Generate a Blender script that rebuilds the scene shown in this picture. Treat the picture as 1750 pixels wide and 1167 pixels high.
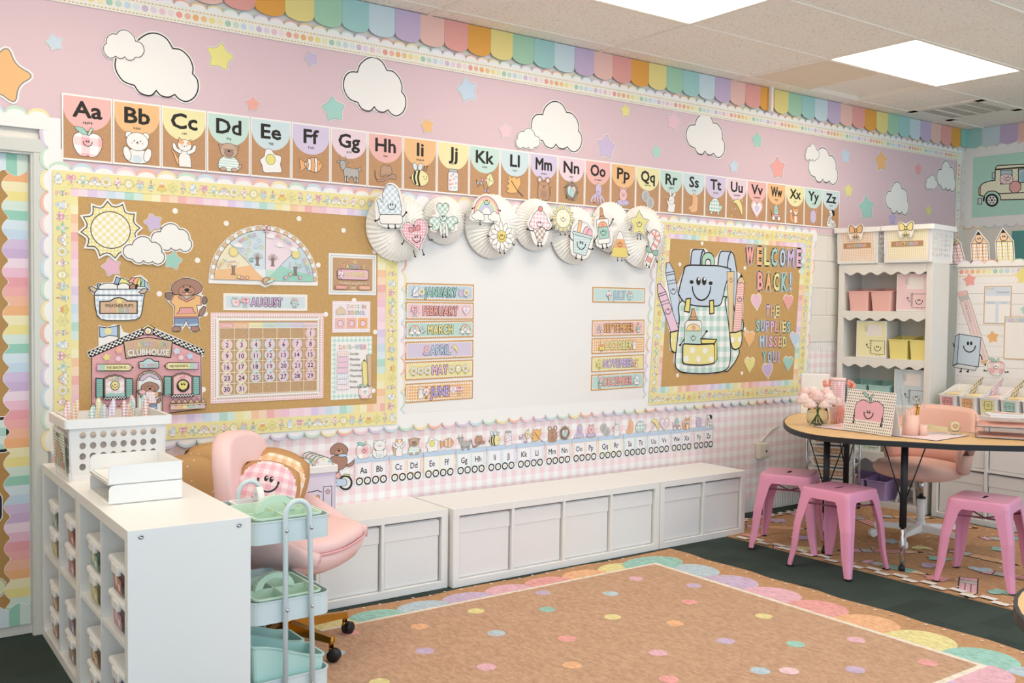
import bpy, bmesh, math, random
from math import sin, cos, pi, radians, hypot, atan2, floor
from mathutils import Vector, Matrix
from mathutils.geometry import tessellate_polygon
random.seed(7)
for o in list(bpy.data.objects): bpy.data.objects.remove(o)
S = bpy.context.scene; COL = S.collection
# ------------------------------------------------------------ camera, world, exposure
FPX, YAW, PITCH, ROLL = 1679.44, 0.62945, -0.03724, 0.01199
CAM = Vector((-4.9488, -4.6292, 1.4599))
H_CEIL, X_RIGHT = 3.014, 3.245
_f = Vector((sin(YAW)*cos(PITCH), cos(YAW)*cos(PITCH), sin(PITCH))); _r = Vector((cos(YAW), -sin(YAW), 0)); _u = _r.cross(_f)
CR = cos(ROLL)*_r + sin(ROLL)*_u; CU = -sin(ROLL)*_r + cos(ROLL)*_u; CF = _f
cd = bpy.data.cameras.new('camera'); cam = bpy.data.objects.new('camera', cd); COL.objects.link(cam)
cd.sensor_width = 36; cd.lens = FPX/1750*36; cd.clip_start = .05
cam.matrix_world = Matrix(((CR.x, CU.x, -CF.x, CAM.x), (CR.y, CU.y, -CF.y, CAM.y), (CR.z, CU.z, -CF.z, CAM.z), (0, 0, 0, 1)))
S.camera = cam
S.view_settings.view_transform = 'Standard'; S.view_settings.look = 'None'; S.view_settings.gamma = 1
S.view_settings.use_curve_mapping = False; S.view_settings.exposure = 0.40
wd = bpy.data.worlds.new('daylight'); S.world = wd; wd.use_nodes = True
bg = wd.node_tree.nodes['Background']; bg.inputs[0].default_value = (.70, .86, 1, 1); bg.inputs[1].default_value = 1.35
LIGHT_E = 6.2
# ------------------------------------------------------------ helpers: photograph point -> place
def ray(x, y): return CR*((x-875)/FPX) + CU*(-(y-583.5)/FPX) + CF
def W(x, y, Y=0.0):
    d = ray(x, y); t = (Y-CAM.y)/d.y; return (CAM.x+t*d.x, CAM.z+t*d.z)
def FL(x, y, Z=0.0):
    d = ray(x, y); t = (Z-CAM.z)/d.z; return (CAM.x+t*d.x, CAM.y+t*d.y)
def XW(x, y, X=X_RIGHT):
    d = ray(x, y); t = (X-CAM.x)/d.x; return (CAM.y+t*d.y, CAM.z+t*d.z)
def ZM(x0, y0, s, Y=0.0):                      # a magnified crop of the wall -> wall metres
    return lambda pts: [W(x0+px/s, y0+py/s, Y) for px, py in pts]
# ------------------------------------------------------------ colour and materials
def lin(c):
    if isinstance(c, str):
        c = c.lstrip('#'); c = [int(c[i:i+2], 16)/255 for i in (0, 2, 4)]
    return tuple((v/12.92 if v <= .04045 else ((v+.055)/1.055)**2.4) for v in c[:3])
MATS = {}
def mat(name, col=(.8, .8, .8), rough=.5, metal=0, noise=0, nscale=30, bump=0, trans=0, ior=1.45, emit=0, spec=.5, alpha=1, sheen=0):
    if name in MATS: return MATS[name]
    m = bpy.data.materials.new(name); m.use_nodes = True; MATS[name] = m
    nt = m.node_tree; b = nt.nodes['Principled BSDF']; c = lin(col)
    b.inputs['Base Color'].default_value = (*c, 1); b.inputs['Roughness'].default_value = rough; b.inputs['Metallic'].default_value = metal
    b.inputs['Specular IOR Level'].default_value = spec; b.inputs['IOR'].default_value = ior
    b.inputs['Transmission Weight'].default_value = trans; b.inputs['Alpha'].default_value = alpha
    if sheen: b.inputs['Sheen Weight'].default_value = sheen
    if emit: b.inputs['Emission Color'].default_value = (*c, 1); b.inputs['Emission Strength'].default_value = emit
    if noise or bump:
        tc = nt.nodes.new('ShaderNodeNewGeometry'); nz = nt.nodes.new('ShaderNodeTexNoise'); nz.inputs['Scale'].default_value = nscale; nz.inputs['Detail'].default_value = 4
        nt.links.new(tc.outputs['Position'], nz.inputs['Vector'])
        if noise:
            mx = nt.nodes.new('ShaderNodeMix'); mx.data_type = 'RGBA'
            mx.inputs[6].default_value = (*[v*(1-noise) for v in c], 1); mx.inputs[7].default_value = (*[min(1, v*(1+noise)) for v in c], 1)
            nt.links.new(nz.outputs['Fac'], mx.inputs[0]); nt.links.new(mx.outputs[2], b.inputs['Base Color'])
        if bump:
            bp = nt.nodes.new('ShaderNodeBump'); bp.inputs['Strength'].default_value = bump; bp.inputs['Distance'].default_value = .004
            nt.links.new(nz.outputs['Fac'], bp.inputs['Height']); nt.links.new(bp.outputs['Normal'], b.inputs['Normal'])
    return m
def nmath(nt, op, a, b=None, c=None):
    n = nt.nodes.new('ShaderNodeMath'); n.operation = op
    for i, v in enumerate((a, b, c)):
        if v is None: continue
        if isinstance(v, (int, float)): n.inputs[i].default_value = v
        else: nt.links.new(v, n.inputs[i])
    return n.outputs[0]
def print_mat(name, kind='flat', per=.02, rough=.55):
    """paper print: colour from the piece's own colour attribute, optional gingham / dots / kraft fibre in wall coordinates"""
    m = bpy.data.materials.new(name); m.use_nodes = True; MATS[name] = m
    nt = m.node_tree; b = nt.nodes['Principled BSDF']; b.inputs['Roughness'].default_value = rough; b.inputs['Specular IOR Level'].default_value = .3
    at = nt.nodes.new('ShaderNodeAttribute'); at.attribute_name = 'Col'; src = at.outputs['Color']
    if kind != 'flat':
        g = nt.nodes.new('ShaderNodeNewGeometry'); sp = nt.nodes.new('ShaderNodeSeparateXYZ'); nt.links.new(g.outputs['Position'], sp.inputs[0])
        u = nmath(nt, 'ADD', sp.outputs[0], sp.outputs[1]); v = sp.outputs[2]
        if kind == 'ginghamf': u = sp.outputs[0]; v = sp.outputs[1]
        if kind == 'ginghamd':
            u, v = nmath(nt, 'ADD', u, v), nmath(nt, 'SUBTRACT', u, v)
        fu = nmath(nt, 'FRACT', nmath(nt, 'DIVIDE', u, per)); fv = nmath(nt, 'FRACT', nmath(nt, 'DIVIDE', v, per))
        if kind.startswith('gingham'):
            f = nmath(nt, 'MULTIPLY', nmath(nt, 'ADD', nmath(nt, 'GREATER_THAN', fu, .5), nmath(nt, 'GREATER_THAN', fv, .5)), .5)
            f = nmath(nt, 'SUBTRACT', 1.0, f); other = (.93, .93, .92, 1)
        elif kind == 'dots':
            du = nmath(nt, 'SUBTRACT', fu, .5); dv = nmath(nt, 'SUBTRACT', fv, .5)
            d = nmath(nt, 'ADD', nmath(nt, 'MULTIPLY', du, du), nmath(nt, 'MULTIPLY', dv, dv))
            f = nmath(nt, 'LESS_THAN', d, .07); other = (.93, .93, .92, 1)
        elif kind == 'bdots':
            du = nmath(nt, 'SUBTRACT', fu, .5); dv = nmath(nt, 'SUBTRACT', fv, .5)
            d = nmath(nt, 'ADD', nmath(nt, 'MULTIPLY', du, du), nmath(nt, 'MULTIPLY', dv, dv))
            f = nmath(nt, 'LESS_THAN', d, .05); other = (.02, .02, .02, 1)
        elif kind == 'stripe':
            f = nmath(nt, 'GREATER_THAN', fv, .55); other = (.93, .93, .92, 1)
        elif kind == 'speck':
            vo = nt.nodes.new('ShaderNodeTexVoronoi'); vo.inputs['Scale'].default_value = 1/per; nt.links.new(g.outputs['Position'], vo.inputs['Vector'])
            f = nmath(nt, 'LESS_THAN', vo.outputs['Distance'], .13); other = (.9, .8, .68, 1)
        elif kind == 'kraft':
            nz = nt.nodes.new('ShaderNodeTexNoise'); nz.inputs['Scale'].default_value = 260; nz.inputs['Detail'].default_value = 5; nz.inputs['Roughness'].default_value = .75
            sc = nt.nodes.new('ShaderNodeVectorMath'); sc.operation = 'MULTIPLY'; sc.inputs[1].default_value = (1, 1, .35)
            nt.links.new(g.outputs['Position'], sc.inputs[0]); nt.links.new(sc.outputs[0], nz.inputs['Vector'])
            f = nmath(nt, 'MULTIPLY', nmath(nt, 'SUBTRACT', nz.outputs['Fac'], .35), 1.3); other = (.33, .20, .085, 1)
        mx = nt.nodes.new('ShaderNodeMix'); mx.data_type = 'RGBA'; nt.links.new(f, mx.inputs[0]); nt.links.new(src, mx.inputs[6]); mx.inputs[7].default_value = other
        mx.clamp_factor = True; src = mx.outputs[2]
    nt.links.new(src, b.inputs['Base Color']); return m
for n, k, p in [('print', 'flat', 1), ('ging6', 'gingham', .012), ('ging15', 'gingham', .024), ('ging40', 'gingham', .07), ('gingd', 'ginghamd', .034), ('gingf', 'ginghamf', .03),
                ('dots', 'dots', .016), ('dots60', 'dots', .075), ('bdots', 'bdots', .016), ('stripe', 'stripe', .012), ('speck', 'speck', .03), ('kraft', 'kraft', 1)]:
    print_mat(n, k, p)
# ------------------------------------------------------------ objects
def tag(o, label, cat, group=None, kind=None):
    if label: o['label'] = label
    if cat: o['category'] = cat
    if group: o['group'] = group
    if kind: o['kind'] = kind
    return o
def thing(name, label, cat, loc=(0, 0, 0), rz=0, group=None):
    o = bpy.data.objects.new(name, None); o.empty_display_size = .05; COL.objects.link(o); o.location = loc; o.rotation_euler = (0, 0, rz)
    return tag(o, label, cat, group)
def link(name, me, parent=None, loc=None, rot=None):
    o = bpy.data.objects.new(name, me); COL.objects.link(o)
    if parent is not None: o.parent = parent
    if loc is not None: o.location = loc
    if rot is not None: o.rotation_euler = rot
    return o
def copy_tree(o, parent=None):
    c = o.copy(); COL.objects.link(c)
    if parent is not None: c.parent = parent
    for ch in o.children: copy_tree(ch, c)
    return c
class MB:
    """collects solid shapes, builds ONE mesh object"""
    def __init__(s): s.bm = bmesh.new(); s.sm = False
    def box(s, x0, x1, y0, y1, z0, z1, bev=0, seg=2):
        r = bmesh.ops.create_cube(s.bm, size=1); vs = r['verts']
        for v in vs: v.co = Vector(((x0+x1)/2+v.co.x*(x1-x0), (y0+y1)/2+v.co.y*(y1-y0), (z0+z1)/2+v.co.z*(z1-z0)))
        if bev:
            es = list({e for v in vs for e in v.link_edges})
            bmesh.ops.bevel(s.bm, geom=es, offset=bev, segments=seg, affect='EDGES', profile=.5)
        return s
    def tube(s, pts, r, n=10, closed=False, caps=True):
        pts = [Vector(p) for p in pts]; m = len(pts); rings = []; prev = None
        for i, p in enumerate(pts):
            if closed: t = pts[(i+1) % m]-pts[i-1]
            else: t = (pts[min(i+1, m-1)]-pts[max(i-1, 0)])
            t.normalize()
            if prev is None:
                a = Vector((0, 0, 1)) if abs(t.z) < .9 else Vector((1, 0, 0)); a = (a-t*a.dot(t)).normalized()
            else: a = (prev-t*prev.dot(t)).normalized()
            prev = a; b = t.cross(a); rr = r[i] if isinstance(r, (list, tuple)) else r
            rings.append([s.bm.verts.new(p+(a*cos(k*2*pi/n)+b*sin(k*2*pi/n))*rr) for k in range(n)])
        for i in range(m if closed else m-1):
            A, B = rings[i], rings[(i+1) % m]
            for k in range(n):
                f = s.bm.faces.new((A[k], A[(k+1) % n], B[(k+1) % n], B[k])); f.smooth = True
        if caps and not closed: s.bm.faces.new(rings[0][::-1]); s.bm.faces.new(rings[-1])
        return s
    def lathe(s, prof, c=(0, 0, 0), n=24, sx=1, sy=1):
        rings = []
        for r, z in prof: rings.append([s.bm.verts.new((c[0]+sx*max(r, 1e-4)*cos(k*2*pi/n), c[1]+sy*max(r, 1e-4)*sin(k*2*pi/n), c[2]+z)) for k in range(n)])
        for A, B in zip(rings, rings[1:]):
            for k in range(n):
                f = s.bm.faces.new((A[k], A[(k+1) % n], B[(k+1) % n], B[k])); f.smooth = True
        return s
    def loft(s, rings, smooth=True, cap0=True, cap1=True):
        R = [[s.bm.verts.new(p) for p in r] for r in rings]; n = len(R[0])
        for A, B in zip(R, R[1:]):
            for k in range(n):
                f = s.bm.faces.new((A[k], A[(k+1) % n], B[(k+1) % n], B[k])); f.smooth = smooth
        if cap0: s.bm.faces.new(R[0][::-1])
        if cap1: s.bm.faces.new(R[-1])
        return s
    def prism(s, pts, z0, z1, fr=None):
        """polygon pts in (u,v) extruded along n from z0 to z1; fr maps (u,v,n)->xyz"""
        fr = fr or (lambda u, v, n: (u, v, n)); tri = tess(pts)
        A = [s.bm.verts.new(fr(u, v, z0)) for u, v in pts]; B = [s.bm.verts.new(fr(u, v, z1)) for u, v in pts]; n = len(pts)
        for t in tri:
            for vs in ([B[i] for i in t], [A[i] for i in t][::-1]):
                try: s.bm.faces.new(vs)
                except ValueError: pass
        for k in range(n): s.bm.faces.new((A[k], A[(k+1) % n], B[(k+1) % n], B[k]))
        return s
    def build(s, name, m, parent=None, loc=None, rot=None, smooth=False, mod=None):
        bmesh.ops.recalc_face_normals(s.bm, faces=s.bm.faces)
        me = bpy.data.meshes.new(name)
        if smooth:
            for f in s.bm.faces: f.smooth = True
        s.bm.to_mesh(me); s.bm.free(); me.materials.append(MATS[m] if isinstance(m, str) else m)
        return link(name, me, parent, loc, rot)
def tess(pts):
    return [tuple(t) for t in tessellate_polygon([[Vector((p[0], p[1], 0)) for p in pts]])]
def area2(p): return sum(p[i-1][0]*p[i][1]-p[i][0]*p[i-1][1] for i in range(len(p)))
def ccw(p): return list(p) if area2(p) > 0 else list(p)[::-1]
def clean(p, eps=1e-5):
    q = []
    for a in p:
        if not q or hypot(a[0]-q[-1][0], a[1]-q[-1][1]) > eps: q.append(a)
    while len(q) > 3 and hypot(q[0][0]-q[-1][0], q[0][1]-q[-1][1]) <= eps: q.pop()
    return q
def off(p, d):
    """polygon pushed outwards by d (mitre limited)"""
    p = ccw(clean(p)); n = len(p); q = []
    for i in range(n):
        a, b, c = p[i-1], p[i], p[(i+1) % n]
        e1 = (b[0]-a[0], b[1]-a[1]); e2 = (c[0]-b[0], c[1]-b[1]); l1 = hypot(*e1) or 1; l2 = hypot(*e2) or 1
        n1 = (e1[1]/l1, -e1[0]/l1); n2 = (e2[1]/l2, -e2[0]/l2); m = (n1[0]+n2[0], n1[1]+n2[1]); k = 1+n1[0]*n2[0]+n1[1]*n2[1]
        k = max(k, .55); q.append((b[0]+m[0]/k*d, b[1]+m[1]/k*d))
    return q
def spl(p, n=5, closed=True):
    """Catmull-Rom through points"""
    m = len(p); out = []
    for i in range(m if closed else m-1):
        if closed: a, b, c, d = p[i-1], p[i], p[(i+1) % m], p[(i+2) % m]
        else: a, b, c, d = p[max(i-1, 0)], p[i], p[i+1], p[min(i+2, m-1)]
        for k in range(n):
            t = k/n; t2 = t*t; t3 = t2*t
            out.append(tuple(.5*(2*b[j]+(c[j]-a[j])*t+(2*a[j]-5*b[j]+4*c[j]-d[j])*t2+(3*b[j]-a[j]-3*c[j]+d[j])*t3) for j in range(len(b))))
    if not closed: out.append(tuple(p[-1]))
    return out
def ell(cx, cy, rx, ry=None, n=20, a0=0, a1=2*pi, rot=0):
    ry = rx if ry is None else ry; full = abs(a1-a0-2*pi) < 1e-6; m = n if full else n+1; o = []
    for k in range(m):
        a = a0+(a1-a0)*k/n; x, y = rx*cos(a), ry*sin(a); o.append((cx+x*cos(rot)-y*sin(rot), cy+x*sin(rot)+y*cos(rot)))
    return o
def rect(x0, y0, x1, y1): return [(x0, y0), (x1, y0), (x1, y1), (x0, y1)]
def rrect(x0, y0, x1, y1, r, n=4):
    o = []
    for cx, cy, a in ((x1-r, y1-r, 0), (x0+r, y1-r, pi/2), (x0+r, y0+r, pi), (x1-r, y0+r, 1.5*pi)):
        o += [(cx+r*cos(a+pi/2*k/n), cy+r*sin(a+pi/2*k/n)) for k in range(n+1)]
    return o
def starp(cx, cy, R, rot=0, k=.56, n=5, rnd=True):
    p = []
    for i in range(2*n):
        a = pi/2+rot+i*pi/n; r = R if i % 2 == 0 else R*k; p.append((cx+r*cos(a), cy+r*sin(a)))
    if not rnd: return p
    for _ in range(2):
        p = [q for i in range(len(p)) for q in ((p[i][0]*.78+p[(i+1) % len(p)][0]*.22, p[i][1]*.78+p[(i+1) % len(p)][1]*.22), (p[i][0]*.22+p[(i+1) % len(p)][0]*.78, p[i][1]*.22+p[(i+1) % len(p)][1]*.78))]
    return [(cx+(x-cx)*1.12, cy+(y-cy)*1.12) for x, y in p]
def heartp(cx, cy, w, h, rot=0, n=26):
    o = []
    for k in range(n):
        t = 2*pi*k/n; x = 16*sin(t)**3/16*w/2; y = ((13*cos(t)-5*cos(2*t)-2*cos(3*t)-cos(4*t))+2.5)/14.5*h/2
        o.append((cx+x*cos(rot)-y*sin(rot), cy+x*sin(rot)+y*cos(rot)))
    return o
def sunp(cx, cy, R, k=.8, n=12, rot=0):
    o = []
    for i in range(n):
        a = rot+2*pi*i/n; b = a+pi/n
        o += [(cx+R*cos(a), cy+R*sin(a)), (cx+R*.88*cos(a+.13), cy+R*.88*sin(a+.13)), (cx+R*k*cos(b-.1), cy+R*k*sin(b-.1)), (cx+R*k*cos(b+.1), cy+R*k*sin(b+.1)), (cx+R*.88*cos(a+2*pi/n-.13), cy+R*.88*sin(a+2*pi/n-.13))]
    return o
def cloudp(x0, y0, w, h, kind=0):
    """cloud outline: bumps meeting in cusps, unit box scaled to w,h, lower left at x0,y0"""
    C = [[(.225, .143), (.09, .19), (.005, .36), (.02, .55), (.1, .66), (.218, .683)], [(.218, .683), (.26, .83), (.38, .965), (.5, .996), (.61, .94), (.686, .804)], [(.686, .804), (.79, .80), (.89, .70), (.935, .56), (.93, .457)],
         [(.93, .457), (.99, .37), (1, .22), (.95, .08), (.855, 0), (.77, .02), (.71, .087)], [(.71, .087), (.65, .04), (.594, .03), (.53, .05), (.486, .109)], [(.486, .109), (.43, .03), (.363, .015), (.28, .05), (.225, .143)]]
    if kind == 1: C = [[(1-x, y) for x, y in c[::-1]] for c in C[::-1]]
    return [(x0+x*w, y0+y*h) for c in C for x, y in spl(c, 4, False)[:-1]]
# ------------------------------------------------------------ flat printed paper
INK = '#2b2724'; WHITE = '#f1efec'
def ink(c):
    l = lin(c); return l if max(l) < .14 else tuple(v*.83+.17*w for v, w in zip(l, (.88, .85, .82)))
FONT = {}
def glyphs(s, off_=0.0):
    """filled outline of a text in em units: (verts, faces, x0, x1, y0, y1)"""
    k = (s, off_)
    if k in FONT: return FONT[k]
    cu = bpy.data.curves.new('t', 'FONT'); cu.body = s; cu.size = 1; cu.resolution_u = 2; cu.offset = off_; cu.fill_mode = 'FRONT'
    ob = bpy.data.objects.new('t', cu); me = bpy.data.meshes.new_from_object(ob)
    v = [(q.co.x, q.co.y) for q in me.vertices]; f = [tuple(p.vertices) for p in me.polygons]
    bpy.data.objects.remove(ob); bpy.data.curves.remove(cu); bpy.data.meshes.remove(me)
    xs = [q[0] for q in v] or [0]; ys = [q[1] for q in v] or [0]
    FONT[k] = (v, f, min(xs), max(xs), min(ys), max(ys)); return FONT[k]
class Art:
    """flat print in sheet coordinates; colours per face; every stroke a hair above the last"""
    def __init__(s, step=.00005): s.v = []; s.f = []; s.c = []; s.m = []; s.z = 0; s.step = step; s.ms = []
    def _mi(s, m):
        if m not in s.ms: s.ms.append(m)
        return s.ms.index(m)
    def poly(s, pts, col, m='print', up=True):
        pts = clean(pts)
        if len(pts) < 3: return s
        if up: s.z += s.step
        b = len(s.v); s.v += [(p[0], p[1], s.z) for p in pts]; c = ink(col); mi = s._mi(m)
        for t in tess(pts):
            a, q, d = (pts[i] for i in t)
            if (q[0]-a[0])*(d[1]-a[1])-(q[1]-a[1])*(d[0]-a[0]) < 0: t = t[::-1]
            s.f.append(tuple(b+i for i in t)); s.c.append(c); s.m.append(mi)
        return s
    def line(s, pts, w, col=INK, closed=False):
        pts = clean(pts)
        if closed: return s.ring(pts, w, col)
        n = len(pts); L = []; Rr = []
        if n < 2: return s
        for i in range(n):
            a, b = pts[max(i-1, 0)], pts[min(i+1, n-1)]; dx, dy = b[0]-a[0], b[1]-a[1]; l = hypot(dx, dy) or 1
            nx, ny = -dy/l*w/2, dx/l*w/2; L.append((pts[i][0]+nx, pts[i][1]+ny)); Rr.append((pts[i][0]-nx, pts[i][1]-ny))
        s.z += s.step; b = len(s.v); s.v += [(*p, s.z) for p in L+Rr]; c = ink(col); mi = s._mi('print')
        for i in range(n-1): s.f.append((b+n+i, b+n+i+1, b+i+1, b+i)); s.c.append(c); s.m.append(mi)
        return s
    def ring(s, pts, w, col=INK):
        a = off(pts, w/2); q = off(pts, -w/2); n = len(a)
        if len(q) != n: return s
        s.z += s.step; b = len(s.v); s.v += [(*p, s.z) for p in a+q]; c = ink(col); mi = s._mi('print')
        for i in range(n):
            j = (i+1) % n; s.f.append((b+i, b+j, b+n+j, b+n+i)); s.c.append(c); s.m.append(mi)
        return s
    def blob(s, pts, col, ol=0, olc=INK, m='print'):
        s.poly(pts, col, m)
        if ol: s.ring(pts, ol, olc)
        return s
    def circ(s, x, y, r, col, n=14, ol=0, m='print'): return s.blob(ell(x, y, r, r, n), col, ol, INK, m)
    def text(s, t, cx, cy, h, col=INK, bold=.0, w=None, al='c', ol=0, olc=INK, rot=0, capref=True):
        """h = cap height in metres"""
        if ol: s._text(t, cx, cy, h, olc, bold+ol, w, al, rot)
        return s._text(t, cx, cy, h, col, bold, w, al, rot)
    def _text(s, t, cx, cy, h, col, bold, w, al, rot):
        v, f, x0, x1, y0, y1 = glyphs(t, 0); _, _, _, _, a0, a1 = glyphs('H', 0)
        if not f: return s
        X0, X1 = x0, x1; ns = 1 if bold*h < .00012 else (6 if h < .03 else 10)
        k = h/(a1-a0); kx = k if w is None else w/max(X1-X0, 1e-6); mx = (X0+X1)/2 if al == 'c' else (X0 if al == 'l' else X1); my = (a0+a1)/2
        s.z += s.step; cr, sr = cos(rot), sin(rot); c = ink(col); mi = s._mi('print'); rb = bold*k
        for e in range(ns):                             # a heavier weight: the glyph repeated round a small circle
            dx, dy = (rb*cos(2*pi*e/ns), rb*sin(2*pi*e/ns)) if ns > 1 else (0, 0); b = len(s.v); s.z += .00002 if e else 0
            for q in v:
                x, y = (q[0]-mx)*kx+dx, (q[1]-my)*k+dy; s.v.append((cx+x*cr-y*sr, cy+x*sr+y*cr, s.z))
            for q in f: s.f.append(tuple(b+i for i in q)); s.c.append(c); s.m.append(mi)
        return s
    def word(s, t, cx, cy, h, cols, w, bold=.02, ol=0, olc=INK, gap=.14, arc=0):
        """letters one by one in turning colours, total width w"""
        ws = [(glyphs(ch)[3]-glyphs(ch)[2]) if ch != ' ' else .3 for ch in t]; tot = sum(ws)+gap*(len(t)-1); k = w/tot; x = cx-w/2
        for i, ch in enumerate(t):
            if ch != ' ':
                xc = x+ws[i]*k/2; u = (xc-cx)/(w/2)
                s.text(ch, xc, cy-arc*u*u, h, cols[i % len(cols)], bold, ws[i]*k, ol=ol, olc=olc, rot=-2*arc*u/(w/2) if arc else 0)
            x += (ws[i]+gap)*k
        return s
    def add(s, o, fn=None):
        """merge another Art through a mapping fn(u,v)->(u,v)"""
        b = len(s.v); z0 = s.z+s.step
        for x, y, z in o.v:
            q = fn(x, y) if fn else (x, y); s.v.append((q[0], q[1], z0+z))
        mm = [s._mi(m) for m in o.ms]
        for f, c, m in zip(o.f, o.c, o.m): s.f.append(tuple(b+i for i in f)); s.c.append(c); s.m.append(mm[m])
        s.z = z0+o.z; return s
def FRAME_B(Y=0.0): return lambda u, v, n: (u, Y-n, v)            # on the back wall, n out of the wall
def FRAME_X(X): return lambda u, v, n: (X-n, -u, v)               # on a wall facing -X; u = -Y (to the right when facing it)
def FRAME(o, U, V):
    o, U, V = Vector(o), Vector(U).normalized(), Vector(V).normalized(); N = U.cross(V)
    return lambda u, v, n: tuple(o+U*u+V*v+N*n)
def sheet(name, outline, art=None, fr=None, n0=.001, th=.0015, col=WHITE, parent=None, m='print', edge=None):
    """a piece of paper or card: extruded outline with its print on the front; ONE mesh"""
    fr = fr or FRAME_B(); out = ccw(clean(outline)); a = Art()
    tr = tess(out); n = len(out); V = [fr(u, v, n0) for u, v in out]+[fr(u, v, n0+th) for u, v in out]
    F = []; C = []; Mi = []; base = lin(col); ec = lin(edge) if edge else base; mats = [m]
    for t in tr:
        p, q, d = (out[i] for i in t)
        if (q[0]-p[0])*(d[1]-p[1])-(q[1]-p[1])*(d[0]-p[0]) < 0: t = t[::-1]
        F.append(tuple(n+i for i in t)); C.append(base); Mi.append(0); F.append(tuple(i for i in t[::-1])); C.append(base); Mi.append(0)
    for k in range(n): F.append((k, (k+1) % n, n+(k+1) % n, n+k)); C.append(ec); Mi.append(0)
    if art:
        b = len(V); V += [fr(x, y, n0+th+z) for x, y, z in art.v]; mm = []
        for k in art.ms:
            if k not in mats: mats.append(k)
            mm.append(mats.index(k))
        for f, c, k in zip(art.f, art.c, art.m): F.append(tuple(b+i for i in f)); C.append(c); Mi.append(mm[k])
    me = bpy.data.meshes.new(name); me.from_pydata(V, [], F)
    for k in mats: me.materials.append(MATS[k])
    me.polygons.foreach_set('material_index', Mi)
    ca = me.color_attributes.new('Col', 'FLOAT_COLOR', 'CORNER'); buf = []
    for f, c in zip(F, C): buf += [c[0], c[1], c[2], 1.0]*len(f)
    ca.data.foreach_set('color', buf); me.update()
    return link(name, me, parent)
def art_obj(name, art, fr, n0=0, parent=None):
    """only the print (for print on the face of a solid part)"""
    V = [fr(x, y, n0+z) for x, y, z in art.v]; me = bpy.data.meshes.new(name); me.from_pydata(V, [], art.f)
    for k in art.ms: me.materials.append(MATS[k])
    me.polygons.foreach_set('material_index', art.m)
    ca = me.color_attributes.new('Col', 'FLOAT_COLOR', 'CORNER'); buf = []
    for f, c in zip(art.f, art.c): buf += [c[0], c[1], c[2], 1.0]*len(f)
    ca.data.foreach_set('color', buf); me.update(); return link(name, me, parent)
def face(a, x, y, s, w=None, dx=0):
    """two eyes and a smile, s = smile width"""
    w = w or s*.09
    for k in (-1, 1):
        a.poly(ell(x+dx+k*s*.13, y+s*.17, s*.105, s*.15, 10), INK); a.poly(ell(x+dx+k*s*.13+s*.03, y+s*.22, s*.035, s*.05, 6), '#ffffff')
    a.line(ell(x, y+s*.06, s*.5, s*.52, 12, pi, 2*pi), w); 
    for k in (-1, 1): a.poly(ell(x+k*s*.5, y+s*.09, s*.07, s*.06, 6), INK)
    return a
# ============================================================ STRUCTURE
DEEP = -5.05; LEFTX = -7.0
mat('wall_paint', '#e9e4da', .7, noise=.02, nscale=3); mat('carpet', '#2f3c37', .95, noise=.75, nscale=190, bump=.6); mat('tee', '#f5ebdd', .5)
mat('door_paint', '#d5d6d0', .45); mat('white_lam', '#f0efec', .38, noise=.012, nscale=2); mat('cream_lam', '#e9e6df', .42)
mat('black', '#17181a', .45); mat('chrome', '#c9cacc', .22, metal=1); mat('gold', '#b98a3c', .25, metal=1); mat('dark_gap', '#3a3b3e', .9)
mat('white_plastic', '#f3f2f0', .32); mat('fabric_white', '#ecebea', .9, noise=.02, nscale=150, bump=.15)
def ceiling_tile_mat():
    m = mat('acoustic_tile', '#e2d5c5', .9); nt = m.node_tree; b = nt.nodes['Principled BSDF']
    g = nt.nodes.new('ShaderNodeNewGeometry'); v = nt.nodes.new('ShaderNodeTexNoise'); v.inputs['Scale'].default_value = 75; v.inputs['Detail'].default_value = 3
    nt.links.new(g.outputs['Position'], v.inputs['Vector']); r = nt.nodes.new('ShaderNodeValToRGB'); r.color_ramp.elements[0].position = .34; r.color_ramp.elements[1].position = .43
    r.color_ramp.elements[0].color = (*lin('#e2d5c4'), 1); r.color_ramp.elements[1].color = (*lin('#faf2e6'), 1)
    nt.links.new(v.outputs['Fac'], r.inputs[0]); nt.links.new(r.outputs[0], b.inputs['Base Color'])
    bp = nt.nodes.new('ShaderNodeBump'); bp.inputs['Strength'].default_value = .4; bp.inputs['Distance'].default_value = .004; nt.links.new(v.outputs['Fac'], bp.inputs['Height']); nt.links.new(bp.outputs['Normal'], b.inputs['Normal'])
ceiling_tile_mat()
def carpet_tiles():
    m = MATS['carpet']; nt = m.node_tree; b = nt.nodes['Principled BSDF']; src = b.inputs['Base Color'].links[0].from_socket
    g = nt.nodes.new('ShaderNodeNewGeometry'); br = nt.nodes.new('ShaderNodeTexBrick'); br.inputs['Scale'].default_value = 2.0; br.offset = .5
    br.inputs['Color1'].default_value = (.72, .72, .72, 1); br.inputs['Color2'].default_value = (1.25, 1.3, 1.25, 1); br.inputs['Mortar'].default_value = (.9, .9, .9, 1); br.inputs['Mortar Size'].default_value = .004
    nt.links.new(g.outputs['Position'], br.inputs['Vector']); mx = nt.nodes.new('ShaderNodeMix'); mx.data_type = 'RGBA'; mx.blend_type = 'MULTIPLY'; mx.inputs[0].default_value = .8
    nt.links.new(src, mx.inputs[6]); nt.links.new(br.outputs['Color'], mx.inputs[7]); nt.links.new(mx.outputs[2], b.inputs['Base Color'])
carpet_tiles()
def struct(o): o['kind'] = 'structure'; return o
struct(MB().box(LEFTX, X_RIGHT+.15, DEEP, .15, -.12, 0).build('floor', 'carpet'))
DX0, DX1, DZ = -5.04, -4.122, 2.088
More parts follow.
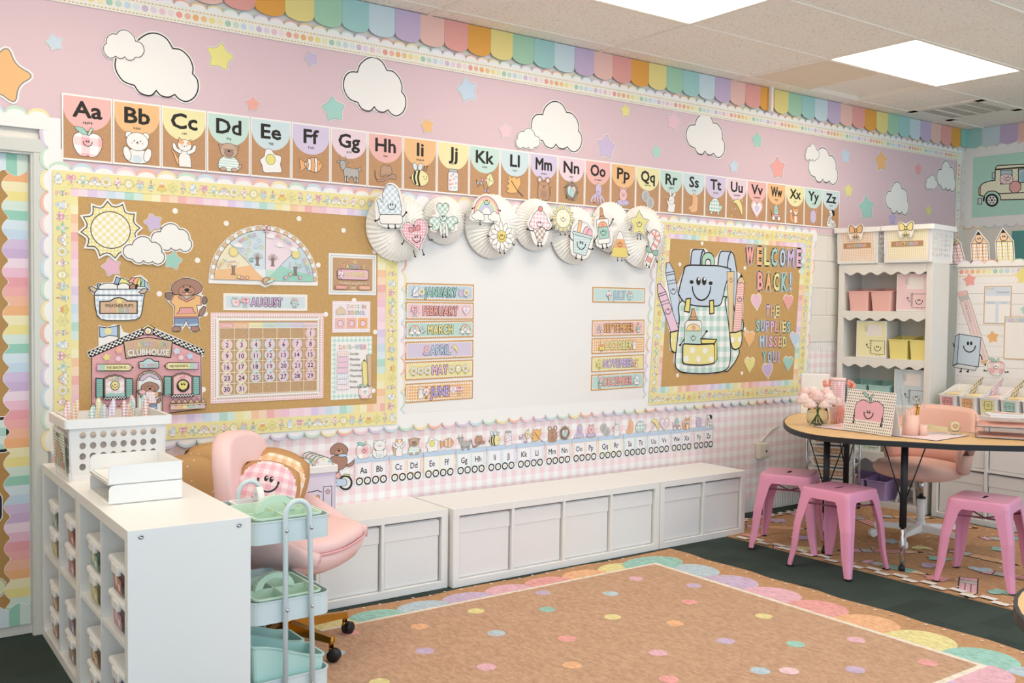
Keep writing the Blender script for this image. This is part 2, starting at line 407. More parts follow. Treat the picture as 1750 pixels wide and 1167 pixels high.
wb_ = MB().box(DX1, X_RIGHT+.15, 0, .15, 0, 3.2).box(LEFTX, DX0, 0, .15, 0, 3.2).box(DX0, DX1, 0, .15, DZ, 3.2)
wall_back = struct(wb_.build('wall_back', 'wall_paint'))
wall_right = struct(MB().box(X_RIGHT, X_RIGHT+.15, DEEP, 0, 0, 3.2).build('wall_right', 'wall_paint'))
wall_left = struct(MB().box(LEFTX-.15, LEFTX, DEEP, .15, 0, 3.2).build('wall_left', 'wall_paint'))
# painted concrete blocks where the wall shows beside the welcome board
BH, BL = .2035, .405; blk = MB().box(-BL/2+.005, BL/2-.005, -.006, .004, -BH/2+.005, BH/2-.005, .003, 2); b0 = None
for r in range(4):
    for c in range(2):
        loc = (1.36+c*BL-(.2 if r % 2 else 0), 0, 1.305+r*BH)
        if b0 is None: b0 = blk.build('block', 'wall_paint', wall_back, loc)
        else: link('block', b0.data, wall_back, loc)
# ceiling: slab, tees, tiles
ceil = struct(MB().box(LEFTX, X_RIGHT+.15, DEEP, .15, H_CEIL+.03, H_CEIL+.1).build('ceiling', 'tee'))
GX, GY, TX, TY = -.9514, .1576, 1.22, .61
xs = [GX+TX*k for k in range(-5, 4)]; ys = [-GY-TY*k for k in range(0, 8)]
for i, x in enumerate(xs): MB().box(x-.012, x+.012, DEEP, 0, H_CEIL-.003, H_CEIL+.03).build('cross_tee', 'tee', ceil)
for y in ys: MB().box(LEFTX, X_RIGHT, y-.012, y+.012, H_CEIL-.004, H_CEIL+.03).build('main_tee', 'tee', ceil)
tile_cache = {}
LIGHTS = {(4, 1), (6, 1), (2, 1), (0, 1), (4, 5), (6, 5), (2, 5), (0, 5), (4, 9), (2, 9), (6, 9)}
XB = [LEFTX]+xs+[X_RIGHT]; YB = [0]+ys+[DEEP]
light_n = 0
mat('diffuser', '#fff0de', .6, emit=LIGHT_E); mat('louver', '#8f857b', .6)
for i in range(len(XB)-1):
    for j in range(len(YB)-1):
        x0, x1, y1, y0 = XB[i], XB[i+1], YB[j], YB[j+1]; w, d = x1-x0, y1-y0
        if w < .03 or d < .03: continue
        ci = i-1; cj = j-1
        if (ci, cj) in LIGHTS:
            light_n += 1
            nm = {(4, 1): 'flat white ceiling light panel cut by the top edge of the picture', (6, 1): 'flat white ceiling light panel nearest the air vent'}.get((ci, cj), None)
            t = thing('ceiling_light', nm or 'flat white ceiling light panel overhead, behind the camera side', 'ceiling light', ((x0+x1)/2, (y0+y1)/2, H_CEIL), group=None if nm else 'ceiling light panels out of frame')
            MB().box(-w/2+.014, w/2-.014, -d/2+.014, d/2-.014, .004, .03).build('diffuser', 'diffuser', t)
            f = MB()
            for a in (-1, 1):
                f.box(-w/2+.013, w/2-.013, a*(d/2-.016)-.003, a*(d/2-.016)+.003, -.002, .03); f.box(a*(w/2-.016)-.003, a*(w/2-.016)+.003, -d/2+.013, d/2-.013, -.002, .03)
            f.build('frame', 'tee', t); continue
        if (ci, cj) == (6, 0):
            MB().box(x0+.013, x0+.6, y0+.013, y1-.013, H_CEIL, H_CEIL+.02).build('tan_tile', mat('tan_tile', '#ecdcc4', .85, noise=.05, nscale=9), ceil)
            MB().box(x0+.6, x0+.62, y0+.012, y1-.012, H_CEIL-.003, H_CEIL+.03).build('cross_tee', 'tee', ceil)
            continue
        k = (round(w, 3), round(d, 3)); loc = ((x0+x1)/2, (y0+y1)/2, H_CEIL)
        if k not in tile_cache: tile_cache[k] = MB().box(-w/2+.006, w/2-.006, -d/2+.006, d/2-.006, .003, .02).build('ceiling_tile', 'acoustic_tile', ceil, loc).data
        else: link('ceiling_tile', tile_cache[k], ceil, loc)
vx0 = GX+2*TX+.62; vy1 = -GY
t = thing('air_vent', 'louvred air vent grille set in the ceiling by the corner', 'vent', (vx0+.3, vy1-.305, H_CEIL))
f = MB()
for a in (-1, 1): f.box(-.304, .304, a*.27-.035, a*.27+.035, -.006, .01); f.box(a*.27-.035, a*.27+.034, -.304, .304, -.006, .01)
f.build('frame', 'tee', t)
for k in range(3): MB().box(-.24, .24, -.125+k*.125-.006, -.125+k*.125+.006, -.006, .01).build('divider', 'tee', t)
MB().box(-.27, .27, -.27, .27, .016, .022).build('backing', 'louver', t)
me = None
for k in range(24):
    y = -.232+k*.0202
    if me is None: me = MB().box(-.24, .24, -.007, .007, -.001, .001).build('slat', mat('slat', '#b3a89c', .5), t, (0, y, .004), (radians(40), 0, 0)).data
    else: link('slat', me, t, (0, y, .004), (radians(40), 0, 0))
# door
d1 = struct(thing('door_1', None, None, (DX0, 0, 0))); dw = DX1-DX0
jb = MB(); LY = .026
for x in (dw-.012, -.002): jb.box(x, x+.014, -.01, LY, 0, DZ+.002)
jb.box(.012, dw-.012, -.0095, LY, DZ-.012, DZ+.002)
jb.box(dw-.004, dw+.05, -.016, .001, 0, DZ+.05, .004).box(-.05, .004, -.016, .001, 0, DZ+.05, .004).box(-.05, dw+.05, -.018, .001, DZ-.004, DZ+.055, .004)
jb.build('door_frame', 'door_paint', d1)
MB().box(-.002, dw+.002, LY, LY+.04, .004, DZ+.002).build('door_leaf', 'door_paint', d1)
# header rail where the upper wall meets the blocks
struct(MB().box(1.16, X_RIGHT, -.012, 0, 2.012, 2.045, .003).build('trim_1', 'wall_paint'))
# outlet box and conduit on the wall beside the bench
t = thing('wall_outlet', 'beige surface-mounted power outlet box on the gingham wall', 'outlet', (.628, 0, .44))
mat('outlet', '#ded6c8', .4)
MB().box(-.05, .05, -.055, -.008, -.055, .055, .006).build('box', 'outlet', t); MB().box(-.032, .032, -.058, -.054, -.042, .042, .002).build('cover_plate', 'outlet', t)
MB().box(.006, .018, -.06, -.057, -.01, .006).build('socket', 'black', t)
MB().tube([(0, -.012, .05), (.03, -.012, .08), (.12, -.012, .14), (.2, -.012, .16)], .006, 8).build('cable', 'outlet', t)
# ============================================================ RUGS
PAL = ['#f4c9d3', '#f1a9a5', '#f3bd84', '#f0e59a', '#93d3c6', '#bcd5e4', '#cdb8df']       # pink coral orange yellow aqua blue lavender
PK, CO, OR, YE, AQ, BL_, LA = ['#e8aec2', '#ec9a98', '#f0b279', '#e9df8f', '#8bccc0', '#b4cfdf', '#c8b0d6']
mat('rug_pile', '#c99d75', .95)
def rug_mat(m='rugprint'):
    print_mat(m, 'flat', 1, .95); nt = MATS[m].node_tree; b = nt.nodes['Principled BSDF']; src = b.inputs['Base Color'].links[0].from_socket
    g = nt.nodes.new('ShaderNodeNewGeometry'); nz = nt.nodes.new('ShaderNodeTexNoise'); nz.inputs['Scale'].default_value = 70; nz.inputs['Detail'].default_value = 6; nz.inputs['Roughness'].default_value = .7
    sc = nt.nodes.new('ShaderNodeVectorMath'); sc.operation = 'MULTIPLY'; sc.inputs[1].default_value = (1, .45, 1); nt.links.new(g.outputs['Position'], sc.inputs[0]); nt.links.new(sc.outputs[0], nz.inputs['Vector'])
    r = nt.nodes.new('ShaderNodeValToRGB'); r.color_ramp.elements[0].position = .3; r.color_ramp.elements[1].position = .7; r.color_ramp.elements[0].color = (.72, .68, .64, 1); r.color_ramp.elements[1].color = (1.15, 1.15, 1.15, 1)
    nt.links.new(nz.outputs['Fac'], r.inputs[0]); mx = nt.nodes.new('ShaderNodeMix'); mx.data_type = 'RGBA'; mx.blend_type = 'MULTIPLY'; mx.inputs[0].default_value = 1
    nt.links.new(src, mx.inputs[6]); nt.links.new(r.outputs[0], mx.inputs[7]); nt.links.new(mx.outputs[2], b.inputs['Base Color'])
    bp = nt.nodes.new('ShaderNodeBump'); bp.inputs['Strength'].default_value = .5; bp.inputs['Distance'].default_value = .004; nt.links.new(nz.outputs['Fac'], bp.inputs['Height']); nt.links.new(bp.outputs['Normal'], b.inputs['Normal'])
rug_mat()
def rug(name, label, outline, art):
    for k in range(len(art.ms)): art.ms[k] = 'rugprint'
    return tag(sheet(name, outline, art, lambda u, v, n: (u, v, n), .0, .005, '#c59a73', None, 'rugprint'), label, 'rug')
RX, RYB, RXL, RYF = -1.02, -.645, -3.42, -2.575
a = Art(.00004)
seq = [AQ, YE, OR, CO, PK, LA, BL_]
def petals(a, p0, p1, nrm, cols, pitch, hgt):
    L = hypot(p1[0]-p0[0], p1[1]-p0[1]); n = int(round(L/pitch)); ux, uy = (p1[0]-p0[0])/L, (p1[1]-p0[1])/L
    for k in range(n):
        c = (k+.5)*L/n; pts = []
        for q in range(15):
            th = pi*q/14; s_ = c-cos(th)*L/n*.56; h = sin(th)**.8*hgt; pts.append((p0[0]+ux*s_+nrm[0]*h, p0[1]+uy*s_+nrm[1]*h))
        a.poly(pts, cols[k % len(cols)])
petals(a, (RX-.12, RYB), (RXL, RYB), (0, 1), [YE, OR, CO, PK, LA, BL_, AQ], .262, .125)
petals(a, (RX, RYB-.1), (RX, RYF-.9), (1, 0), [BL_, LA, PK, CO, OR, YE, AQ], .262, .2)
a.poly(ell(RX-.02, RYB-.0, .2, .135, 20), AQ)
petals(a, (RXL, RYB), (RXL, RYF), (-1, 0), seq, .262, .16)
petals(a, (RXL, RYF), (RX, RYF), (0, -1), [LA, PK, BL_, AQ, YE, OR, CO], .262, .16)
a.poly(rect(RXL, RYF, RX, RYB), '#f0e7d6'); a.poly(rect(RXL+.028, RYF+.028, RX-.028, RYB-.022), '#be8f66')
Zr = lambda x, y: FL(560+x/1.4706, 900+y/1.4706)
for x, y, c in [(775, 133, PK), (541, 169, LA), (712, 171, BL_), (920, 151, LA), (910, 192, CO), (373, 215, YE), (551, 211, AQ), (716, 230, YE), (1096, 228, YE), (231, 254, OR), (873, 246, OR),
                (424, 271, BL_), (601, 285, CO), (1000, 291, LA), (1176, 299, AQ), (1328, 288, PK), (244, 316, LA), (830, 321, PK), (399, 357, PK), (614, 352, OR), (1087, 366, BL_), (1326, 364, LA), (1507, 346, CO), (857, 388, CO), (130, 395, YE), (20, 322, BL_), (55, 270, CO)]:
    q = Zr(x, y); a.poly(ell(q[0], q[1], .04, .04, 16), c)
for x in (-3.2, -2.9, -2.5, -2.1, -1.75):
    for y in (-2.15, -2.45): a.poly(ell(x+(.15 if y < -2.3 else 0), y, .04, .04, 14), random.choice(PAL))
for k in range(26):
    s_ = k/26; a.poly(ell(RX+.27, RYB+.1-s_*2.3, .008, .008, 8), '#efe4d2'); a.poly(ell(RX-.1-s_*2.4, RYB+.165+.01*(k % 2), .008, .008, 8), '#efe4d2')
ol = [(RX+.31+.012*sin(k*2.1), RYB+.19-k*.15) for k in range(0, 15)]+[(RX+.29, RYF-.2), (RXL-.2, RYF-.2), (RXL-.2, RYB+.19)]+[(RXL-.2+.2*k, RYB+.185+.012*sin(k*1.9)) for k in range(1, 14)]
rug('scalloped_rug', 'tan polka-dot rug with pastel scalloped border in front of the white bench', ol, a)
# rug under the desk
a = Art(.00004)
def pencil2(a, x, y, L, w, ang, c):
    c_, s_ = cos(ang), sin(ang); T_ = lambda p: [(x+u*c_-v*s_, y+u*s_+v*c_) for u, v in p]; o = .006
    a.poly(T_(rect(-L/2-o, -w/2-o, L/2+.0, w/2+o)), INK); a.poly(T_([(L/2, -w/2-o), (L/2+.12, 0), (L/2, w/2+o)]), INK)
    a.poly(T_(rect(-L/2, -w/2, -L/2+.05, w/2)), PK); a.poly(T_(rect(-L/2+.056, -w/2, -L/2+.12, w/2)), '#b9b7b2'); a.poly(T_(rect(-L/2+.126, -w/2, L/2, w/2)), c)
    for v in (-w/6, w/6): a.line(T_([(-L/2+.126, v), (L/2, v)]), .004)
    a.poly(T_([(L/2, -w/2), (L/2+.105, 0), (L/2, w/2)]), '#e8c59b'); a.poly(T_([(L/2+.07, -.02), (L/2+.115, 0), (L/2+.07, .02)]), INK)
Q = lambda x, y: FL(1250+x/2.652, 620+y/2.652)
for x0, y0, x1, y1, c in [(70, 742, 280, 752, OR), (215, 835, 400, 848, YE), (545, 852, 790, 860, CO), (620, 905, 800, 945, AQ), (1075, 985, 1070, 1040, PK), (560, 700, 640, 735, CO), (1180, 800, 1300, 800, AQ), (860, 735, 1000, 745, YE), (1230, 965, 1320, 980, CO), (1060, 870, 1150, 890, OR), (680, 700, 820, 705, OR)]:
    p, q = Q(x0, y0), Q(x1, y1); L = hypot(q[0]-p[0], q[1]-p[1]); L = min(max(L, .3), .5); pencil2(a, (p[0]+q[0])/2, (p[1]+q[1])/2, L, .085, atan2(q[1]-p[1], q[0]-p[0]), c)
for x, y, c, k in [(207, 720, LA, 0), (315, 798, LA, 0), (100, 790, CO, 1), (367, 718, AQ, 1), (715, 813, BL_, 0), (857, 842, YE, 1), (940, 893, AQ, 0), (895, 922, LA, 1), (930, 982, CO, 0), (1130, 945, BL_, 1), (1215, 1043, AQ, 1), (290, 687, PK, 0), (405, 678, YE, 1), (1225, 852, AQ, 0)]:
    q = Q(x, y); a.poly(starp(q[0], q[1], .075, x) if k == 0 else heartp(q[0], q[1], .13, .12, x), c)
random.seed(3)
for k in range(70): a.poly(ell(-.05+random.random()*1.5, -.25-random.random()*1.95, .008, .008, 7), '#efe4d2')
R2L, R2R, R2B, R2F = -.17, 1.5, -.16, -2.26
for i in range(26):
    for j in range(2):
        if (i+j) % 2 == 0:
            y = R2B-i*.082
            if y > -.42: continue
            a.poly(rect(R2L+j*.045, max(y-.082, R2F), R2L+(j+1)*.045, y), '#efece6')
for i in range(40):
    for j in range(2):
        if (i+j) % 2 == 0 and .0 < R2L+.09+(i+1)*.045 < R2R:
            x = R2L+.09+i*.045; a.poly(rect(x, R2B-(j+1)*.03, x+.045, R2B-j*.03), '#efece6'); a.poly(rect(x, R2F+j*.045, x+.045, R2F+(j+1)*.045), '#efece6')
rug('pencil_rug', 'tan rug printed with pencils, stars and hearts under the desk', [(R2L, R2F), (R2R, R2F), (R2R, R2B), (.01, R2B), (.01, -.42), (R2L, -.42)], a)
# ============================================================ BENCH (three low white cubby units) and its fabric drawers
def cubby(name, label, L, n_cols, n_rows, hgt, depth, loc, rz, m='white_lam', group=None, upright=False):
    """open cube shelf, front at local -Y; length along +X"""
    t = thing(name, label, 'shelf', loc, rz, group); T_ = .038; d = .016
    e = T_ if upright else 0; f = 0 if upright else T_
    MB().box(e, L-e, 0, depth, hgt-T_, hgt, .0012, 1).build('top_panel', m, t); MB().box(e, L-e, 0, depth, 0, T_, .0012, 1).build('bottom_panel', m, t)
    for x in (0, L-T_): MB().box(x, x+T_, 0, depth, f, hgt-f, .0012, 1).build('side_panel', m, t)
    MB().box(T_, L-T_, depth-.008, depth-.002, T_, hgt-T_).build('back_panel', m, t)
    cw = (L-2*T_-d*(n_cols-1))/n_cols; ch = (hgt-2*T_-d*(n_rows-1))/n_rows
    for k in range(1, n_cols): x = T_+k*cw+(k-1)*d; MB().box(x, x+d, .002, depth-.008, T_, hgt-T_).build('divider', m, t)
    for r in range(1, n_rows):
        z = T_+r*ch+(r-1)*d
        for k in range(n_cols): x = T_+k*(cw+d); MB().box(x, x+cw, .003, depth-.008, z, z+d).build('shelf_board', m, t)
    return t, cw, ch, T_, d
BHT, BYF = .409, -.418
bench = [(-3.700, 4, 'low white bench unit at the left, behind the pink chair', 1.448, BYF+.03), (-2.24, 4, 'long middle white bench unit of four fabric drawers', 1.47, BYF), (-.765, 2, 'short white bench unit of two drawers at the right end', .765, BYF)]
seen = {1: ['third', 'fourth']}
def fabric_bin(x, y, z, w, h, d, rz, label, group):
    t = thing('fabric_drawer', label, 'drawer', (x, y, z), rz, group); g = .006; random.seed(int(x*1000)); b = MB(); n = 8; R_ = []
    b.box(g, w-g, .012, d, 0, h, .006, 2).build('box', 'fabric_white', t)
    c = MB().box(g, w-g, .004, .02, h-.085, h-.004, .005, 2); c.build('cuff', 'fabric_white', t)
    MB().box(g+.004, w-g-.004, .0075, .014, .006, h-.08, .004, 2).build('front_panel', 'fabric_white', t)
    return t
ordn = ['first', 'second', 'third', 'fourth']
for bi, (x, n, lab, L, yf) in enumerate(bench):
    t, cw, ch, T_, d = cubby('bench_shelf', lab, L, n, 1, BHT, .385, (x, yf, 0), 0)
    for k in range(n):
        if bi == 0 and k < 2: continue
        l = ['white fabric drawer in the left bench unit, %s' % ('beside the pink chair seat' if k == 2 else 'next to the middle unit'), 'white fabric drawer, %s from the left in the middle bench unit' % ordn[k], 'white fabric drawer in the short end bench unit, %s one' % ('left' if k == 0 else 'right')][bi]
        fabric_bin(x+T_+k*(cw+d), yf+.01, T_, cw, ch-.012, .34, 0, l, 'white fabric drawers in the bench')
# ============================================================ LEFT CUBBIES with clear bins (front faces -X)
mat('clear', '#e3e5e6', .2, trans=.85, ior=1.1); mat('clear2', '#f4f6f6', .05, trans=1, ior=1.3)
CZ = .7507; CA = (-4.1349, -1.5161); CTH = -.0233; UL = .745
def cpt(u, v): return (CA[0]+u*cos(CTH)-v*sin(CTH), CA[1]+u*sin(CTH)+v*cos(CTH))
bin_cols = ['#c9847a', '#c08b55', '#c9bd6c', '#7fae9f', '#a08f7c', '#9d8cb3', '#c48a9c', '#b3625a']
def clear_bin(p, z, w, h, dep, rz, label, col):
    """lidded see-through box; front at local -Y"""
    t = thing('storage_bin', label, 'storage bin', (p[0], p[1], z), rz, 'clear lidded bins in the left cubbies')
    b = MB(); r0 = rrect(-w*.40, 0, w*.40, dep*.92, .015, 3); r1 = rrect(-w*.46, -.008, w*.46, dep*.95, .018, 3)
    b.loft([[(u, v, 0) for u, v in r0], [(u, v, h-.02) for u, v in r1]], smooth=False, cap1=False); b.build('tub', 'clear', t)
    MB().box(-w*.34, w*.34, .03, dep*.85, .006, h*.62, .01, 2).build('contents', mat('toys_'+col, col, .6, noise=.35, nscale=45), t)
    a = Art(.0001); a.poly(rrect(-w*.2, .014, w*.2, h-.05, .006), col); a.poly(ell(-w*.05, h*.45, w*.07, h*.17, 10), ['#e9d9a8', '#b5875a', '#e6c3b8'][len(label) % 3]); a.poly(starp(w*.08, h*.3, w*.06), '#efe9df')
    art_obj('label_card', a, FRAME((0, -.0095, 0), (1, 0, 0), (0, -.07, 1)), .001, t)
    l = MB().box(-w*.5, w*.5, -.016, dep*.97, h-.03, h, .012, 3).build('lid', 'white_plastic', t)
    MB().box(-w*.16, w*.16, -.024, -.01, h-.04, h-.008, .004, 2).build('latch', 'white_plastic', l)
    return t
ci = 0; colname = ['column nearest the wall', 'second column from the wall', 'third column from the wall', 'column nearest the camera']; rowname = ['bottom', 'top']; stk = ['lower bin', 'upper bin']
for u_ in range(2):
    p = cpt(0, UL*(2-u_)+.004*(1-u_)); t, cw, ch, T_, d = cubby('cube_shelf', ['white two-by-two cube shelf carrying the white crate, against the back wall', 'white two-by-two cube shelf with plain end panel facing the camera'][u_], UL, 2, 2, CZ, .39, (p[0], p[1], 0), CTH-pi/2, upright=True)
    for c in range(2):
        for r in range(2):
            for s_ in range(2):
                uu = T_+c*(cw+d)+cw/2; lx, ly = uu+.015, .026; a_ = CTH-pi/2
                q = (p[0]+lx*cos(a_)-ly*sin(a_), p[1]+lx*sin(a_)+ly*cos(a_)); h = .115
                clear_bin(q, T_+r*(ch+d)+s_*(h+.0005), .262, h, .3, a_, 'clear lidded bin, %s of the %s compartment in the %s' % (stk[s_], rowname[r], colname[u_*2+c]), bin_cols[ci % 8]); ci += 1
    if u_ == 1:
        for v in (.04, .35): b = MB().lathe([(.0001, 0), (.008, 0), (.008, .003), (.004, .004), (.0001, .001)], n=12); b.build('cam_bolt', 'chrome', t, (UL, v, CZ-.022), (0, pi/2, 0))
# ============================================================ CRATE with sticks, LETTER TRAYS on the cubby
def holed(mb, fr, x0, x1, z0, z1, nx, nz, rx, rz_, th, pad=None):
    """perforated plate: cells with an oval hole"""
    cw, ch = (x1-x0)/nx, (z1-z0)/nz; N = 12; bm = mb.bm
    for i in range(nx):
        for j in range(nz):
            cx, cz = x0+(i+.5)*cw, z0+(j+.5)*ch; sq = []; ho = []
            for k in range(N):
                a_ = 2*pi*k/N; dx, dz = cos(a_), sin(a_); s_ = min(cw/2/max(abs(dx), 1e-9), ch/2/max(abs(dz), 1e-9)); sq.append((cx+dx*s_, cz+dz*s_)); ho.append((cx+rx*dx, cz+rz_*dz))
            for a_ in (0, 1, 2, 3):
                pass
            corners = [(cx+cw/2, cz+ch/2), (cx-cw/2, cz+ch/2), (cx-cw/2, cz-ch/2), (cx+cw/2, cz-ch/2)]
            F_ = [[bm.verts.new(fr(u, v, n)) for u, v in sq] for n in (0, th)]; H_ = [[bm.verts.new(fr(u, v, n)) for u, v in ho] for n in (0, th)]; K_ = [[bm.verts.new(fr(u, v, n)) for u, v in corners] for n in (0, th)]
            for k in range(N):
                k2 = (k+1) % N; q = {1: 0, 4: 1, 7: 2, 10: 3}.get(k)
                ang0, ang1 = 2*pi*k/N, 2*pi*(k+1)/N; ca = [atan2(ch/2, cw/2), pi-atan2(ch/2, cw/2), pi+atan2(ch/2, cw/2), 2*pi-atan2(ch/2, cw/2)]
                mid = [K for K, c_ in enumerate(ca) if ang0 < c_ < ang1]
                for s_ in (0, 1):
                    if mid: bm.faces.new([F_[s_][k], K_[s_][mid[0]], F_[s_][k2], H_[s_][k2], H_[s_][k]])
                    else: bm.faces.new([F_[s_][k], F_[s_][k2], H_[s_][k2], H_[s_][k]])
                bm.faces.new([H_[0][k], H_[0][k2], H_[1][k2], H_[1][k]])
def basket(name, label, w, d, h, loc, rz, nx, ny, nz, rx, rz_, taper=.012, group=None):
    """perforated plastic crate with a flared rim"""
    t = thing(name, label, 'basket', loc, rz, group); th = .003; m = 'white_plastic'
    for nm, fr, L, n in [('front_wall', lambda u, v, q: (u, -d/2-taper*v/h+q, v), w, nx), ('rear_wall', lambda u, v, q: (u, d/2+taper*v/h-q, v), w, nx), ('side_wall', lambda u, v, q: (-w/2-taper*v/h+q, u, v), d, ny), ('side_wall', lambda u, v, q: (w/2+taper*v/h-q, u, v), d, ny)]:
        b = MB(); holed(b, fr, -L/2+.02, L/2-.02, h*.14, h*.82, n, nz, rx, rz_, th)
        for z0, z1 in ((0, h*.14), (h*.82, h)):
            b.loft([[fr(-L/2-.008, z0, 0), fr(L/2+.008, z0, 0), fr(L/2+.008, z0, th), fr(-L/2-.008, z0, th)], [fr(-L/2-.012, z1, 0), fr(L/2+.012, z1, 0), fr(L/2+.012, z1, th), fr(-L/2-.012, z1, th)]], smooth=False)
        for s_ in (-1, 1):
            b.loft([[fr(s_*(L/2+.008), h*.14, 0), fr(s_*(L/2-.02), h*.14, 0), fr(s_*(L/2-.02), h*.14, th), fr(s_*(L/2+.008), h*.14, th)], [fr(s_*(L/2+.012), h*.82, 0), fr(s_*(L/2-.02), h*.82, 0), fr(s_*(L/2-.02), h*.82, th), fr(s_*(L/2+.012), h*.82, th)]], smooth=False)
        b.build(nm, m, t)
    MB().box(-w/2, w/2, -d/2, d/2, 0, .005).build('base', m, t)
    f = MB()
    for z0, z1, e in ((h-.035, h, .020), (0, .022, .004)):
        o = rrect(-w/2-taper-e, -d/2-taper-e, w/2+taper+e, d/2+taper+e, .014, 3); i_ = rrect(-w/2-taper+.004, -d/2-taper+.004, w/2+taper-.004, d/2+taper-.004, .01, 3)
        if z0 == 0: o = rrect(-w/2-e, -d/2-e, w/2+e, d/2+e, .01, 3); i_ = rrect(-w/2+.004, -d/2+.004, w/2-.004, d/2-.004, .008, 3)
        f.loft([[(u, v, z0) for u, v in i_], [(u, v, z0) for u, v in o], [(u, v, z1) for u, v in o], [(u, v, z1) for u, v in i_], [(u, v, z0) for u, v in i_]], smooth=False, cap0=False, cap1=False)
    f.build('rim', m, t); return t
# ---- crate on the cubby
CR_ = thing
crate = basket('crate', 'white perforated plastic crate of gingham book sticks on the cube shelf', .345, .27, .245, (-3.915, -.42, CZ), CTH, 8, 6, 4, .0125, .0135)
a = Art(.0001); a.poly(rrect(-.12, .03, .12, .195, .01), '#f0ede6'); a.poly(rrect(-.11, .04, .11, .185, .008), '#a9c4a4', 'stripe')
for k in range(9): a.blob(rrect(-.075+k*.016, .075, -.062+k*.016, .155-.01*abs(k-3), .005), ['#e7a9a2', '#efd9c4'][k % 2], .0015)
for k in range(8): a.poly(rect(-.1+k*.025, .045, -.08+k*.025, .075), [CO, OR, YE, AQ, BL_, LA][k % 6])
a.text('PENNY', 0, .17, .016, INK, .01)
art_obj('label_card', a, FRAME((-.345/2-.0135, 0, 0), (0, -1, 0), (-.05, 0, 1)), .0015, crate)
MB().box(-.16, .16, -.12, .12, .006, .185, .01, 2).build('file_folders', mat('folders', '#cfc3ba', .8, noise=.25, nscale=60), crate)
random.seed(5)
sticks = [(190, CO), (335, OR), (400, '#8fb7a8'), (470, YE), (545, BL_), (600, PK), (635, LA), (690, '#c97f80'), (785, OR), (880, AQ), (915, CO), (960, BL_), (995, '#cf8a7c'), (1060, AQ)]
snames = ['leftmost coral', 'orange', 'sage green', 'yellow', 'pale blue', 'pink', 'lavender', 'dark rose', 'orange', 'aqua', 'coral', 'pale blue', 'brick red', 'aqua']
for i, (x, c) in enumerate(sticks):
    X_ = -4.06+(x-190)/870*.3; Y_ = -.535+random.random()*.2; h = .055+random.random()*.035; tl = random.uniform(-.12, .2)
    P_ = [(-.011, 0), (.011, 0), (.0125, h)]+[(.0125*cos(q*pi/6), h+.04*sin(q*pi/6)) for q in range(1, 6)]+[(-.0125, h)]
    fr = FRAME((X_-tl*.2, Y_, CZ+.186), (1, -.2, 0), (tl, 0, 1)); aa = Art(.0001); aa.poly(off(P_, -.0015), c, 'ging6')
    o = tag(sheet('gingham_stick', P_, aa, fr, 0, .004, c, None, 'print'), '%s gingham reading stick, number %s along the white crate' % (snames[i], ['one', 'two', 'three', 'four', 'five', 'six', 'seven', 'eight', 'nine', 'ten', 'eleven', 'twelve', 'thirteen', 'fourteen'][i]), 'stick', 'gingham sticks in the white crate')
# ---- letter trays, open towards the left
def letter_tray(z, label):
    t = thing('letter_tray', label, 'tray', (-4.085, -1.09, z), CTH, 'stacked white letter trays'); w, d, h = .25, .30, .068
    MB().box(0, w, 0, d, 0, .004).build('base', 'white_plastic', t)
    pr = [(0, 0), (w, 0), (w, h)]+[(.018*1+0-.018*sin(q*pi/8), h-.018+.018*cos(q*pi/8)) for q in range(5)]
    for y in (0, d-.004): MB().prism(pr, y, y+.004, lambda u, v, n: (u, n, v)).build('side_wall', 'white_plastic', t)
    MB().box(w-.004, w, .004, d-.004, .004, h, .001, 1).build('rear_wall', 'white_plastic', t)
    MB().box(-.002, .003, .004, d-.004, .0, .012).build('lip', 'white_plastic', t)
    MB().box(.01, w-.01, .01, d-.01, .0045, .012).build('paper', 'white_lam', t)
letter_tray(CZ, 'lower white letter tray on the cube shelf'); letter_tray(CZ+.0685, 'upper white letter tray stacked on another tray')
# ============================================================ CART
mat('cart_metal', '#d3e2e4', .35); mat('mint', '#cfe8d3', .38); mat('mint2', '#bfe5dd', .38)
CX0, CX1, CY0, CY1 = -3.70, -3.398, -1.41, -.985
cart = thing('utility_cart', 'pale blue metal three-tier utility cart beside the cube shelf', 'cart', ((CX0+CX1)/2, (CY0+CY1)/2, 0)); hw, hd = (CX1-CX0)/2, (CY1-CY0)/2
def tray_shell(mb, w, d, r, z0, z1, th=.003, lip=.004, n=5):
    o = rrect(-w, -d, w, d, r, n); i_ = rrect(-w+th, -d+th, w-th, d-th, r-th, n); l = rrect(-w-lip, -d-lip, w+lip, d+lip, r+lip, n)
    mb.loft([[(u, v, z0) for u, v in o], [(u, v, z1-.004) for u, v in o], [(u, v, z1-.004) for u, v in l], [(u, v, z1) for u, v in l], [(u, v, z1) for u, v in i_], [(u, v, z0+th) for u, v in i_]], smooth=False)
for z in (.70, .42, .14): b = MB(); tray_shell(b, hw, hd, .04, z-.08, z); b.build('tray', 'cart_metal', cart)
for s_, nm in ((-1, 'near'), (1, 'far')):
    y = s_*(hd+.014); pts = [(-.030, y, .03), (-.032, y, .72)]+[(-.0+.0-.045*cos(q*pi/10)+.013, y, .715+.05*sin(q*pi/10)) for q in range(1, 10)]+[(.058, y, .72), (.075, y, .03)]
    fr_ = MB().tube(pts, .0095, 10).build('handle_frame', 'cart_metal', cart)
    for z in (.665, .385, .105):
        for x in (-.031, .062): MB().lathe([(.0001, .006), (.005, .005), (.007, .002), (.007, 0), (.0001, 0)], n=10).build('bolt', 'chrome', cart, (x+(0.004 if z < .6 else 0), y+s_*.009, z), (-s_*pi/2, 0, 0))
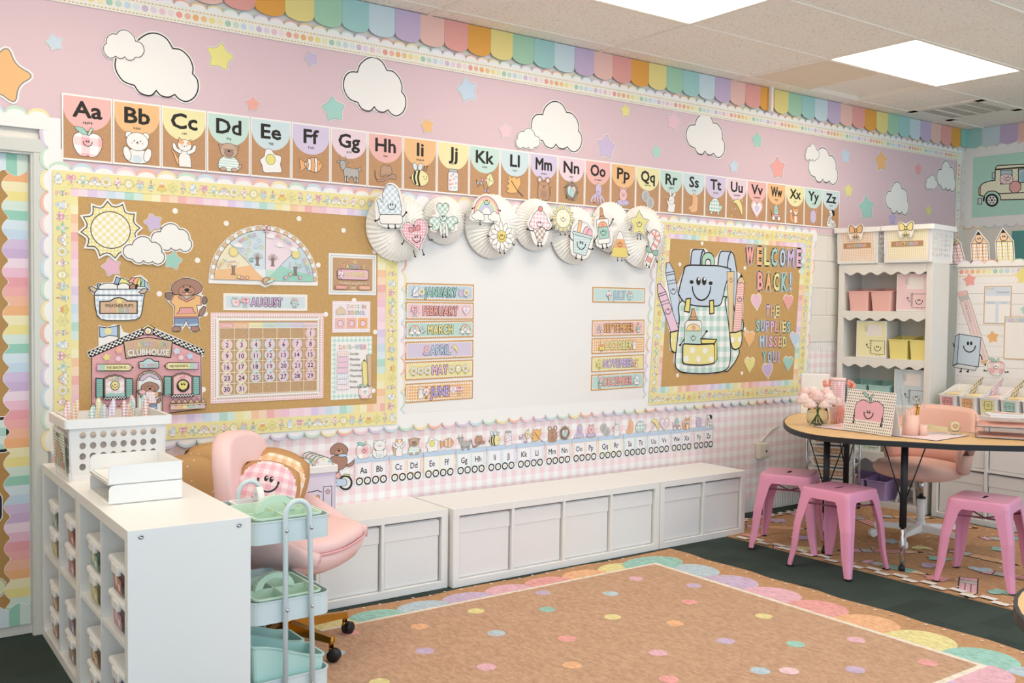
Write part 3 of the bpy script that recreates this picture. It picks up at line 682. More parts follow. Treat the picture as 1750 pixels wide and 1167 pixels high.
for sx in (-.03, .075):
    for sy in (-1, 1): MB().lathe([(.0001, -.012), (.02, -.012), (.024, 0), (.02, .012), (.0001, .012)], n=14).build('caster', 'black', cart, (sx, sy*(hd+.014), .025), (0, pi/2, 0))
def caddy(loc, rz, label, w=.115, d=.14, h=.085, m='mint'):
    t = thing('caddy', label, 'caddy', loc, rz, 'mint caddies in the utility cart'); b = MB()
    o0 = rrect(-w*.86, -d*.88, w*.86, d*.88, .02, 3); o1 = rrect(-w, -d, w, d, .022, 3); l = rrect(-w-.005, -d-.005, w+.005, d+.005, .025, 3); i1 = rrect(-w+.003, -d+.003, w-.003, d-.003, .019, 3); i0 = rrect(-w*.86+.003, -d*.88+.003, w*.86-.003, d*.88-.003, .018, 3)
    b.loft([[(u, v, 0) for u, v in o0], [(u, v, h-.006) for u, v in o1], [(u, v, h-.006) for u, v in l], [(u, v, h) for u, v in l], [(u, v, h) for u, v in i1], [(u, v, .004) for u, v in i0]], smooth=False); b.build('tub', m, t)
    MB().box(-w+.006, w-.006, -.003, .003, .004, h-.008).build('divider', m, t); MB().box(-.003, .003, -d+.006, -.003, .004, h-.008).build('divider', m, t); MB().box(-.003, .003, .003, d-.006, .004, h-.008).build('divider', m, t)
    arch = [(w*.62*cos(q*pi/12), h-.012+.062*sin(q*pi/12)) for q in range(13)]; inner = [(w*.38*cos(q*pi/12), h-.004+.034*sin(q*pi/12)) for q in range(13)]
    b = MB(); R0 = [[(u, s_*.012, v) for u, v in arch+inner[::-1]] for s_ in (-1, 1)]; A_ = arch+inner[::-1]
    b.prism(A_, -.012, .012, lambda u, v, n: (u, n, v)).build('handle', m, t); return t
cc = ((CX0+CX1)/2, (CY0+CY1)/2)
caddy((cc[0]+.0, cc[1]-.055, .6235), 0, 'mint divided caddy with arched handle in the top tray of the cart', .122, .14)
caddy((cc[0]-.005, cc[1]-.06, .3435), 0, 'mint divided caddy with arched handle in the middle tray of the cart', .122, .14)
t = caddy((cc[0]+.02, cc[1]+.15, .6235), pi/2, 'white caddy with round handle behind the mint one on the cart', .05, .10, .08, 'white_plastic')
def magazine_bin(loc, rz, label, w, d, h, m, group=None, flare=1.08, low=.62, nm='book_bin', curve=True):
    """open bin, low scooped front at local -Y, tall back"""
    t = thing(nm, label, 'bin', loc, rz, group); b = MB(); N = 8
    def ring(k, z, inset=0): return rrect(-w/2*k+inset, -d/2*k+inset, w/2*k-inset, d/2*k-inset, .012, 2)
    o0 = ring(1/flare, 0); o1 = ring(1, 0); i1 = ring(1, 0, .003); i0 = ring(1/flare, 0, .003)
    def top(v): s_ = min(1, max(0, (v+d/2)/d)); s_ = s_*s_*(3-2*s_) if curve else s_; return h*(low+(1-low)*s_)
    lp = rrect(-w/2-.005, -d/2-.005, w/2+.005, d/2+.005, .015, 2)
    def dens(r):
        q = []
        for i in range(len(r)):
            a_, c_ = r[i], r[(i+1) % len(r)]; L = hypot(c_[0]-a_[0], c_[1]-a_[1]); k = 6 if L > .05 else 1
            q += [(a_[0]+(c_[0]-a_[0])*j/k, a_[1]+(c_[1]-a_[1])*j/k) for j in range(k)]
        return q
    D = [dens(r) for r in (o0, o1, lp, lp, i1, i0)]
    b.loft([[(u, v, 0) for u, v in D[0]], [(u, v, top(v)-.006) for u, v in D[1]], [(u, v, top(v)-.006) for u, v in D[2]], [(u, v, top(v)) for u, v in D[3]], [(u, v, top(v)) for u, v in D[4]], [(u, v, .004) for u, v in D[5]]], smooth=False)
    b.build('shell', m, t); return t
magazine_bin((cc[0], cc[1]-.115, .0635), pi/2, 'aqua magazine bin nearest the camera on the bottom of the cart', .15, .27, .20, 'mint2', 'aqua bins at the bottom of the cart')
magazine_bin((cc[0], cc[1]+.06, .0635), pi/2, 'aqua magazine bin behind another on the bottom of the cart', .15, .27, .20, 'mint2', 'aqua bins at the bottom of the cart')
# ============================================================ PINK SWIVEL CHAIR (gold base)
mat('pink_vinyl', '#f5d0ce', .5, noise=.02, nscale=6); mat('pink_boucle', '#f0bfae', .95, noise=.06, nscale=220, bump=.6, sheen=.3); mat('pink_metal', '#e196b4', .32)
def star_base(t, m, mc, mw, R_=.28, rot=.0, hubz=.1, arm_r=.016, n=5):
    MB().lathe([(.0001, .05), (.03, .05), (.035, .07), (.032, .13), (.0001, .13)], n=16).build('hub', m, t)
    for k in range(n):
        a_ = rot+2*pi*k/n; c_, s_ = cos(a_), sin(a_); T_ = lambda r, y, z: (r*c_-y*s_, r*s_+y*c_, z)
        b = MB(); b.loft([[T_(.02, -.022, .07), T_(.02, .022, .07), T_(.02, .018, .115), T_(.02, -.018, .115)], [T_(R_, -.013, .075), T_(R_, .013, .075), T_(R_, .011, .1), T_(R_, -.011, .1)]], smooth=False)
        b.tube([T_(R_-.008, 0, .1), T_(R_-.008, 0, .055)], .011, 8); arm = b.build('base_arm', m, t)
        MB().lathe([(.0001, -.022), (.02, -.022), (.027, -.016), (.027, -.004), (.018, -.002), (.018, .002), (.027, .004), (.027, .016), (.02, .022), (.0001, .022)], n=14).build('caster', mw, t, T_(R_+.008, 0, .0275), (pi/2, 0, a_+.5))
        MB().tube([T_(R_-.012, 0, .06), T_(R_-.012, 0, .035)], .008, 8).build('caster_fork', mc, t)
HUB = (-3.295, -.755)
ch = thing('swivel_chair', 'pink upholstered swivel chair with shiny gold star base beside the cart', 'chair', (*HUB, .0055), radians(-48))
star_base(ch, 'gold', 'gold', 'black', .285, radians(-72)+radians(48))
MB().tube([(0, 0, .12), (0, 0, .36)], .022, 12).build('column', 'gold', ch)
def pad(mb, ring_fn, levels): mb.loft([ring_fn(*l) for l in levels])
def sq_ring(cx, cy, z, rx, ry, p=3.2, n=28, tilt=0):
    o = []
    for k in range(n):
        a_ = 2*pi*k/n; c_, s_ = cos(a_), sin(a_); x = rx*math.copysign(abs(c_)**(2/p), c_); y = ry*math.copysign(abs(s_)**(2/p), s_); o.append((cx+x, cy+y, z+tilt*x))
    return o
b = MB(); b.loft([sq_ring(.03, 0, z, rx, ry, 3.0) for z, rx, ry in [(.355, .10, .1), (.36, .2, .2), (.385, .25, .255), (.43, .275, .285), (.452, .272, .282), (.456, .262, .272)]]); b.build('seat_shell', 'pink_vinyl', ch)
b = MB(); b.loft([sq_ring(.045, 0, z, rx, ry, 3.0, tilt=.03) for z, rx, ry in [(.452, .25, .26), (.462, .262, .272), (.485, .262, .272), (.5, .245, .255), (.507, .2, .21), (.509, .1, .1)]]); b.build('seat_cushion', 'pink_vinyl', ch)
b = MB(); b.tube([(x, y, z) for x, y, z in sq_ring(.045, 0, .455, .267, .277, 3.0, tilt=.03)], .005, 6, closed=True).build('piping', mat('pink_piping', '#eab0b4', .5), ch)
# wrap-around side wings of the shell, and the tall padded back
def wing(s_):
    R_ = []
    for k in range(11):
        u = k/10; x = .26-.50*u; y = s_*(.262+.02*sin(u*pi)); top = .47+.15*sin(min(1, u*1.25)*pi/2)**1.6; R_.append([(x, y-s_*.022, .44), (x, y+s_*.018, .42), (x, y+s_*.026, (top+.44)/2), (x, y+s_*.012, top), (x, y-s_*.012, top+.004), (x, y-s_*.03, (top+.46)/2)])
    return MB().loft(R_)
for s_ in (-1, 1): wing(s_).build('side_wing', 'pink_vinyl', ch, smooth=True)
def back_pad(t, cx, w, z0, z1, lean, th, m, curve=.05, name='backrest', p=3.0):
    """upright rounded slab, thickness along x, leaning back towards -x"""
    zc = (z0+z1)/2; hz = (z1-z0)/2; L = []
    for f, e in [(-th/2, .80), (-th/2*.9, .92), (-th/4, .99), (0, 1), (th/4, .99), (th/2*.9, .92), (th/2, .78)]:
        ring_ = []
        for k in range(32):
            a_ = 2*pi*k/32; c_, s_ = cos(a_), sin(a_); y = w/2*e*math.copysign(abs(c_)**(2/p), c_); z = zc+(hz-(1-e)*.09)*math.copysign(abs(s_)**(2/p), s_); ring_.append((cx+f-lean*(z-z0)+curve*(y/(w/2))**2, y, z))
        L.append(ring_)
    return MB().loft(L).build(name, m, t, smooth=True)
back_pad(ch, -.20, .42, .44, .905, .10, .09, 'pink_vinyl')
if False: MB().tube([(-.255-.10*.2, -.18, .6), (-.27, -.19, .7), (-.285, -.17, .85), (-.29, -.1, .9), (-.29, .1, .9), (-.285, .17, .85), (-.27, .19, .7), (-.26, .18, .6)], .004, 6).build('back_piping', 'pink_piping', ch)
# ============================================================ STOOLS
def stool(loc, rz, label):
    t = thing('metal_stool', label, 'stool', (*loc, .0055), rz, 'pink metal stools around the desk'); hs = .152; H_ = .455; sp = .202
    b = MB(); n = 6; ro = lambda e, r: rrect(-hs+e, -hs+e, hs-e, hs-e, r, n); o = ro(0, .035); m_ = len(o)
    slot = [(.034*cos(2*pi*(k+.5)/m_+pi/m_*0+.0), .0) for k in range(m_)]
    def slotring(z, k_=1): 
        q = []
        for u, v in ro(.0, .035):
            a_ = atan2(v, u); q.append((k_*.048*math.copysign(abs(cos(a_))**.6, cos(a_)), k_*.012*math.copysign(abs(sin(a_))**.6, sin(a_)), z))
        return q
    b.loft([[(u, v, H_-.055) for u, v in ro(-.006, .038)], [(u, v, H_-.012) for u, v in ro(-.001, .036)], [(u, v, H_-.003) for u, v in ro(.003, .033)], [(u, v, H_) for u, v in ro(.014, .028)], [(u, v, H_) for u, v in ro(.02, .025)], slotring(H_, 1.35), slotring(H_, 1.12), slotring(H_-.002)], cap0=False, cap1=False)
    b.build('seat', 'pink_metal', t); MB().box(-.07, .07, -.03, .03, H_-.009, H_-.006).build('slot_shade', 'black', t)  # flat black plate under the slot, painted stand-in for the shade inside
    for sx in (-1, 1):
        for sy in (-1, 1):
            L = []
            for z, c_, w, th in [(H_-.03, hs+.002, .095, .006), (H_-.075, hs+.008, .07, .006), (.25, hs+.028, .055, .008), (.10, sp-.012, .044, .010), (.035, sp-.004, .034, .012), (.006, sp-.001, .03, .012)]:
                r = min(.02, w*.5); P_ = [(c_-w, c_), (c_-r, c_), (c_-r*.3, c_-r*.3), (c_, c_-r), (c_, c_-w), (c_-th, c_-w), (c_-th-r*.3, c_-r*.6-th), (c_-r*.6-th, c_-th-r*.3), (c_-w, c_-th)]
                L.append([(sx*x, sy*y, z) for x, y in P_])
            leg = MB().loft(L, smooth=False).build('leg', 'pink_metal', t)
            MB().box(sx*(sp-.032) if sx > 0 else -sp-.001, (sp+.001) if sx > 0 else -(sp-.032), sy*(sp-.032) if sy > 0 else -sp-.001, (sp+.001) if sy > 0 else -(sp-.032), 0, .007, .002, 1).build('rubber_foot', 'black', leg)
            rib = [(sx*(hs+.034), sy*(hs+.034-.012), .24), (sx*(sp-.004), sy*(sp-.016), .09)]
    for s_ in (-1, 1): MB().tube([(-.15, s_*-.15, H_-.09), (0, 0, H_-.115), (.15, s_*.15, H_-.09)], .005, 6).build('cross_brace', mat('pink_dark', '#a56478', .4), t)
    return t
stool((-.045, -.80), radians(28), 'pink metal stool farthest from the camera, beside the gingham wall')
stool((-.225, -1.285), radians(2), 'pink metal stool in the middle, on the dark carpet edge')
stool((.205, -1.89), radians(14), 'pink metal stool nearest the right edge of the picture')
# ============================================================ KIDNEY DESK
mat('oak_lam', '#e4bd86', .4, noise=.10, nscale=14); mat('band', '#202124', .5)
TZ = .745
DOUT = [(.85, -.33), (.475, -.41), (.23, -.54), (.02, -.70), (-.17, -.90), (-.275, -1.09), (-.29, -1.25), (-.235, -1.41), (-.135, -1.555), (.0, -1.76), (.07, -1.845), (.305, -2.04), (.6, -2.19), (.9, -2.25), (1.02, -2.12), (.85, -1.92), (.66, -1.72), (.57, -1.52), (.55, -1.3), (.62, -1.08), (.8, -.86), (1.0, -.66), (1.06, -.44)]
DOUT = ccw(spl(DOUT, 4))
desk = thing('kidney_desk', 'oak-topped kidney table with black edge and adjustable legs', 'desk', (0, 0, 0))
MB().prism(off(DOUT, -.004), TZ-.026, TZ).build('table_top', 'oak_lam', desk)
b = MB(); o1 = off(DOUT, .004); i1 = off(DOUT, -.004); b.loft([[(u, v, TZ-.03) for u, v in i1], [(u, v, TZ-.03) for u, v in o1], [(u, v, TZ-.002) for u, v in o1], [(u, v, TZ+.001) for u, v in off(DOUT, -.001)], [(u, v, TZ+.0005) for u, v in i1]], smooth=False, cap0=True, cap1=False).build('edge_band', 'band', desk)
for x, y, dx in [(.013, -1.53, .11), (-.022, -1.047, .11), (.78, -.62, .08), (.80, -2.12, .12)]:
    leg = MB().tube([(x, y, TZ-.03), (x, y, .25)], .019, 12).build('leg', 'band', desk)
    MB().tube([(x, y, .25), (x, y, .025)], .013, 10).build('chrome_tube', 'chrome', leg); MB().lathe([(.0001, 0), (.018, 0), (.018, .025), (.012, .03), (.0001, .03)], (x, y, .0055), 12).build('foot', 'band', leg)
    for s_ in (-1, 1): MB().tube([(x+s_*dx*.6, y-s_*dx*.8, TZ-.03), (x+s_*.006, y-s_*.008, .40)], .0035, 6).build('brace', 'band', leg)
# second table, only its corner in frame
t2 = thing('black_edged_table', 'corner of another black-edged table at the bottom right', 'table', (0, 0, 0))
o = ell(-2.308, -3.878, .5, .5, 48); MB().prism(o, TZ-.026, TZ).build('table_top', 'oak_lam', t2)
o1 = off(o, .008); b = MB(); b.loft([[(u, v, TZ-.03) for u, v in o], [(u, v, TZ-.03) for u, v in o1], [(u, v, TZ) for u, v in o1], [(u, v, TZ+.0005) for u, v in off(o, -.002)]], smooth=False, cap1=False).build('edge_band', 'band', t2)
for k in range(4):
    a_ = pi/4+k*pi/2; x, y = -2.308+.38*cos(a_), -3.878+.38*sin(a_); MB().tube([(x, y, TZ-.03), (x, y, .0)], .02, 12).build('leg', 'band', t2)
# ============================================================ BOUCLE OFFICE CHAIR
oc = thing('office_chair', 'blush boucle office chair with white star base behind the desk', 'chair', (.735, -1.20, .0055), radians(172))
mat('white_metal', '#eceae8', .35)
star_base(oc, 'white_metal', 'white_metal', 'white_plastic', .27, radians(20))
MB().tube([(0, 0, .1), (0, 0, .28)], .025, 14).build('column_sleeve', 'white_metal', oc); MB().tube([(0, 0, .28), (0, 0, .42)], .014, 12).build('gas_lift', 'chrome', oc); MB().lathe([(.0001, .275), (.028, .275), (.028, .285), (.0001, .285)], n=14).build('collar', 'black', oc)
b = MB(); b.loft([sq_ring(.04, 0, z, rx, ry, 2.6) for z, rx, ry in [(.41, .1, .1), (.415, .18, .2), (.43, .22, .235), (.455, .235, .25), (.48, .235, .25), (.505, .21, .225), (.517, .15, .16), (.52, .06, .06)]]); b.build('seat', 'pink_boucle', oc)
L = []
for k in range(19):                                     # backrest wraps round the rear of the seat
    a_ = radians(98)+radians(164)*k/18; u = abs(k-9)/9; top = .845-.30*max(0, u-.35)**2*1.6-.10*max(0, u-.75); r = .235; c_, s_ = cos(a_), sin(a_); lean = .05
    prof = [(r-.005, .47), (r+.04, .46), (r+.055, .56), (r+.055+lean, .72), (r+.04+lean, top-.03), (r+.015+lean, top), (r-.012+lean, top-.03), (r-.02+lean*.8, .7), (r-.02, .56)]
    ring_ = [(.02+q*c_*1.0, q*s_*1.06, z) for q, z in prof]; L.append(ring_)
    if k in (0, 18):
        m_ = [sum(v[i] for v in ring_)/len(ring_) for i in range(3)]; sg = -1 if k == 0 else 1; ext = [[tuple(m_[i]+(v[i]-m_[i])*f+(sg*e*(-s_) if i == 0 else sg*e*c_ if i == 1 else 0) for i in range(3)) for v in ring_] for f, e in ((.8, .018), (.4, .028))]
        if k == 0: L = ext[::-1]+[ring_]
        else: L += ext
MB().loft(L).build('backrest', 'pink_boucle', oc, smooth=True)
MB().tube([(.0, -.02, .4), (.05, -.24, .39)], .008, 8).build('lever', 'white_metal', oc)
# ============================================================ SCALLOPED SHELF
SL, SR = Vector((1.437, -.055)), Vector((1.537, -.757)); sv = SR-SL; SW = sv.length; SA = atan2(sv.y, sv.x); SD = .29; SH = 1.787
sh = thing('scalloped_bookcase', 'tall off-white bookcase with scalloped shelf edges in the corner', 'bookcase', (SL.x, SL.y, 0), SA)
st = .045
for x in (0, SW-st): MB().box(x, x+st, 0, SD, 0, SH, .002, 1).build('side_panel', 'cream_lam', sh)
MB().box(st, SW-st, SD-.01, SD-.002, .05, SH-.01).build('back_panel', 'cream_lam', sh); MB().box(0.0, SW, 0.004, SD, SH, SH+.012, .002, 1).build('top_board', 'cream_lam', sh)
ROW = [.045, .405, .752, 1.10, 1.447]
for z in ROW: MB().box(st, SW-st, .012, SD-.01, z-.018, z).build('shelf_board', 'cream_lam', sh)
def valance(z1, drop, nsc=8):
    P_ = [(st, z1), (SW-st, z1)]; N = nsc*8; wv = SW-2*st
    P2 = [(SW-st-wv*k/N, z1-drop+.011*cos(2*pi*nsc*k/N)*1.0) for k in range(N+1)]
    return MB().prism([(SW-st, z1)]+P2+[(st, z1)], -.004, .012, lambda u, v, n: (u, n, v))
valance(SH, .065, 6).build('scalloped_valance', 'cream_lam', sh)
for z in ROW[1:]: valance(z, .062, 6).build('scalloped_valance', 'cream_lam', sh)
MB().box(st, SW-st, -.003, .012, 0, ROW[0]).build('plinth', 'cream_lam', sh)
def spt(u, v): return (SL.x+u*cos(SA)-v*sin(SA), SL.y+u*sin(SA)+v*cos(SA))
mat('bin_pink', '#f0bcb4', .4); mat('bin_yellow', '#eee08c', .4); mat('bin_aqua', '#aed4cd', .4); mat('bin_mint', '#c6e0bf', .4); mat('bin_purple', '#b79ccc', .4)
def sbin(u, z, m, label, w=.158, h=.17):
    q = spt(u, .13); return magazine_bin((q[0], q[1], z), SA, label, w, .235, h, m, 'plastic book bins in the scalloped bookcase', 1.14, .86)
def folder(u, z, c, label, w=.235, h=.275, nm='file_box'):
    q = spt(u, .035); t = thing(nm, label, 'file box', (q[0], q[1], z), SA, 'clear notebook file boxes in the bookcase')
    MB().box(-w/2, w/2, .0, .2, 0, h, .004, 1).build('case', 'white_lam', t)
    a = Art(.00012); a.poly(rect(-w/2+.01, .012, w/2-.008, h-.01), c); a.poly(rect(-w*.16, h*.58, w*.34, h-.03), '#ece6e0')
    a.line([(-w*.2, h*.72), (-w*.2, h*.88), (-w*.13, h*.88), (-w*.13, h*.7), (-w*.17, h*.7), (-w*.17, h*.84)], .0035, '#9a9490')
    a.blob(rect(-.0, .028, w/2-.012, h*.46), c, .0028); face(a, w*.22, h*.27, .05)
    for k in range(8): a.line([(-.012, .04+k*.0125), (.008, .043+k*.0125)], .002)
    a.line([(-.03, .095), (-.025, .078), (-.008, .07)], .0035); a.poly(ell(-.031, .097, .006, .006, 8), INK)
    for k in (0, 1): a.line([(.045+k*.028, .028), (.045+k*.028, .013)], .003)
    art_obj('notebook_print', a, FRAME((0, 0, 0), (1, 0, 0), (0, 0, 1)), .0006, t); return t
sbin(.15, ROW[4], 'bin_pink', 'left pink book bin on the top shelf of the bookcase'); sbin(.325, ROW[4], 'bin_pink', 'right pink book bin on the top shelf of the bookcase')
folder(.55, ROW[4], '#efc9cd', 'pink notebook-printed file box on the top bookcase shelf')
folder(.25, ROW[3], '#f0e8ae', 'yellow notebook-printed file box on the second bookcase shelf'); sbin(.462, ROW[3], 'bin_yellow', 'left yellow book bin on the second bookcase shelf', .145, .165); sbin(.61, ROW[3], 'bin_yellow', 'right yellow book bin on the second bookcase shelf', .13, .165)
sbin(.15, ROW[2], 'bin_aqua', 'left aqua book bin on the third bookcase shelf'); sbin(.325, ROW[2], 'bin_aqua', 'right aqua book bin on the third bookcase shelf'); folder(.55, ROW[2], '#c8d8e2', 'pale blue notebook-printed file box on the third bookcase shelf')
folder(.22, ROW[1], '#cfe3cf', 'pale green file box low in the bookcase behind the desk'); sbin(.45, ROW[1], 'bin_mint', 'left mint book bin low in the bookcase'); sbin(.61, ROW[1], 'bin_mint', 'right mint book bin low in the bookcase', .13)
sbin(.15, ROW[0], 'bin_purple', 'left purple book bin on the bottom bookcase shelf'); sbin(.325, ROW[0], 'bin_purple', 'middle purple book bin on the bottom bookcase shelf'); 
t = thing('easel_stand', 'small white folding stand on the bottom bookcase shelf', 'stand', (*spt(.53, .06), ROW[0]), SA)
for s_ in (-1, 1): MB().tube([(s_*.07, 0, .0), (s_*.03, .06, .21)], .011, 6).build('leg', 'white_plastic', t); MB().tube([(s_*.06, .15, .0), (s_*.03, .065, .2)], .008, 6).build('rear_leg', 'white_plastic', t)
MB().box(-.06, .06, .03, .045, .1, .12, .003, 1).build('ledge', 'white_plastic', t)
# baskets on the bookcase
def bow_art(a, x, y, s, c):
    for k in (-1, 1): a.blob(spl([(x, y), (x+k*.35*s, y+.42*s), (x+k*.55*s, y+.35*s), (x+k*.52*s, y-.15*s), (x+k*.3*s, y-.2*s)], 4), c, s*.05); a.blob([(x, y), (x+k*.38*s, y-.62*s), (x+k*.22*s, y-.5*s), (x+k*.1*s, y-.62*s)], c, s*.05)
    a.blob(ell(x, y, .1*s, .14*s, 10), c, s*.05)
def month_basket(u, c, word, label, w=.30, depth=.33):
    q = spt(u, .155); h = .265; t = basket('month_basket', label, w, depth, h, (q[0], q[1], SH+.012), SA, 8, 9, 5, .0105, .0125, group='month baskets on the bookcase')
    fr = FRAME((0, -depth/2-.0035, 0), (1, 0, 0), (0, -.045, 1)); a = Art(.0001); a.poly(rect(-w/2+.02, .02, w/2-.02, h-.03), c, 'ging6')
    a.poly(rect(-w*.36, h*.42, w*.36, h*.57), '#b9823f', 'kraft'); a.word(word, 0, h*.495, .022, [PK, OR, YE, AQ, BL_, LA], w*.5, .02, .012, '#f4efe8')
    sheet('label_card', rect(-w/2+.012, .012, w/2-.012, h-.022), a, fr, .001, .001, '#f6f1ea', t)
    a = Art(.0001); bow_art(a, 0, h-.022, .09, c); a2 = Art(.0001); a2.add(a)
    ob = off(spl([(0, h+.005), (-.033, h+.02), (-.054, h+.012), (-.052, h-.04), (-.036, h-.085), (0, h-.055), (.036, h-.085), (.052, h-.04), (.054, h+.012), (.033, h+.02)], 3), .004)
    sheet('paper_bow', ob, a, fr, .0225, .001, '#f6f1ea', t); return t
month_basket(.15, '#efb266', 'NOVEMBER', 'white basket with orange gingham label and orange bow on the bookcase'); month_basket(.535, '#f0dd7e', 'OCTOBER', 'white basket with yellow gingham label and yellow bow on the bookcase', .325, .36)
# ============================================================ LOW WHITE CABINET on the right, partition board, book bins
LC = (1.545, -.79)
t, cw, ch_, T_, d_ = cubby('low_cabinet', 'low white cube cabinet with fabric drawers behind the office chair', 1.47, 4, 2, .745, .385, (LC[0], LC[1], 0), -pi/2)
names = ['nearest the bookcase', 'second from the bookcase', 'third from the bookcase', 'farthest from the bookcase']
for k in range(4):
    for r in range(2):
        xx = T_+k*(cw+d_); fabric_bin(LC[0]+.01, LC[1]-xx, T_+r*(ch_+d_), cw, ch_-.012, .34, -pi/2, 'white fabric drawer in the %s row of the low cabinet, %s' % (['lower', 'upper'][r], names[k]), 'fabric drawers in the low cabinet')
mat('tray_clear', '#f8efec', .06, trans=.97, ior=1.08)
bcol = [('#e58d92', 'pink', 'RED'), ('#eeb06c', 'orange', 'ORANGE'), ('#ebe48d', 'yellow', 'YELLOW'), ('#9fd0c4', 'green', 'GREEN'), ('#a9c6e0', 'blue', 'BLUE')]
for k, (c, nm, wd_) in enumerate(bcol):
    y = LC[1]-.085-k*.145; t = magazine_bin((LC[0]+.15, y, .745), -pi/2, 'white book bin with %s notebook label on the low cabinet' % nm, .128, .26, .185, 'white_plastic', 'labelled white book bins on the low cabinet', 1.12, .66)
    a = Art(.0001); a.poly(rect(-.04, .012, .04, .108), c); a.blob(rect(-.022, .045, .026, .1), c, .0022); face(a, .002, .078, .024)
    for q in (0, 1): a.line([(-.008+q*.016, .045), (-.008+q*.016, .036)], .003)
    for q in (-1, 1): a.line([(q*.026, .08), (q*.035, .068)], .0025)
    a.text(wd_, 0, .023, .012, INK, .0, .055)
    art_obj('label_card', a, FRAME((0, -.1185, 0), (1, 0, 0), (0, -.115, 1)), .001, t)
    cc_ = ['#f0d9a8', '#f2e3b4', '#f3d9d0'][k % 3]
    MB().box(-.052, .052, -.06, .1, .01, .13, .004, 1).build('books', mat('books_'+cc_, cc_, .8, noise=.05, nscale=80), t)
    if k > 0:
        dc = ['#f0ddb0', '#f3dbe0'][(k+1) % 2]; a = Art(.0001); a.poly(rect(-.09, .0, .09, .19), dc)
        for i in range(5):
            for j in range(5):
                col_ = INK if k % 2 else '#e4a0ae'; a.poly(ell(-.072+i*.036, .02+j*.038, .0075, .0105, 8), col_)
        sheet('divider_card', rect(-.09, 0, .09, .19), a, FRAME((-.058, .03, .06), (-.12, 1, .3), (0, .55, 1)), 0, .0015, dc, t)
pb = struct(MB().box(1.952, 1.985, -2.9, -.705, 0, 1.80, .002, 1).build('wall_partition', 'white_lam'))
# ============================================================ DRAWER CART beside the bookcase
dc = thing('drawer_cart', 'slim metal-framed rolling cart of clear drawers under the desk', 'cart', (1.07, -.31, .0055), radians(-62))
for sx in (-.16, .16):
    for sy in (-.17, .17): MB().tube([(sx, sy, .05), (sx, sy, .66)], .009, 8).build('post', 'chrome', dc); MB().lathe([(.0001, -.01), (.02, -.01), (.024, 0), (.02, .01), (.0001, .01)], n=12).build('caster', 'black', dc, (sx, sy, .026), (0, pi/2, .4))
    for k in range(7): MB().tube([(sx, -.17, .11+k*.078), (sx, .17, .11+k*.078)], .005, 6).build('rail', 'chrome', dc)
for k in range(7):
    z = .112+k*.078; d = MB(); d.loft([[(-.115, -.18, z), (.115, -.18, z), (.115, .16, z), (-.115, .16, z)], [(-.145, -.185, z+.065), (.145, -.185, z+.065), (.145, .16, z+.065), (-.145, .16, z+.065)]], smooth=False)
    dr = d.build('drawer', 'white_lam', dc); a = Art(.0001); a.poly([(-.105, .008), (.105, .008), (.128, .058), (-.128, .058)], WHITE); a.poly([(-.098, .012), (.098, .012), (.119, .054), (-.119, .054)], '#c8985d')
    a.text(['Things', 'Things', 'Things', 'Things', 'Things', 'Plans', 'Plans'][k], -.055, .033, .018, '#f6f2ea', .01); a.text(['to file', 'to file', 'to do', 'to grade', 'to copy', 'Today', 'Friday'][k], .055, .033, .018, '#f6f2ea', .01)
    art_obj('label_card', a, FRAME((0, -.1802, z), (1, 0, 0), (0, -.077, 1)), .0008, dr)
MB().box(-.175, .175, -.185, .185, .655, .667, .004, 1).build('top_shelf', 'white_lam', dc)
# ============================================================ THINGS ON THE DESK
mat('glass', '#eef3ef', .02, trans=1, ior=1.15); mat('stem', '#4f7244', .6); mat('leaf', '#5f8a4a', .6); mat('petal', '#f8e0d8', .75, noise=.06, nscale=60); mat('petal2', '#f5d0c8', .75, noise=.08, nscale=60)
v = thing('flower_vase', 'glass bowl vase of pale pink peonies on the desk', 'vase', (.10, -.885, TZ))
MB().lathe([(.0001, .004), (.045, .003), (.058, .012), (.066, .045), (.062, .085), (.056, .105), (.054, .105), (.059, .085), (.062, .045), (.054, .015), (.0001, .008)], n=28).build('glass_bowl', 'glass', v)
random.seed(11)
for k in range(9):
    a_ = k*.72; MB().tube([(.035*cos(a_+2.6), .035*sin(a_+2.6), .012), (0.004*cos(a_), .004*sin(a_), .08), (.045*cos(a_), .045*sin(a_), .14)], .0028, 6).build('stem', 'stem', v)
def peony(mb, c, r):
    for L_, (n_, rr, zz, sz) in enumerate([(5, .2, .35, .55), (7, .5, .15, .6), (8, .78, -.1, .62), (8, .85, -.45, .55)]):
        for i in range(n_):
            a_ = 2*pi*i/n_+L_*.5; ctr = Vector((cos(a_)*rr*r, sin(a_)*rr*r, zz*r)); nrm = ctr.normalized(); tx = Vector((-sin(a_), cos(a_), 0)); up = nrm.cross(tx)
            g = []
            for p in range(5):
                row = []
                for q in range(5):
                    u, w_ = (p-2)/2, (q-2)/2; k_ = 1-.18*u*u*w_*w_; row.append(mb.bm.verts.new(Vector(c)+ctr+(tx*u*k_+up*w_*k_)*sz*r*.62-nrm*(.30*(u*u+w_*w_))*r*.6+nrm*.09*r*sin(4*u+1.7*i+2*w_)+Vector((random.uniform(-1, 1), random.uniform(-1, 1), random.uniform(-1, 1)))*.05*r))
                g.append(row)
            for p in range(4):
                for q in range(4): f = mb.bm.faces.new((g[p][q], g[p+1][q], g[p+1][q+1], g[p][q+1])); f.smooth = True
    bmesh.ops.create_uvsphere(mb.bm, u_segments=10, v_segments=6, radius=r*.62, matrix=Matrix.Translation(c))
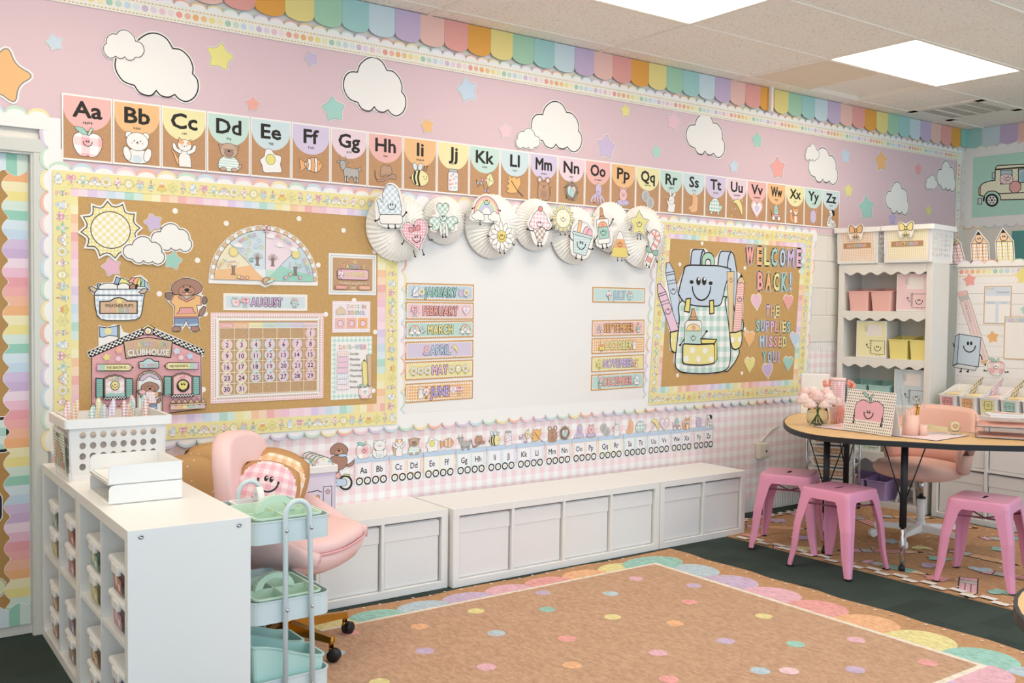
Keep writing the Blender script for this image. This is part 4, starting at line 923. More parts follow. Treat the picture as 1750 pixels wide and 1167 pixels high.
for i, (x, y, z, r) in enumerate([(-.055, .06, .165, .052), (-.02, -.005, .185, .056), (.03, -.06, .17, .055), (.055, -.02, .20, .05), (.02, .05, .205, .05), (-.03, .075, .205, .045), (.0, -.05, .14, .045), (.07, -.085, .15, .045), (-.06, .01, .14, .045)]):
    b = MB(); peony(b, (x, y, z), r); b.build('peony', ['petal', 'petal2'][i % 2], v)
for k, (x, y, z, a_) in enumerate([(-.05, .02, .11, .4), (.045, -.095, .12, 2.2), (.06, .05, .18, 1.2), (-.01, -.03, .10, 3.3)]):
    P_ = spl([(0, 0), (.018, .012), (.045, 0), (.018, -.012)], 3); c_, s_ = cos(a_), sin(a_); MB().prism(P_, 0, .001, lambda u, w_, n: (x+u*c_-w_*s_, y+u*s_+w_*c_, z+n+u*.3)).build('leaf', 'leaf', v)
tb = thing('tumbler', 'pink gingham tumbler with tissue pompoms on the desk', 'cup', (.33, -.86, TZ))
def solid_print(mb, name, c, m, parent):
    o = mb.build(name, m, parent); me = o.data; ca = me.color_attributes.new('Col', 'FLOAT_COLOR', 'CORNER'); l = lin(c); ca.data.foreach_set('color', [*l, 1.0]*len(me.loops)); return o
solid_print(MB().lathe([(.0001, 0), (.037, 0), (.04, .005), (.046, .255), (.047, .265), (.0001, .265)], n=24), 'body', '#efaeb4', 'ging6', tb)
MB().lathe([(.0001, .265), (.05, .265), (.05, .279), (.044, .282), (.0001, .282)], n=24).build('lid', 'pink_vinyl', tb)
mat('coral_tissue', '#f0a392', .8, noise=.1, nscale=90)
for k, (x, y, z) in enumerate([(-.04, .05, .245), (.048, -.062, .245)]):
    b = MB(); random.seed(k)
    for q in range(16):
        a_ = random.random()*6.28; e = random.uniform(-1, 1); p = Vector((cos(a_)*.7, sin(a_)*.7, e*.7))*.026; bmesh.ops.create_uvsphere(b.bm, u_segments=7, v_segments=5, radius=.011, matrix=Matrix.Translation(Vector((x, y, z))+p))
    b.build('pompom', 'coral_tissue', tb)
tl = thing('tassel', 'coral paper tassel hanging beside the gingham tumbler', 'tassel', (.27, -.93, TZ))
for k in range(7): MB().tube([(.0, .0, .13), (.0+.012*(k-3)*.6, -.008*(k-3), .06), (.012*(k-3), -.014*(k-3)-.02, .002)], .005, 6).build('strand', 'coral_tissue', tl)
MB().lathe([(.0001, .125), (.008, .125), (.009, .14), (.0001, .145)], n=10).build('knot', 'coral_tissue', tl)
bd = thing('white_binder', 'upright white binder behind the flowers on the desk', 'binder', (.66, -.44, TZ), radians(-48))
MB().box(-.09, .09, -.025, .028, 0, .27, .003, 1).build('cover', 'white_lam', bd); MB().box(.088, .092, -.024, .027, .002, .268).build('spine', 'white_plastic', bd); MB().lathe([(.0001, 0), (.008, 0), (.008, .002), (.0001, .002)], n=12).build('finger_hole', 'black', bd, (.0921, 0, .22), (0, pi/2, 0))
# mat
P_ = [(.0, -.935), (.064, -1.684), (.44, -1.661), (.40, -.92)]
mt = tag(sheet('desk_mat', P_, None, lambda u, v_, n: (u, v_, TZ+.0008+n), 0, .003, '#efd9dc', None, 'print', INK), 'pale pink desk mat with dark edge under the stapler', 'mat')
ap = thing('apple_stand', 'black-dotted cream folder stand with a smiling pink apple', 'file holder', (.013, -1.285, TZ+.0042), atan2(-1.449+1.114, -.006-.031))
w, h = .345, .245; P_ = rrect(-w/2, 0, w/2, h, .012); a = Art(.0001); a.poly(off(P_, -.001), '#efe9e2', 'bdots')
ag = spl([(0, h*.72), (.05, h*.76), (.095, h*.66), (.10, h*.45), (.085, h*.25), (-.085, h*.25), (-.10, h*.45), (-.095, h*.66), (-.05, h*.76)], 4)
a.blob(ag, '#e7a4b7', .004); a.poly(rect(-.09, h*.06, .09, h*.29), '#efe9e2', 'bdots'); a.blob([(0, h*.70), (-.004, h*.84), (.012, h*.93), (.018, h*.9), (.008, h*.82), (.008, h*.7)], AQ, .003); a.blob(spl([(-.004, h*.8), (-.03, h*.84), (-.062, h*.93), (-.03, h*.92)], 4), AQ, .003)
face(a, 0, h*.45, .062)
for k in (-1, 1): a.line([(k*.096, h*.4), (k*.1, h*.28), (k*.098, h*.22)], .005); a.poly(ell(k*.098, h*.21, .008, .007, 8), INK)
sheet('front_panel', P_, a, FRAME((0, 0, 0), (1, 0, 0), (0, .16, 1)), 0, .003, '#efe9e2', ap)
P2 = [(-w/2+.03, 0), (w/2, 0), (w/2-.02, h*.98), (-w/2+.05, h*.98)]; a = Art(.0001); a.poly(off(P2, -.001), '#e7e2dc', 'print')
for i in range(5):
    for j in range(3): a.poly(ell(.0+i*.04-.04, .04+j*.07, .013, .011, 10), INK)
sheet('rear_panel', P2, a, FRAME((.02, .09, 0), (-1, 0, 0), (0, -.16, 1)), 0, .003, '#efe9e2', ap)
cp = thing('pencil_cup', 'blush pencil cup with scissors and ruler on the desk', 'cup', (.165, -1.465, TZ+.004))
mat('blush', '#f6c9b6', .45); MB().lathe([(.0001, 0), (.044, 0), (.044, .115), (.041, .115), (.041, .006), (.0001, .006)], n=26).build('cup', 'blush', cp); MB().lathe([(.0001, 0), (.026, 0), (.026, .06), (.023, .06), (.023, .006), (.0001, .006)], (.05, -.045, 0), 18).build('side_cup', 'blush', cp)
MB().box(-.012, .012, -.0015, .0015, 0, .28).build('clear_ruler', mat('clear_ruler', '#e8eef0', .05, trans=.85, ior=1.2), cp, (-.012, .02, .01), (.1, -.35, 0))
for s_ in (-1, 1):
    b = MB(); pts = [(.03+.022*cos(q*pi/5), -.02+s_*.022+.018*sin(q*pi/5)*1.0, .185+.03*sin(q*pi/5)) for q in range(10)]; b.tube(pts, .003, 6, closed=True).build('scissor_handle', 'glass', cp)
MB().tube([(.02, -.02, .02), (.03, -.03, .16)], .007, 6).build('scissor_blade', 'gold', cp); MB().tube([(.03, -.01, .02), (.045, -.012, .175)], .005, 6).build('brush', 'gold', cp)
for k in range(4): MB().tube([(-.02+.008*k, .015-.01*k, .02), (-.026+.008*k, .03-.012*k, .13+.01*(k % 2))], .0045, 6).build('pen', ['pink_vinyl', 'blush'][k % 2], cp)
sp = thing('stapler', 'gold and clear acrylic stapler on the desk mat', 'stapler', (.34, -1.52, TZ+.004), radians(-60))
MB().box(-.06, .06, -.016, .016, 0, .01, .002, 1).build('base', 'clear2', sp); b = MB(); b.loft([[(-.058, -.013, .03), (-.058, .013, .03), (-.058, .013, .055), (-.058, -.013, .055)], [(.06, -.013, .012), (.06, .013, .012), (.06, .013, .04), (.06, -.013, .04)]], smooth=False).build('arm', mat('pale_gold', '#d8c79a', .35, metal=.4), sp)
MB().box(.045, .0605, -.009, .009, .012, .03).build('mouth', 'chrome', sp)
tp = thing('tape_dispenser', 'small clear and gold tape dispenser beside the stapler', 'tape dispenser', (.405, -1.60, TZ+.004), radians(-50))
MB().box(-.03, .03, -.014, .014, 0, .022, .003, 1).build('base', 'clear2', tp); MB().lathe([(.012, -.011), (.03, -.011), (.03, .011), (.012, .011), (.012, -.011)], n=20).build('tape_roll', 'pale_gold', tp, (-.005, 0, .045), (pi/2, 0, 0))
# acrylic two-tier tray
at = thing('acrylic_tray', 'clear acrylic two-tier letter tray with pink papers on the desk', 'tray', (.58, -1.80, TZ), radians(-60))
mat('rose_paper', '#e3a795', .6, metal=.1)
for z in (0, .062):
    b = MB(); b.box(-.16, .16, -.13, .13, z+.002, z+.005)
    for x in (-.16, .157): b.box(x, x+.003, -.13, .13, z+.005, z+.05)
    b.box(-.16, .16, .127, .13, z+.005, z+.05); b.build('tier', 'tray_clear', at)
    for k in range(2): MB().box(-.145+.004*k, .145+.003*k, -.115-.004*k, .115, z+.006+k*.005, z+.0105+k*.005).build('paper_stack', ['white_lam', 'rose_paper'][k], at)
for x in (-.15, .15): MB().box(x-.004, x+.004, -.12, -.11, .05, .064).build('riser', 'tray_clear', at); MB().box(x-.004, x+.004, .11, .12, .05, .064).build('riser', 'tray_clear', at)
nb = thing('notebook', 'white notebook lying on the acrylic tray', 'notebook', (.60, -1.80, TZ+.115), radians(-52))
MB().box(-.11, .11, -.085, .085, 0, .012, .002, 1).build('pages', 'white_lam', nb); MB().box(-.112, .112, -.087, .087, .012, .014, .0008, 1).build('cover', mat('pale_blue', '#dfe4ea', .5), nb)
pn = thing('pencil', 'rose pencil lying on the white notebook', 'pencil', (.62, -1.78, TZ+.1335), radians(-75))
MB().tube([(-.08, 0, 0), (.07, 0, 0)], .0042, 6).build('barrel', 'blush', pn); MB().tube([(.07, 0, 0), (.088, 0, 0)], [.0042, .0005], 6).build('tip', 'oak_lam', pn)
pn = thing('paper_notepad', 'pink notepad lying flat on the desk beside the apple stand', 'notepad', (.20, -1.06, TZ+.004), radians(-70)); MB().box(-.08, .08, -.05, .05, 0, .01, .002, 1).build('pages', 'blush', pn); MB().box(-.08, .08, -.05, .05, .01, .012).build('cover', 'pink_vinyl', pn)
# ============================================================ THINGS ON THE BENCH
def pillow(name, label, c, w, h, th, loc, rot, m='print', artf=None, group=None):
    t = thing(name, label, 'pillow', loc, 0, group); t.rotation_euler = rot; b = MB(); N = 12; bm = b.bm
    for s_ in (-1, 1):
        g = [[bm.verts.new((w/2*u*(1-.34*v*v)**.5, s_*th/2*(max(0, (1-abs(u)**2.4)*(1-abs(v)**2.4)))**.55, h/2*v*(1-.34*u*u)**.5)) for v in [(q-N/2)/(N/2) for q in range(N+1)]] for u in [(p-N/2)/(N/2) for p in range(N+1)]]
        for p in range(N):
            for q in range(N): f = bm.faces.new((g[p][q], g[p+1][q], g[p+1][q+1], g[p][q+1])); f.smooth = True
    bmesh.ops.remove_doubles(bm, verts=bm.verts, dist=1e-5); solid_print(b, 'cushion', c, m, t)
    if artf:
        a = Art(.0003); artf(a); V = []
        for x, y, z in a.v:
            u, v_ = x/(w/2), y/(h/2); k = max(0, (1-min(1, abs(u))**2.4)*(1-min(1, abs(v_))**2.4))**.55; V.append((x*(1-.34*v_*v_)**.5, -th/2*k-.0015-z, y*(1-.34*u*u)**.5))
        me = bpy.data.meshes.new('print'); me.from_pydata(V, [], a.f)
        for k in a.ms: me.materials.append(MATS[k])
        me.polygons.foreach_set('material_index', a.m); ca = me.color_attributes.new('Col', 'FLOAT_COLOR', 'CORNER'); buf = []
        for f, c_ in zip(a.f, a.c): buf += [*c_, 1.0]*len(f)
        ca.data.foreach_set('color', buf); link('printed_character', me, t)
    return t
def dense(pts, n=3):
    return pts
def p_apple(a):
    for i in range(32):
        for j in range(32):
            x, y = -.12+i*.0075, -.095+j*.007
            if abs((x+.004)/.118)**3+abs((y-.018)/.108)**3 < 1.0: a.poly(rect(x, y, x+.0075, y+.007), ['#f7e2e6', '#f3c3cd', '#eda4b4'][(i//3) % 2+(j//3) % 2], up=False)
    face(a, .0, .04, .085, .007)
    for k in range(4): a.poly(rect(-.07+k*.04, -.1, -.045+k*.04, -.04), ['#8ecfd0', '#f0b9a0'][k % 2]); a.line([(-.07+k*.04, -.1), (-.045+k*.04, -.03)], .006)
    a.line([(-.1, -.12), (.1, -.11)], .007)
def p_carrot(a):
    for i in range(32):
        for j in range(32):
            x, y = -.12+i*.0075, -.12+j*.0075
            if abs((x+.004)/.122)**3+abs((y+.004)/.13)**3 < 1.0: a.poly(rect(x, y, x+.0075, y+.0075), ['#f9ecd6', '#f5d3a2', '#f0b572'][(i//3) % 2+(j//3) % 2], up=False)
    face(a, 0, .04, .09, .007)
    for k in range(3): a.blob(spl([(-.03+k*.04, -.12), (-.045+k*.04, -.08), (-.02+k*.04, -.05), (-.01+k*.04, -.09)], 3), '#8fcfc4', .005)
pillow('throw_pillow', 'kraft-brown pillow with pink gingham smiling character on the pink chair', '#c49462', .27, .27, .11, (-3.375, -.745, .665), (radians(-16), radians(12), radians(-30)), 'print', p_apple)
pillow('throw_pillow', 'orange gingham character pillow behind the pink one on the chair', '#c49462', .28, .30, .11, (-3.265, -.57, .67), (radians(-14), radians(20), radians(-25)), 'print', p_carrot)
pillow('throw_pillow', 'brown dotted pillow between the letter trays and pink chair', '#cba26e', .32, .36, .10, (-3.53, -.22, .59), (radians(-12), 0, radians(10)), 'speck')
pillow('throw_pillow', 'brown pillow with pastel print peeking behind the pink chair back', '#cba26e', .34, .38, .10, (-3.36, -.10, .61), (radians(-6), 0, radians(-8)), 'speck', lambda a: [a.poly(ell(.1, .12, .03, .015, 8), AQ), a.poly(ell(.06, .1, .03, .018, 8), YE), a.poly(ell(.02, .13, .03, .015, 8), WHITE)])
bx = thing('divider_box', 'lavender calendar box with arched white dividers on the bench', 'box', (-3.035, -.27, BHT), radians(-3))
mat('lav_box', '#dcd3ea', .5); b = MB()
b.box(-.15, .15, -.12, .12, 0, .006); b.box(-.15, .15, -.12, -.116, .006, .25); b.box(-.15, .15, .116, .12, .006, .25); b.box(-.15, -.146, -.116, .116, .006, .25); b.box(.146, .15, -.116, .116, .006, .25); b.build('box_body', 'lav_box', bx)
MB().box(-.158, .158, -.128, -.115, .25, .285, .003, 1).build('rim', 'white_plastic', bx); MB().box(-.158, .158, .115, .128, .25, .285, .003, 1).build('rim', 'white_plastic', bx)
for x in (-.158, .15): MB().box(x, x+.008, -.115, .115, .25, .285).build('rim', 'white_plastic', bx)
a = Art(.0001); a.poly(rect(-.14, .012, .14, .235), '#e7dff2'); a.line([(-.13, .15), (.06, .17), (.08, .16)], .004); a.ring(rect(.088, .02, .13, .185), .003); a.blob(starp(.11, .16, .012), PK, .002)
a.text('DAILY', -.0, .10, .04, '#d9c6ec', .02, ol=.012); a.blob(ell(.06, .14, .009, .009, 8), OR, .002); art_obj('label_card', a, FRAME((0, -.12, 0), (1, 0, 0), (0, 0, 1)), .0008, bx)
for c in range(3):
    for r in range(5):
        w_ = .047; x = -.1+c*.1; y = -.10+r*.045; P_ = [(-w_, 0), (w_, 0), (w_, .07)]+[(w_*cos(q*pi/8), .07+.04*sin(q*pi/8)) for q in range(1, 8)]+[(-w_, .07)]
        a = Art(.0001); a.ring(off(P_, -.003), .003); 
        for q in range(3): a.poly(starp(-.03+q*.03, .095-(.012 if q != 1 else 0), .009), [PK, YE, AQ, LA, OR][(q+r) % 5])
        if r == 0: a.text(['MONDAY', 'TUESDAY', 'WEDNESDAY'][c], 0, .028, .012, '#a8a29c', 0, .07)
        sheet('arched_divider', P_, a, FRAME((x, y, .215), (1, 0, 0), (0, .12, 1)), 0, .0015, WHITE, bx)
# ============================================================ PRINTED FIGURES (unit size, about one unit tall)
def stamp(s, o, fn, z=None, ink=None):
    """copy a unit print into a sheet without raising the stack"""
    z0 = s.z if z is None else z; b = len(s.v)
    for x, y, zz in o.v: q = fn(x, y); s.v.append((q[0], q[1], z0+s.step+zz))
    mm = [s._mi(m) for m in o.ms]
    for f, c, m in zip(o.f, o.c, o.m): s.f.append(tuple(b+i for i in f)); s.c.append(lin(ink) if ink and c == lin(INK) else c); s.m.append(mm[m])
def place(x, y, s, rot=0, sx=1):
    c, q = cos(rot)*s, sin(rot)*s
    return lambda u, v: (x+u*sx*c-v*q, y+u*sx*q+v*c)
def limbs(a, arms=(), legs=(), w=.03):
    for x0, y0, x1, y1 in arms: a.line([(x0, y0), ((x0+x1)/2, (y0+y1)/2-.02), (x1, y1)], w); a.poly(ell(x1, y1, w*1.1, w*1.1, 6), INK)
    for x, y0, y1 in legs: a.line([(x, y0), (x, y1)], w); a.poly(ell(x+.01, y1, w*1.4, w*.9, 6), INK)
G1, G2, GP, GB = '#8fc7ad', '#a8c9e0', '#eeb0bd', '#a7723f'
FIG = {}
def deffig():
    L = .014
    a = Art(); limbs(a, [(-.36, -.3, -.48, -.36), (.26, -.28, .42, -.14)], [(-.12, -.42, -.54), (.08, -.42, -.54)])
    b = spl([(-.30, -.22), (-.38, .0), (-.42, .14), (-.34, .2), (-.25, .1), (-.24, .35), (-.1, .54), (.1, .52), (.22, .3), (.25, -.22)], 4); a.blob(b, '#b4cfe3', L, INK, 'gingd'); a.blob(rrect(-.36, -.44, .3, -.2, .07), '#f4f1ec', L); face(a, 0, .02, .22)
    FIG['mitten'] = (spl([(-.38, -.46), (-.46, .14), (-.3, .26), (-.1, .58), (.14, .56), (.3, .3), (.34, -.46)], 3), a)
    a = Art(); limbs(a, [(-.42, 0, -.52, -.1), (.38, -.18, .5, -.22)], [(-.2, -.36, -.56), (.1, -.4, -.58)]); b = heartp(0, .02, .86, .92); a.blob(b, '#e9a3b4', L, INK, 'dots'); face(a, 0, -.05, .28)
    for k in (-1, 1): a.blob(spl([(0, .22), (k*.16, .32), (k*.2, .2), (k*.12, .15)], 3), '#e47f86', .014)
    a.blob(ell(0, .22, .04, .05, 8), '#e47f86', .012); FIG['heart'] = (off(b, .035), a)
    a = Art(); limbs(a, [(-.36, -.2, -.5, -.24), (.38, -.12, .5, -.1)], [(-.04, -.44, -.54), (.06, -.44, -.54)]); a.blob([(-.06, -.1), (.06, -.1), (.08, -.46), (-.04, -.46)], G1, L, INK, 'gingd')
    for c in ((0, .25, 0), (-.24, -.1, 2.1), (.25, -.08, -2.1)): a.blob(heartp(c[0], c[1], .44, .46, c[2]), G1, L, INK, 'gingd')
    a.poly(ell(0, .03, .15, .15, 14), G1, 'gingd'); face(a, 0, .04, .24); FIG['shamrock'] = ([(-.1, -.5), (-.14, -.24), (-.26, -.4), (-.44, -.36), (-.5, -.08), (-.38, .12), (-.26, .14), (-.3, .34), (-.2, .5), (0, .46), (.2, .5), (.3, .34), (.26, .16), (.4, .14), (.53, -.04), (.48, -.34), (.3, -.38), (.16, -.24), (.15, -.5)], a)
    a = Art(); limbs(a, [(-.44, .06, -.55, -.02), (.44, .06, .55, -.02)], [(-.25, -.36, -.52), (.28, -.36, -.52)])
    for k, c in enumerate(['#eda29c', '#f3c3b4', '#f0e3a0', '#a9d8c2', '#b3d0e6', '#cdbbdf']): a.poly(ell(0, -.18, .5-.055*k, .6-.06*k, 20, 0, pi), c)
    a.poly(ell(0, -.18, .16, .22, 12, 0, pi), '#f4f1ec'); a.ring(ell(0, -.18, .5, .6, 20, 0, pi), .014)
    for k in (-1, 1): a.blob(cloudp(k*.32-.25, -.4, .5, .34), '#f6f3ee', L)
    face(a, 0, .24, .22); FIG['rainbow'] = (spl([(-.58, -.4), (-.56, -.1), (-.42, .28), (0, .5), (.42, .28), (.56, -.1), (.58, -.4)], 4), a)
    a = Art(); limbs(a, [(-.42, .06, -.56, .06), (.36, -.18, .5, -.3)], [(-.12, -.38, -.54), (.06, -.4, -.56)])
    for k in range(12): q = 2*pi*k/12; a.blob(ell(cos(q)*.3, sin(q)*.3+.02, .2, .085, 12, 0, 2*pi, q), '#f6f4f0', L)
    a.blob(ell(0, .02, .2, .2, 16), '#e7cf55', L); face(a, 0, .02, .24); FIG['daisy'] = (ell(0, .02, .52, .52, 24), a)
    a = Art(); limbs(a, [(-.2, -.16, -.42, -.12), (.2, -.14, .42, -.06)], [(-.05, -.42, -.55), (.06, -.42, -.55)]); a.blob([(-.24, -.05), (.24, -.05), (.07, -.46), (-.05, -.46)], '#a36f45', L, INK, 'gingd')
    a.blob(spl([(-.36, .02), (-.28, .14), (-.2, .3), (0, .42), (.2, .3), (.27, .14), (.36, .02), (.24, -.1), (.08, -.04), (-.1, -.1), (-.26, -.08)], 4), '#f0b9c8', L, INK, 'ging15'); a.blob(ell(.02, .44, .075, .075, 10), '#e5716f', L); face(a, 0, .05, .2)
    FIG['icecream'] = (spl([(-.16, -.5), (-.34, -.1), (-.42, .04), (-.26, .3), (0, .56), (.26, .3), (.42, .04), (.34, -.1), (.18, -.5)], 3), a)
    a = Art(); limbs(a, [(-.44, -.0, -.56, -.1), (.44, -.1, .55, -.2)], [(-.12, -.4, -.56), (.1, -.4, -.56)]); b = sunp(0, .02, .5, .4, 14); a.blob(b, '#eee08a', L); a.blob(ell(0, .02, .33, .33, 20), '#f3eaa6', .012, INK, 'ging15'); face(a, 0, .0, .2); FIG['sun'] = (off(b, .03), a)
    a = Art(); limbs(a, [(-.3, -.1, -.46, .0), (.28, -.2, .44, -.18)], [(-.12, -.44, -.56), (.08, -.44, -.56)]); a.blob([(-.2, .12), (-.1, .12), (-.08, .5), (-.2, .5)], '#efc27f', L); a.blob(ell(.1, .2, .1, .2, 12, 0, 2*pi, -.2), '#efb0c0', L); a.blob(ell(.24, .18, .1, .18, 12, 0, 2*pi, -.2), '#efb0c0', L)
    a.ring(ell(.0, .12, .36, .36, 16, 0, pi), .02, '#b9a2c6'); a.blob([(-.34, .12), (.34, .12), (.22, -.42), (-.22, -.42)], '#b9d8da', L, INK, 'dots'); a.blob(rrect(-.36, .08, .36, .16, .03), '#c7dfe0', L); face(a, 0, -.14, .3)
    FIG['pail'] = (spl([(-.28, -.47), (-.42, .1), (-.3, .5), (.1, .54), (.38, .4), (.42, .1), (.28, -.47)], 3), a)
    a = Art(); limbs(a, [(-.2, -.16, -.36, -.34), (.22, .0, .4, .2)], [(-.08, -.42, -.56), (.08, -.42, -.56)]); a.blob([(-.07, .3), (.07, .3), (.035, .55), (-.035, .55)], '#d08b4a', L); a.blob([(-.13, .22), (.13, .22), (.08, .32), (-.08, .32)], '#d08b4a', L); a.blob(rrect(-.22, -.44, .22, .24, .05), '#f4f2ee', L); a.blob(ell(0, .02, .17, .15, 14, 0, pi), '#efa867', .012); a.poly(ell(0, .08, .05, .05, 8), '#e57f7f'); a.blob(rect(-.18, -.3, .18, .02), '#98cdbd', .012); face(a, 0, -.12, .2)
    FIG['glue'] = (spl([(-.28, -.48), (-.28, .22), (-.12, .36), (0, .6), (.12, .36), (.28, .22), (.28, -.48)], 3), a)
    a = Art(); limbs(a, [(-.34, -.18, -.46, -.32), (.34, -.18, .46, -.34)], [(-.1, -.42, -.56), (.1, -.42, -.56)]); b = spl([(-.36, -.42), (-.36, -.2), (-.1, .42), (0, .48), (.1, .42), (.36, -.2), (.36, -.42), (0, -.44)], 4)
    a.poly(b, '#f4f2ee'); a.poly([(-.37, -.43), (.37, -.43), (.37, -.2), (.17, .22), (-.17, .22), (-.37, -.2)], '#efa24e'); a.poly([(-.37, -.43), (.37, -.43), (.38, -.2), (.34, -.1), (-.34, -.1), (-.38, -.2)], '#e6cf4d'); a.ring(b, L); face(a, 0, .04, .22); FIG['candycorn'] = (off(b, .03), a)
    a = Art(); limbs(a, [(-.38, -.1, -.5, -.22), (.36, -.14, .5, -.26)], [(-.08, -.34, -.54), (.08, -.34, -.54)]); b = starp(0, .04, .52, 0, .55, 5, False)
    bb = []
    for i in range(len(b)):
        p, q = b[i], b[(i+1) % len(b)]; bb += [p, (p[0]*.66+q[0]*.34+.02, p[1]*.66+q[1]*.34+.02), (p[0]*.5+q[0]*.5-.02, p[1]*.5+q[1]*.5-.01)]
    a.blob(bb, '#e9df84', L); face(a, 0, .04, .26); FIG['leafstar'] = (off(b, .04), a)
    a = Art(); limbs(a, [(-.1, -.05, -.26, .0), (.2, -.2, .3, -.3)], [(-.1, -.42, -.54), (.02, -.46, -.56)])
    path = [(-.06, -.48), (.0, -.1), (.05, .14), (.1, .36), (.02, .48), (-.12, .46), (-.18, .32)]; pp = spl(path, 5, False); a.line(pp, .23, INK); a.line(pp, .195, '#f6f1ec')
    for k in range(1, len(pp)-2, 4): a.line(pp[k:k+3], .195, '#ea9088')
    for k in (-1, 1): a.blob(spl([(0, -.08), (k*.2, .04), (k*.24, -.12), (k*.1, -.14)], 3), '#7fb9a4', .014)
    FIG['cane'] = (spl([(-.2, -.52), (-.16, .1), (-.32, .3), (-.2, .56), (.08, .58), (.24, .38), (.16, -.1), (.1, -.54)], 3), a)
deffig()
ORDER = ['mitten', 'heart', 'shamrock', 'rainbow', 'daisy', 'icecream', 'sun', 'pail', 'glue', 'candycorn', 'leafstar', 'cane']
# ---- pictures of the alphabet
PIC = {}
def animal_face(a, x, y, s, col=INK):
    for k in (-1, 1): a.poly(ell(x+k*s*.5, y, s*.1, s*.12, 6), col); a.poly(ell(x+k*s*.85, y-s*.35, s*.2, s*.13, 8), '#f2b6b6')
    a.poly(ell(x, y-s*.2, s*.16, s*.12, 8), col); a.line([(x-s*.22, y-s*.48), (x, y-s*.36), (x+s*.22, y-s*.48)], s*.08, col)
def defpic():
    L = .014
    def N(k): a = Art(); PIC[k] = a; return a
    a = N('apple'); b = spl([(0, .26), (.2, .32), (.42, .2), (.44, -.1), (.28, -.4), (.08, -.46), (0, -.42), (-.08, -.46), (-.28, -.4), (-.44, -.1), (-.42, .2), (-.2, .32)], 4); a.blob(b, '#f0a9ae', L, INK, 'ging40'); a.blob([(-.02, .24), (.1, .5), (.17, .46), (.06, .24)], '#b9dcc8', L); a.blob(spl([(0, .26), (-.2, .28), (-.4, .46), (-.14, .46)], 4), '#8fcabd', L); face(a, 0, .0, .26); 
    a = N('bear'); W_ = '#f3f1ee'
    for k in (-1, 1): a.blob(ell(k*.27, .4, .12, .12, 12), W_, L)
    a.blob(spl([(-.3, -.48), (-.34, -.1), (.34, -.1), (.3, -.48)], 3), W_, L); a.blob(ell(0, .2, .36, .3, 20), W_, L); a.poly(ell(0, -.38, .16, .14, 12), '#cfdfe8')
    for k in (-1, 1): a.blob(ell(k*.33, -.22, .12, .24, 14, 0, 2*pi, -k*.25), W_, L)
    animal_face(a, 0, .22, .2)
    a = N('cat'); a.blob(spl([(-.44, .0), (-.38, -.06), (-.3, -.3), (-.2, -.45), (-.1, -.44), (-.28, -.1), (-.4, .06)], 3), '#f0a95c', L); a.blob([(-.18, -.5), (-.2, -.2), (-.1, .05), (.14, .05), (.22, -.2), (.24, -.5)], W_, L)
    for k in (-1, 1): a.blob(spl([(k*.12, -.06), (k*.36, .06), (k*.4, .26), (k*.32, .28), (k*.24, .12), (k*.1, .08)], 3), W_, L)
    a.blob([(-.2, .3), (-.18, .5), (-.04, .38), (.06, .38), (.22, .46), (.22, .26)], '#f0a95c', L); a.blob(ell(.01, .24, .24, .2, 18), W_, L); a.poly(ell(-.1, .34, .1, .08, 8), '#f0a95c'); a.poly(ell(.15, .32, .08, .07, 8), '#f0a95c'); animal_face(a, 0, .24, .12)
    a = N('dog'); BR = '#c19a7a'; a.blob(spl([(-.32, -.46), (-.32, -.1), (0, .06), (.32, -.1), (.34, -.46)], 4), '#bfe0d6', L, INK, 'stripe'); a.blob(spl([(.34, -.36), (.46, -.34), (.44, -.22), (.38, -.26)], 3), BR, L)
    for k in (-1, 1): a.blob(ell(k*.2, -.44, .12, .07, 10), BR, L)
    a.blob(ell(0, .22, .32, .26, 20), BR, L)
    for k in (-1, 1): a.blob([(k*.2, .44), (k*.38, .4), (k*.32, .24)], '#a97f60', L)
    a.blob(ell(0, .14, .16, .12, 14), '#8f6a50', .012); a.poly(ell(0, .2, .05, .035, 8), INK); 
    for k in (-1, 1): a.line(ell(k*.14, .28, .05, .03, 6, pi, 2*pi), .014)
    a = N('egg'); a.blob(spl([(0, .42), (.14, .26), (.38, .2), (.36, -.1), (.4, -.36), (.1, -.4), (-.26, -.42), (-.34, -.18), (-.42, .0), (-.26, .16), (-.2, .4)], 5), '#f4f2ee', L); a.blob(ell(-.02, .06, .18, .19, 18), '#e7dd66', L)
    a = N('fish'); a.blob([(-.2, .06), (-.48, .2), (-.42, -.14), (-.46, -.3), (-.18, -.08)], '#eda04e', L); b = spl([(-.24, 0), (-.06, .24), (.2, .28), (.42, .1), (.42, -.06), (.24, -.24), (-.06, -.2)], 4); a.blob(b, '#eda04e', L)
    for x, w, h in ((-.08, .11, .21), (.18, .1, .26), (-.24, .07, .07)): a.blob(spl([(x-w/2, h), (x+w/2, h), (x+w*.7, 0), (x+w/2, -h+.03), (x-w/2, -h+.03), (x-w*.2, 0)], 3), '#f3f1ec', L*1.2)
    a.poly(ell(.34, .08, .022, .022, 6), INK)
    a = N('goat'); GR = '#a9a6a4'; b = [(-.2, .12), (-.1, .05), (.38, .02), (.42, -.2), (.36, -.34), (.28, -.26), (.2, -.36), (.1, -.26), (0, -.36), (-.1, -.26), (-.2, -.34), (-.24, -.1)]
    for x in (-.16, -.06, .24, .34): a.blob(rect(x-.035, -.5, x+.035, -.28), '#c9c6c3', .015)
    a.blob(b, GR, L); a.blob(spl([(.38, .02), (.46, .12), (.5, .02), (.42, -.06)], 3), GR, L); a.blob(spl([(-.38, .26), (-.2, .28), (-.14, .12), (-.26, -.06), (-.36, .02)], 4), GR, L)
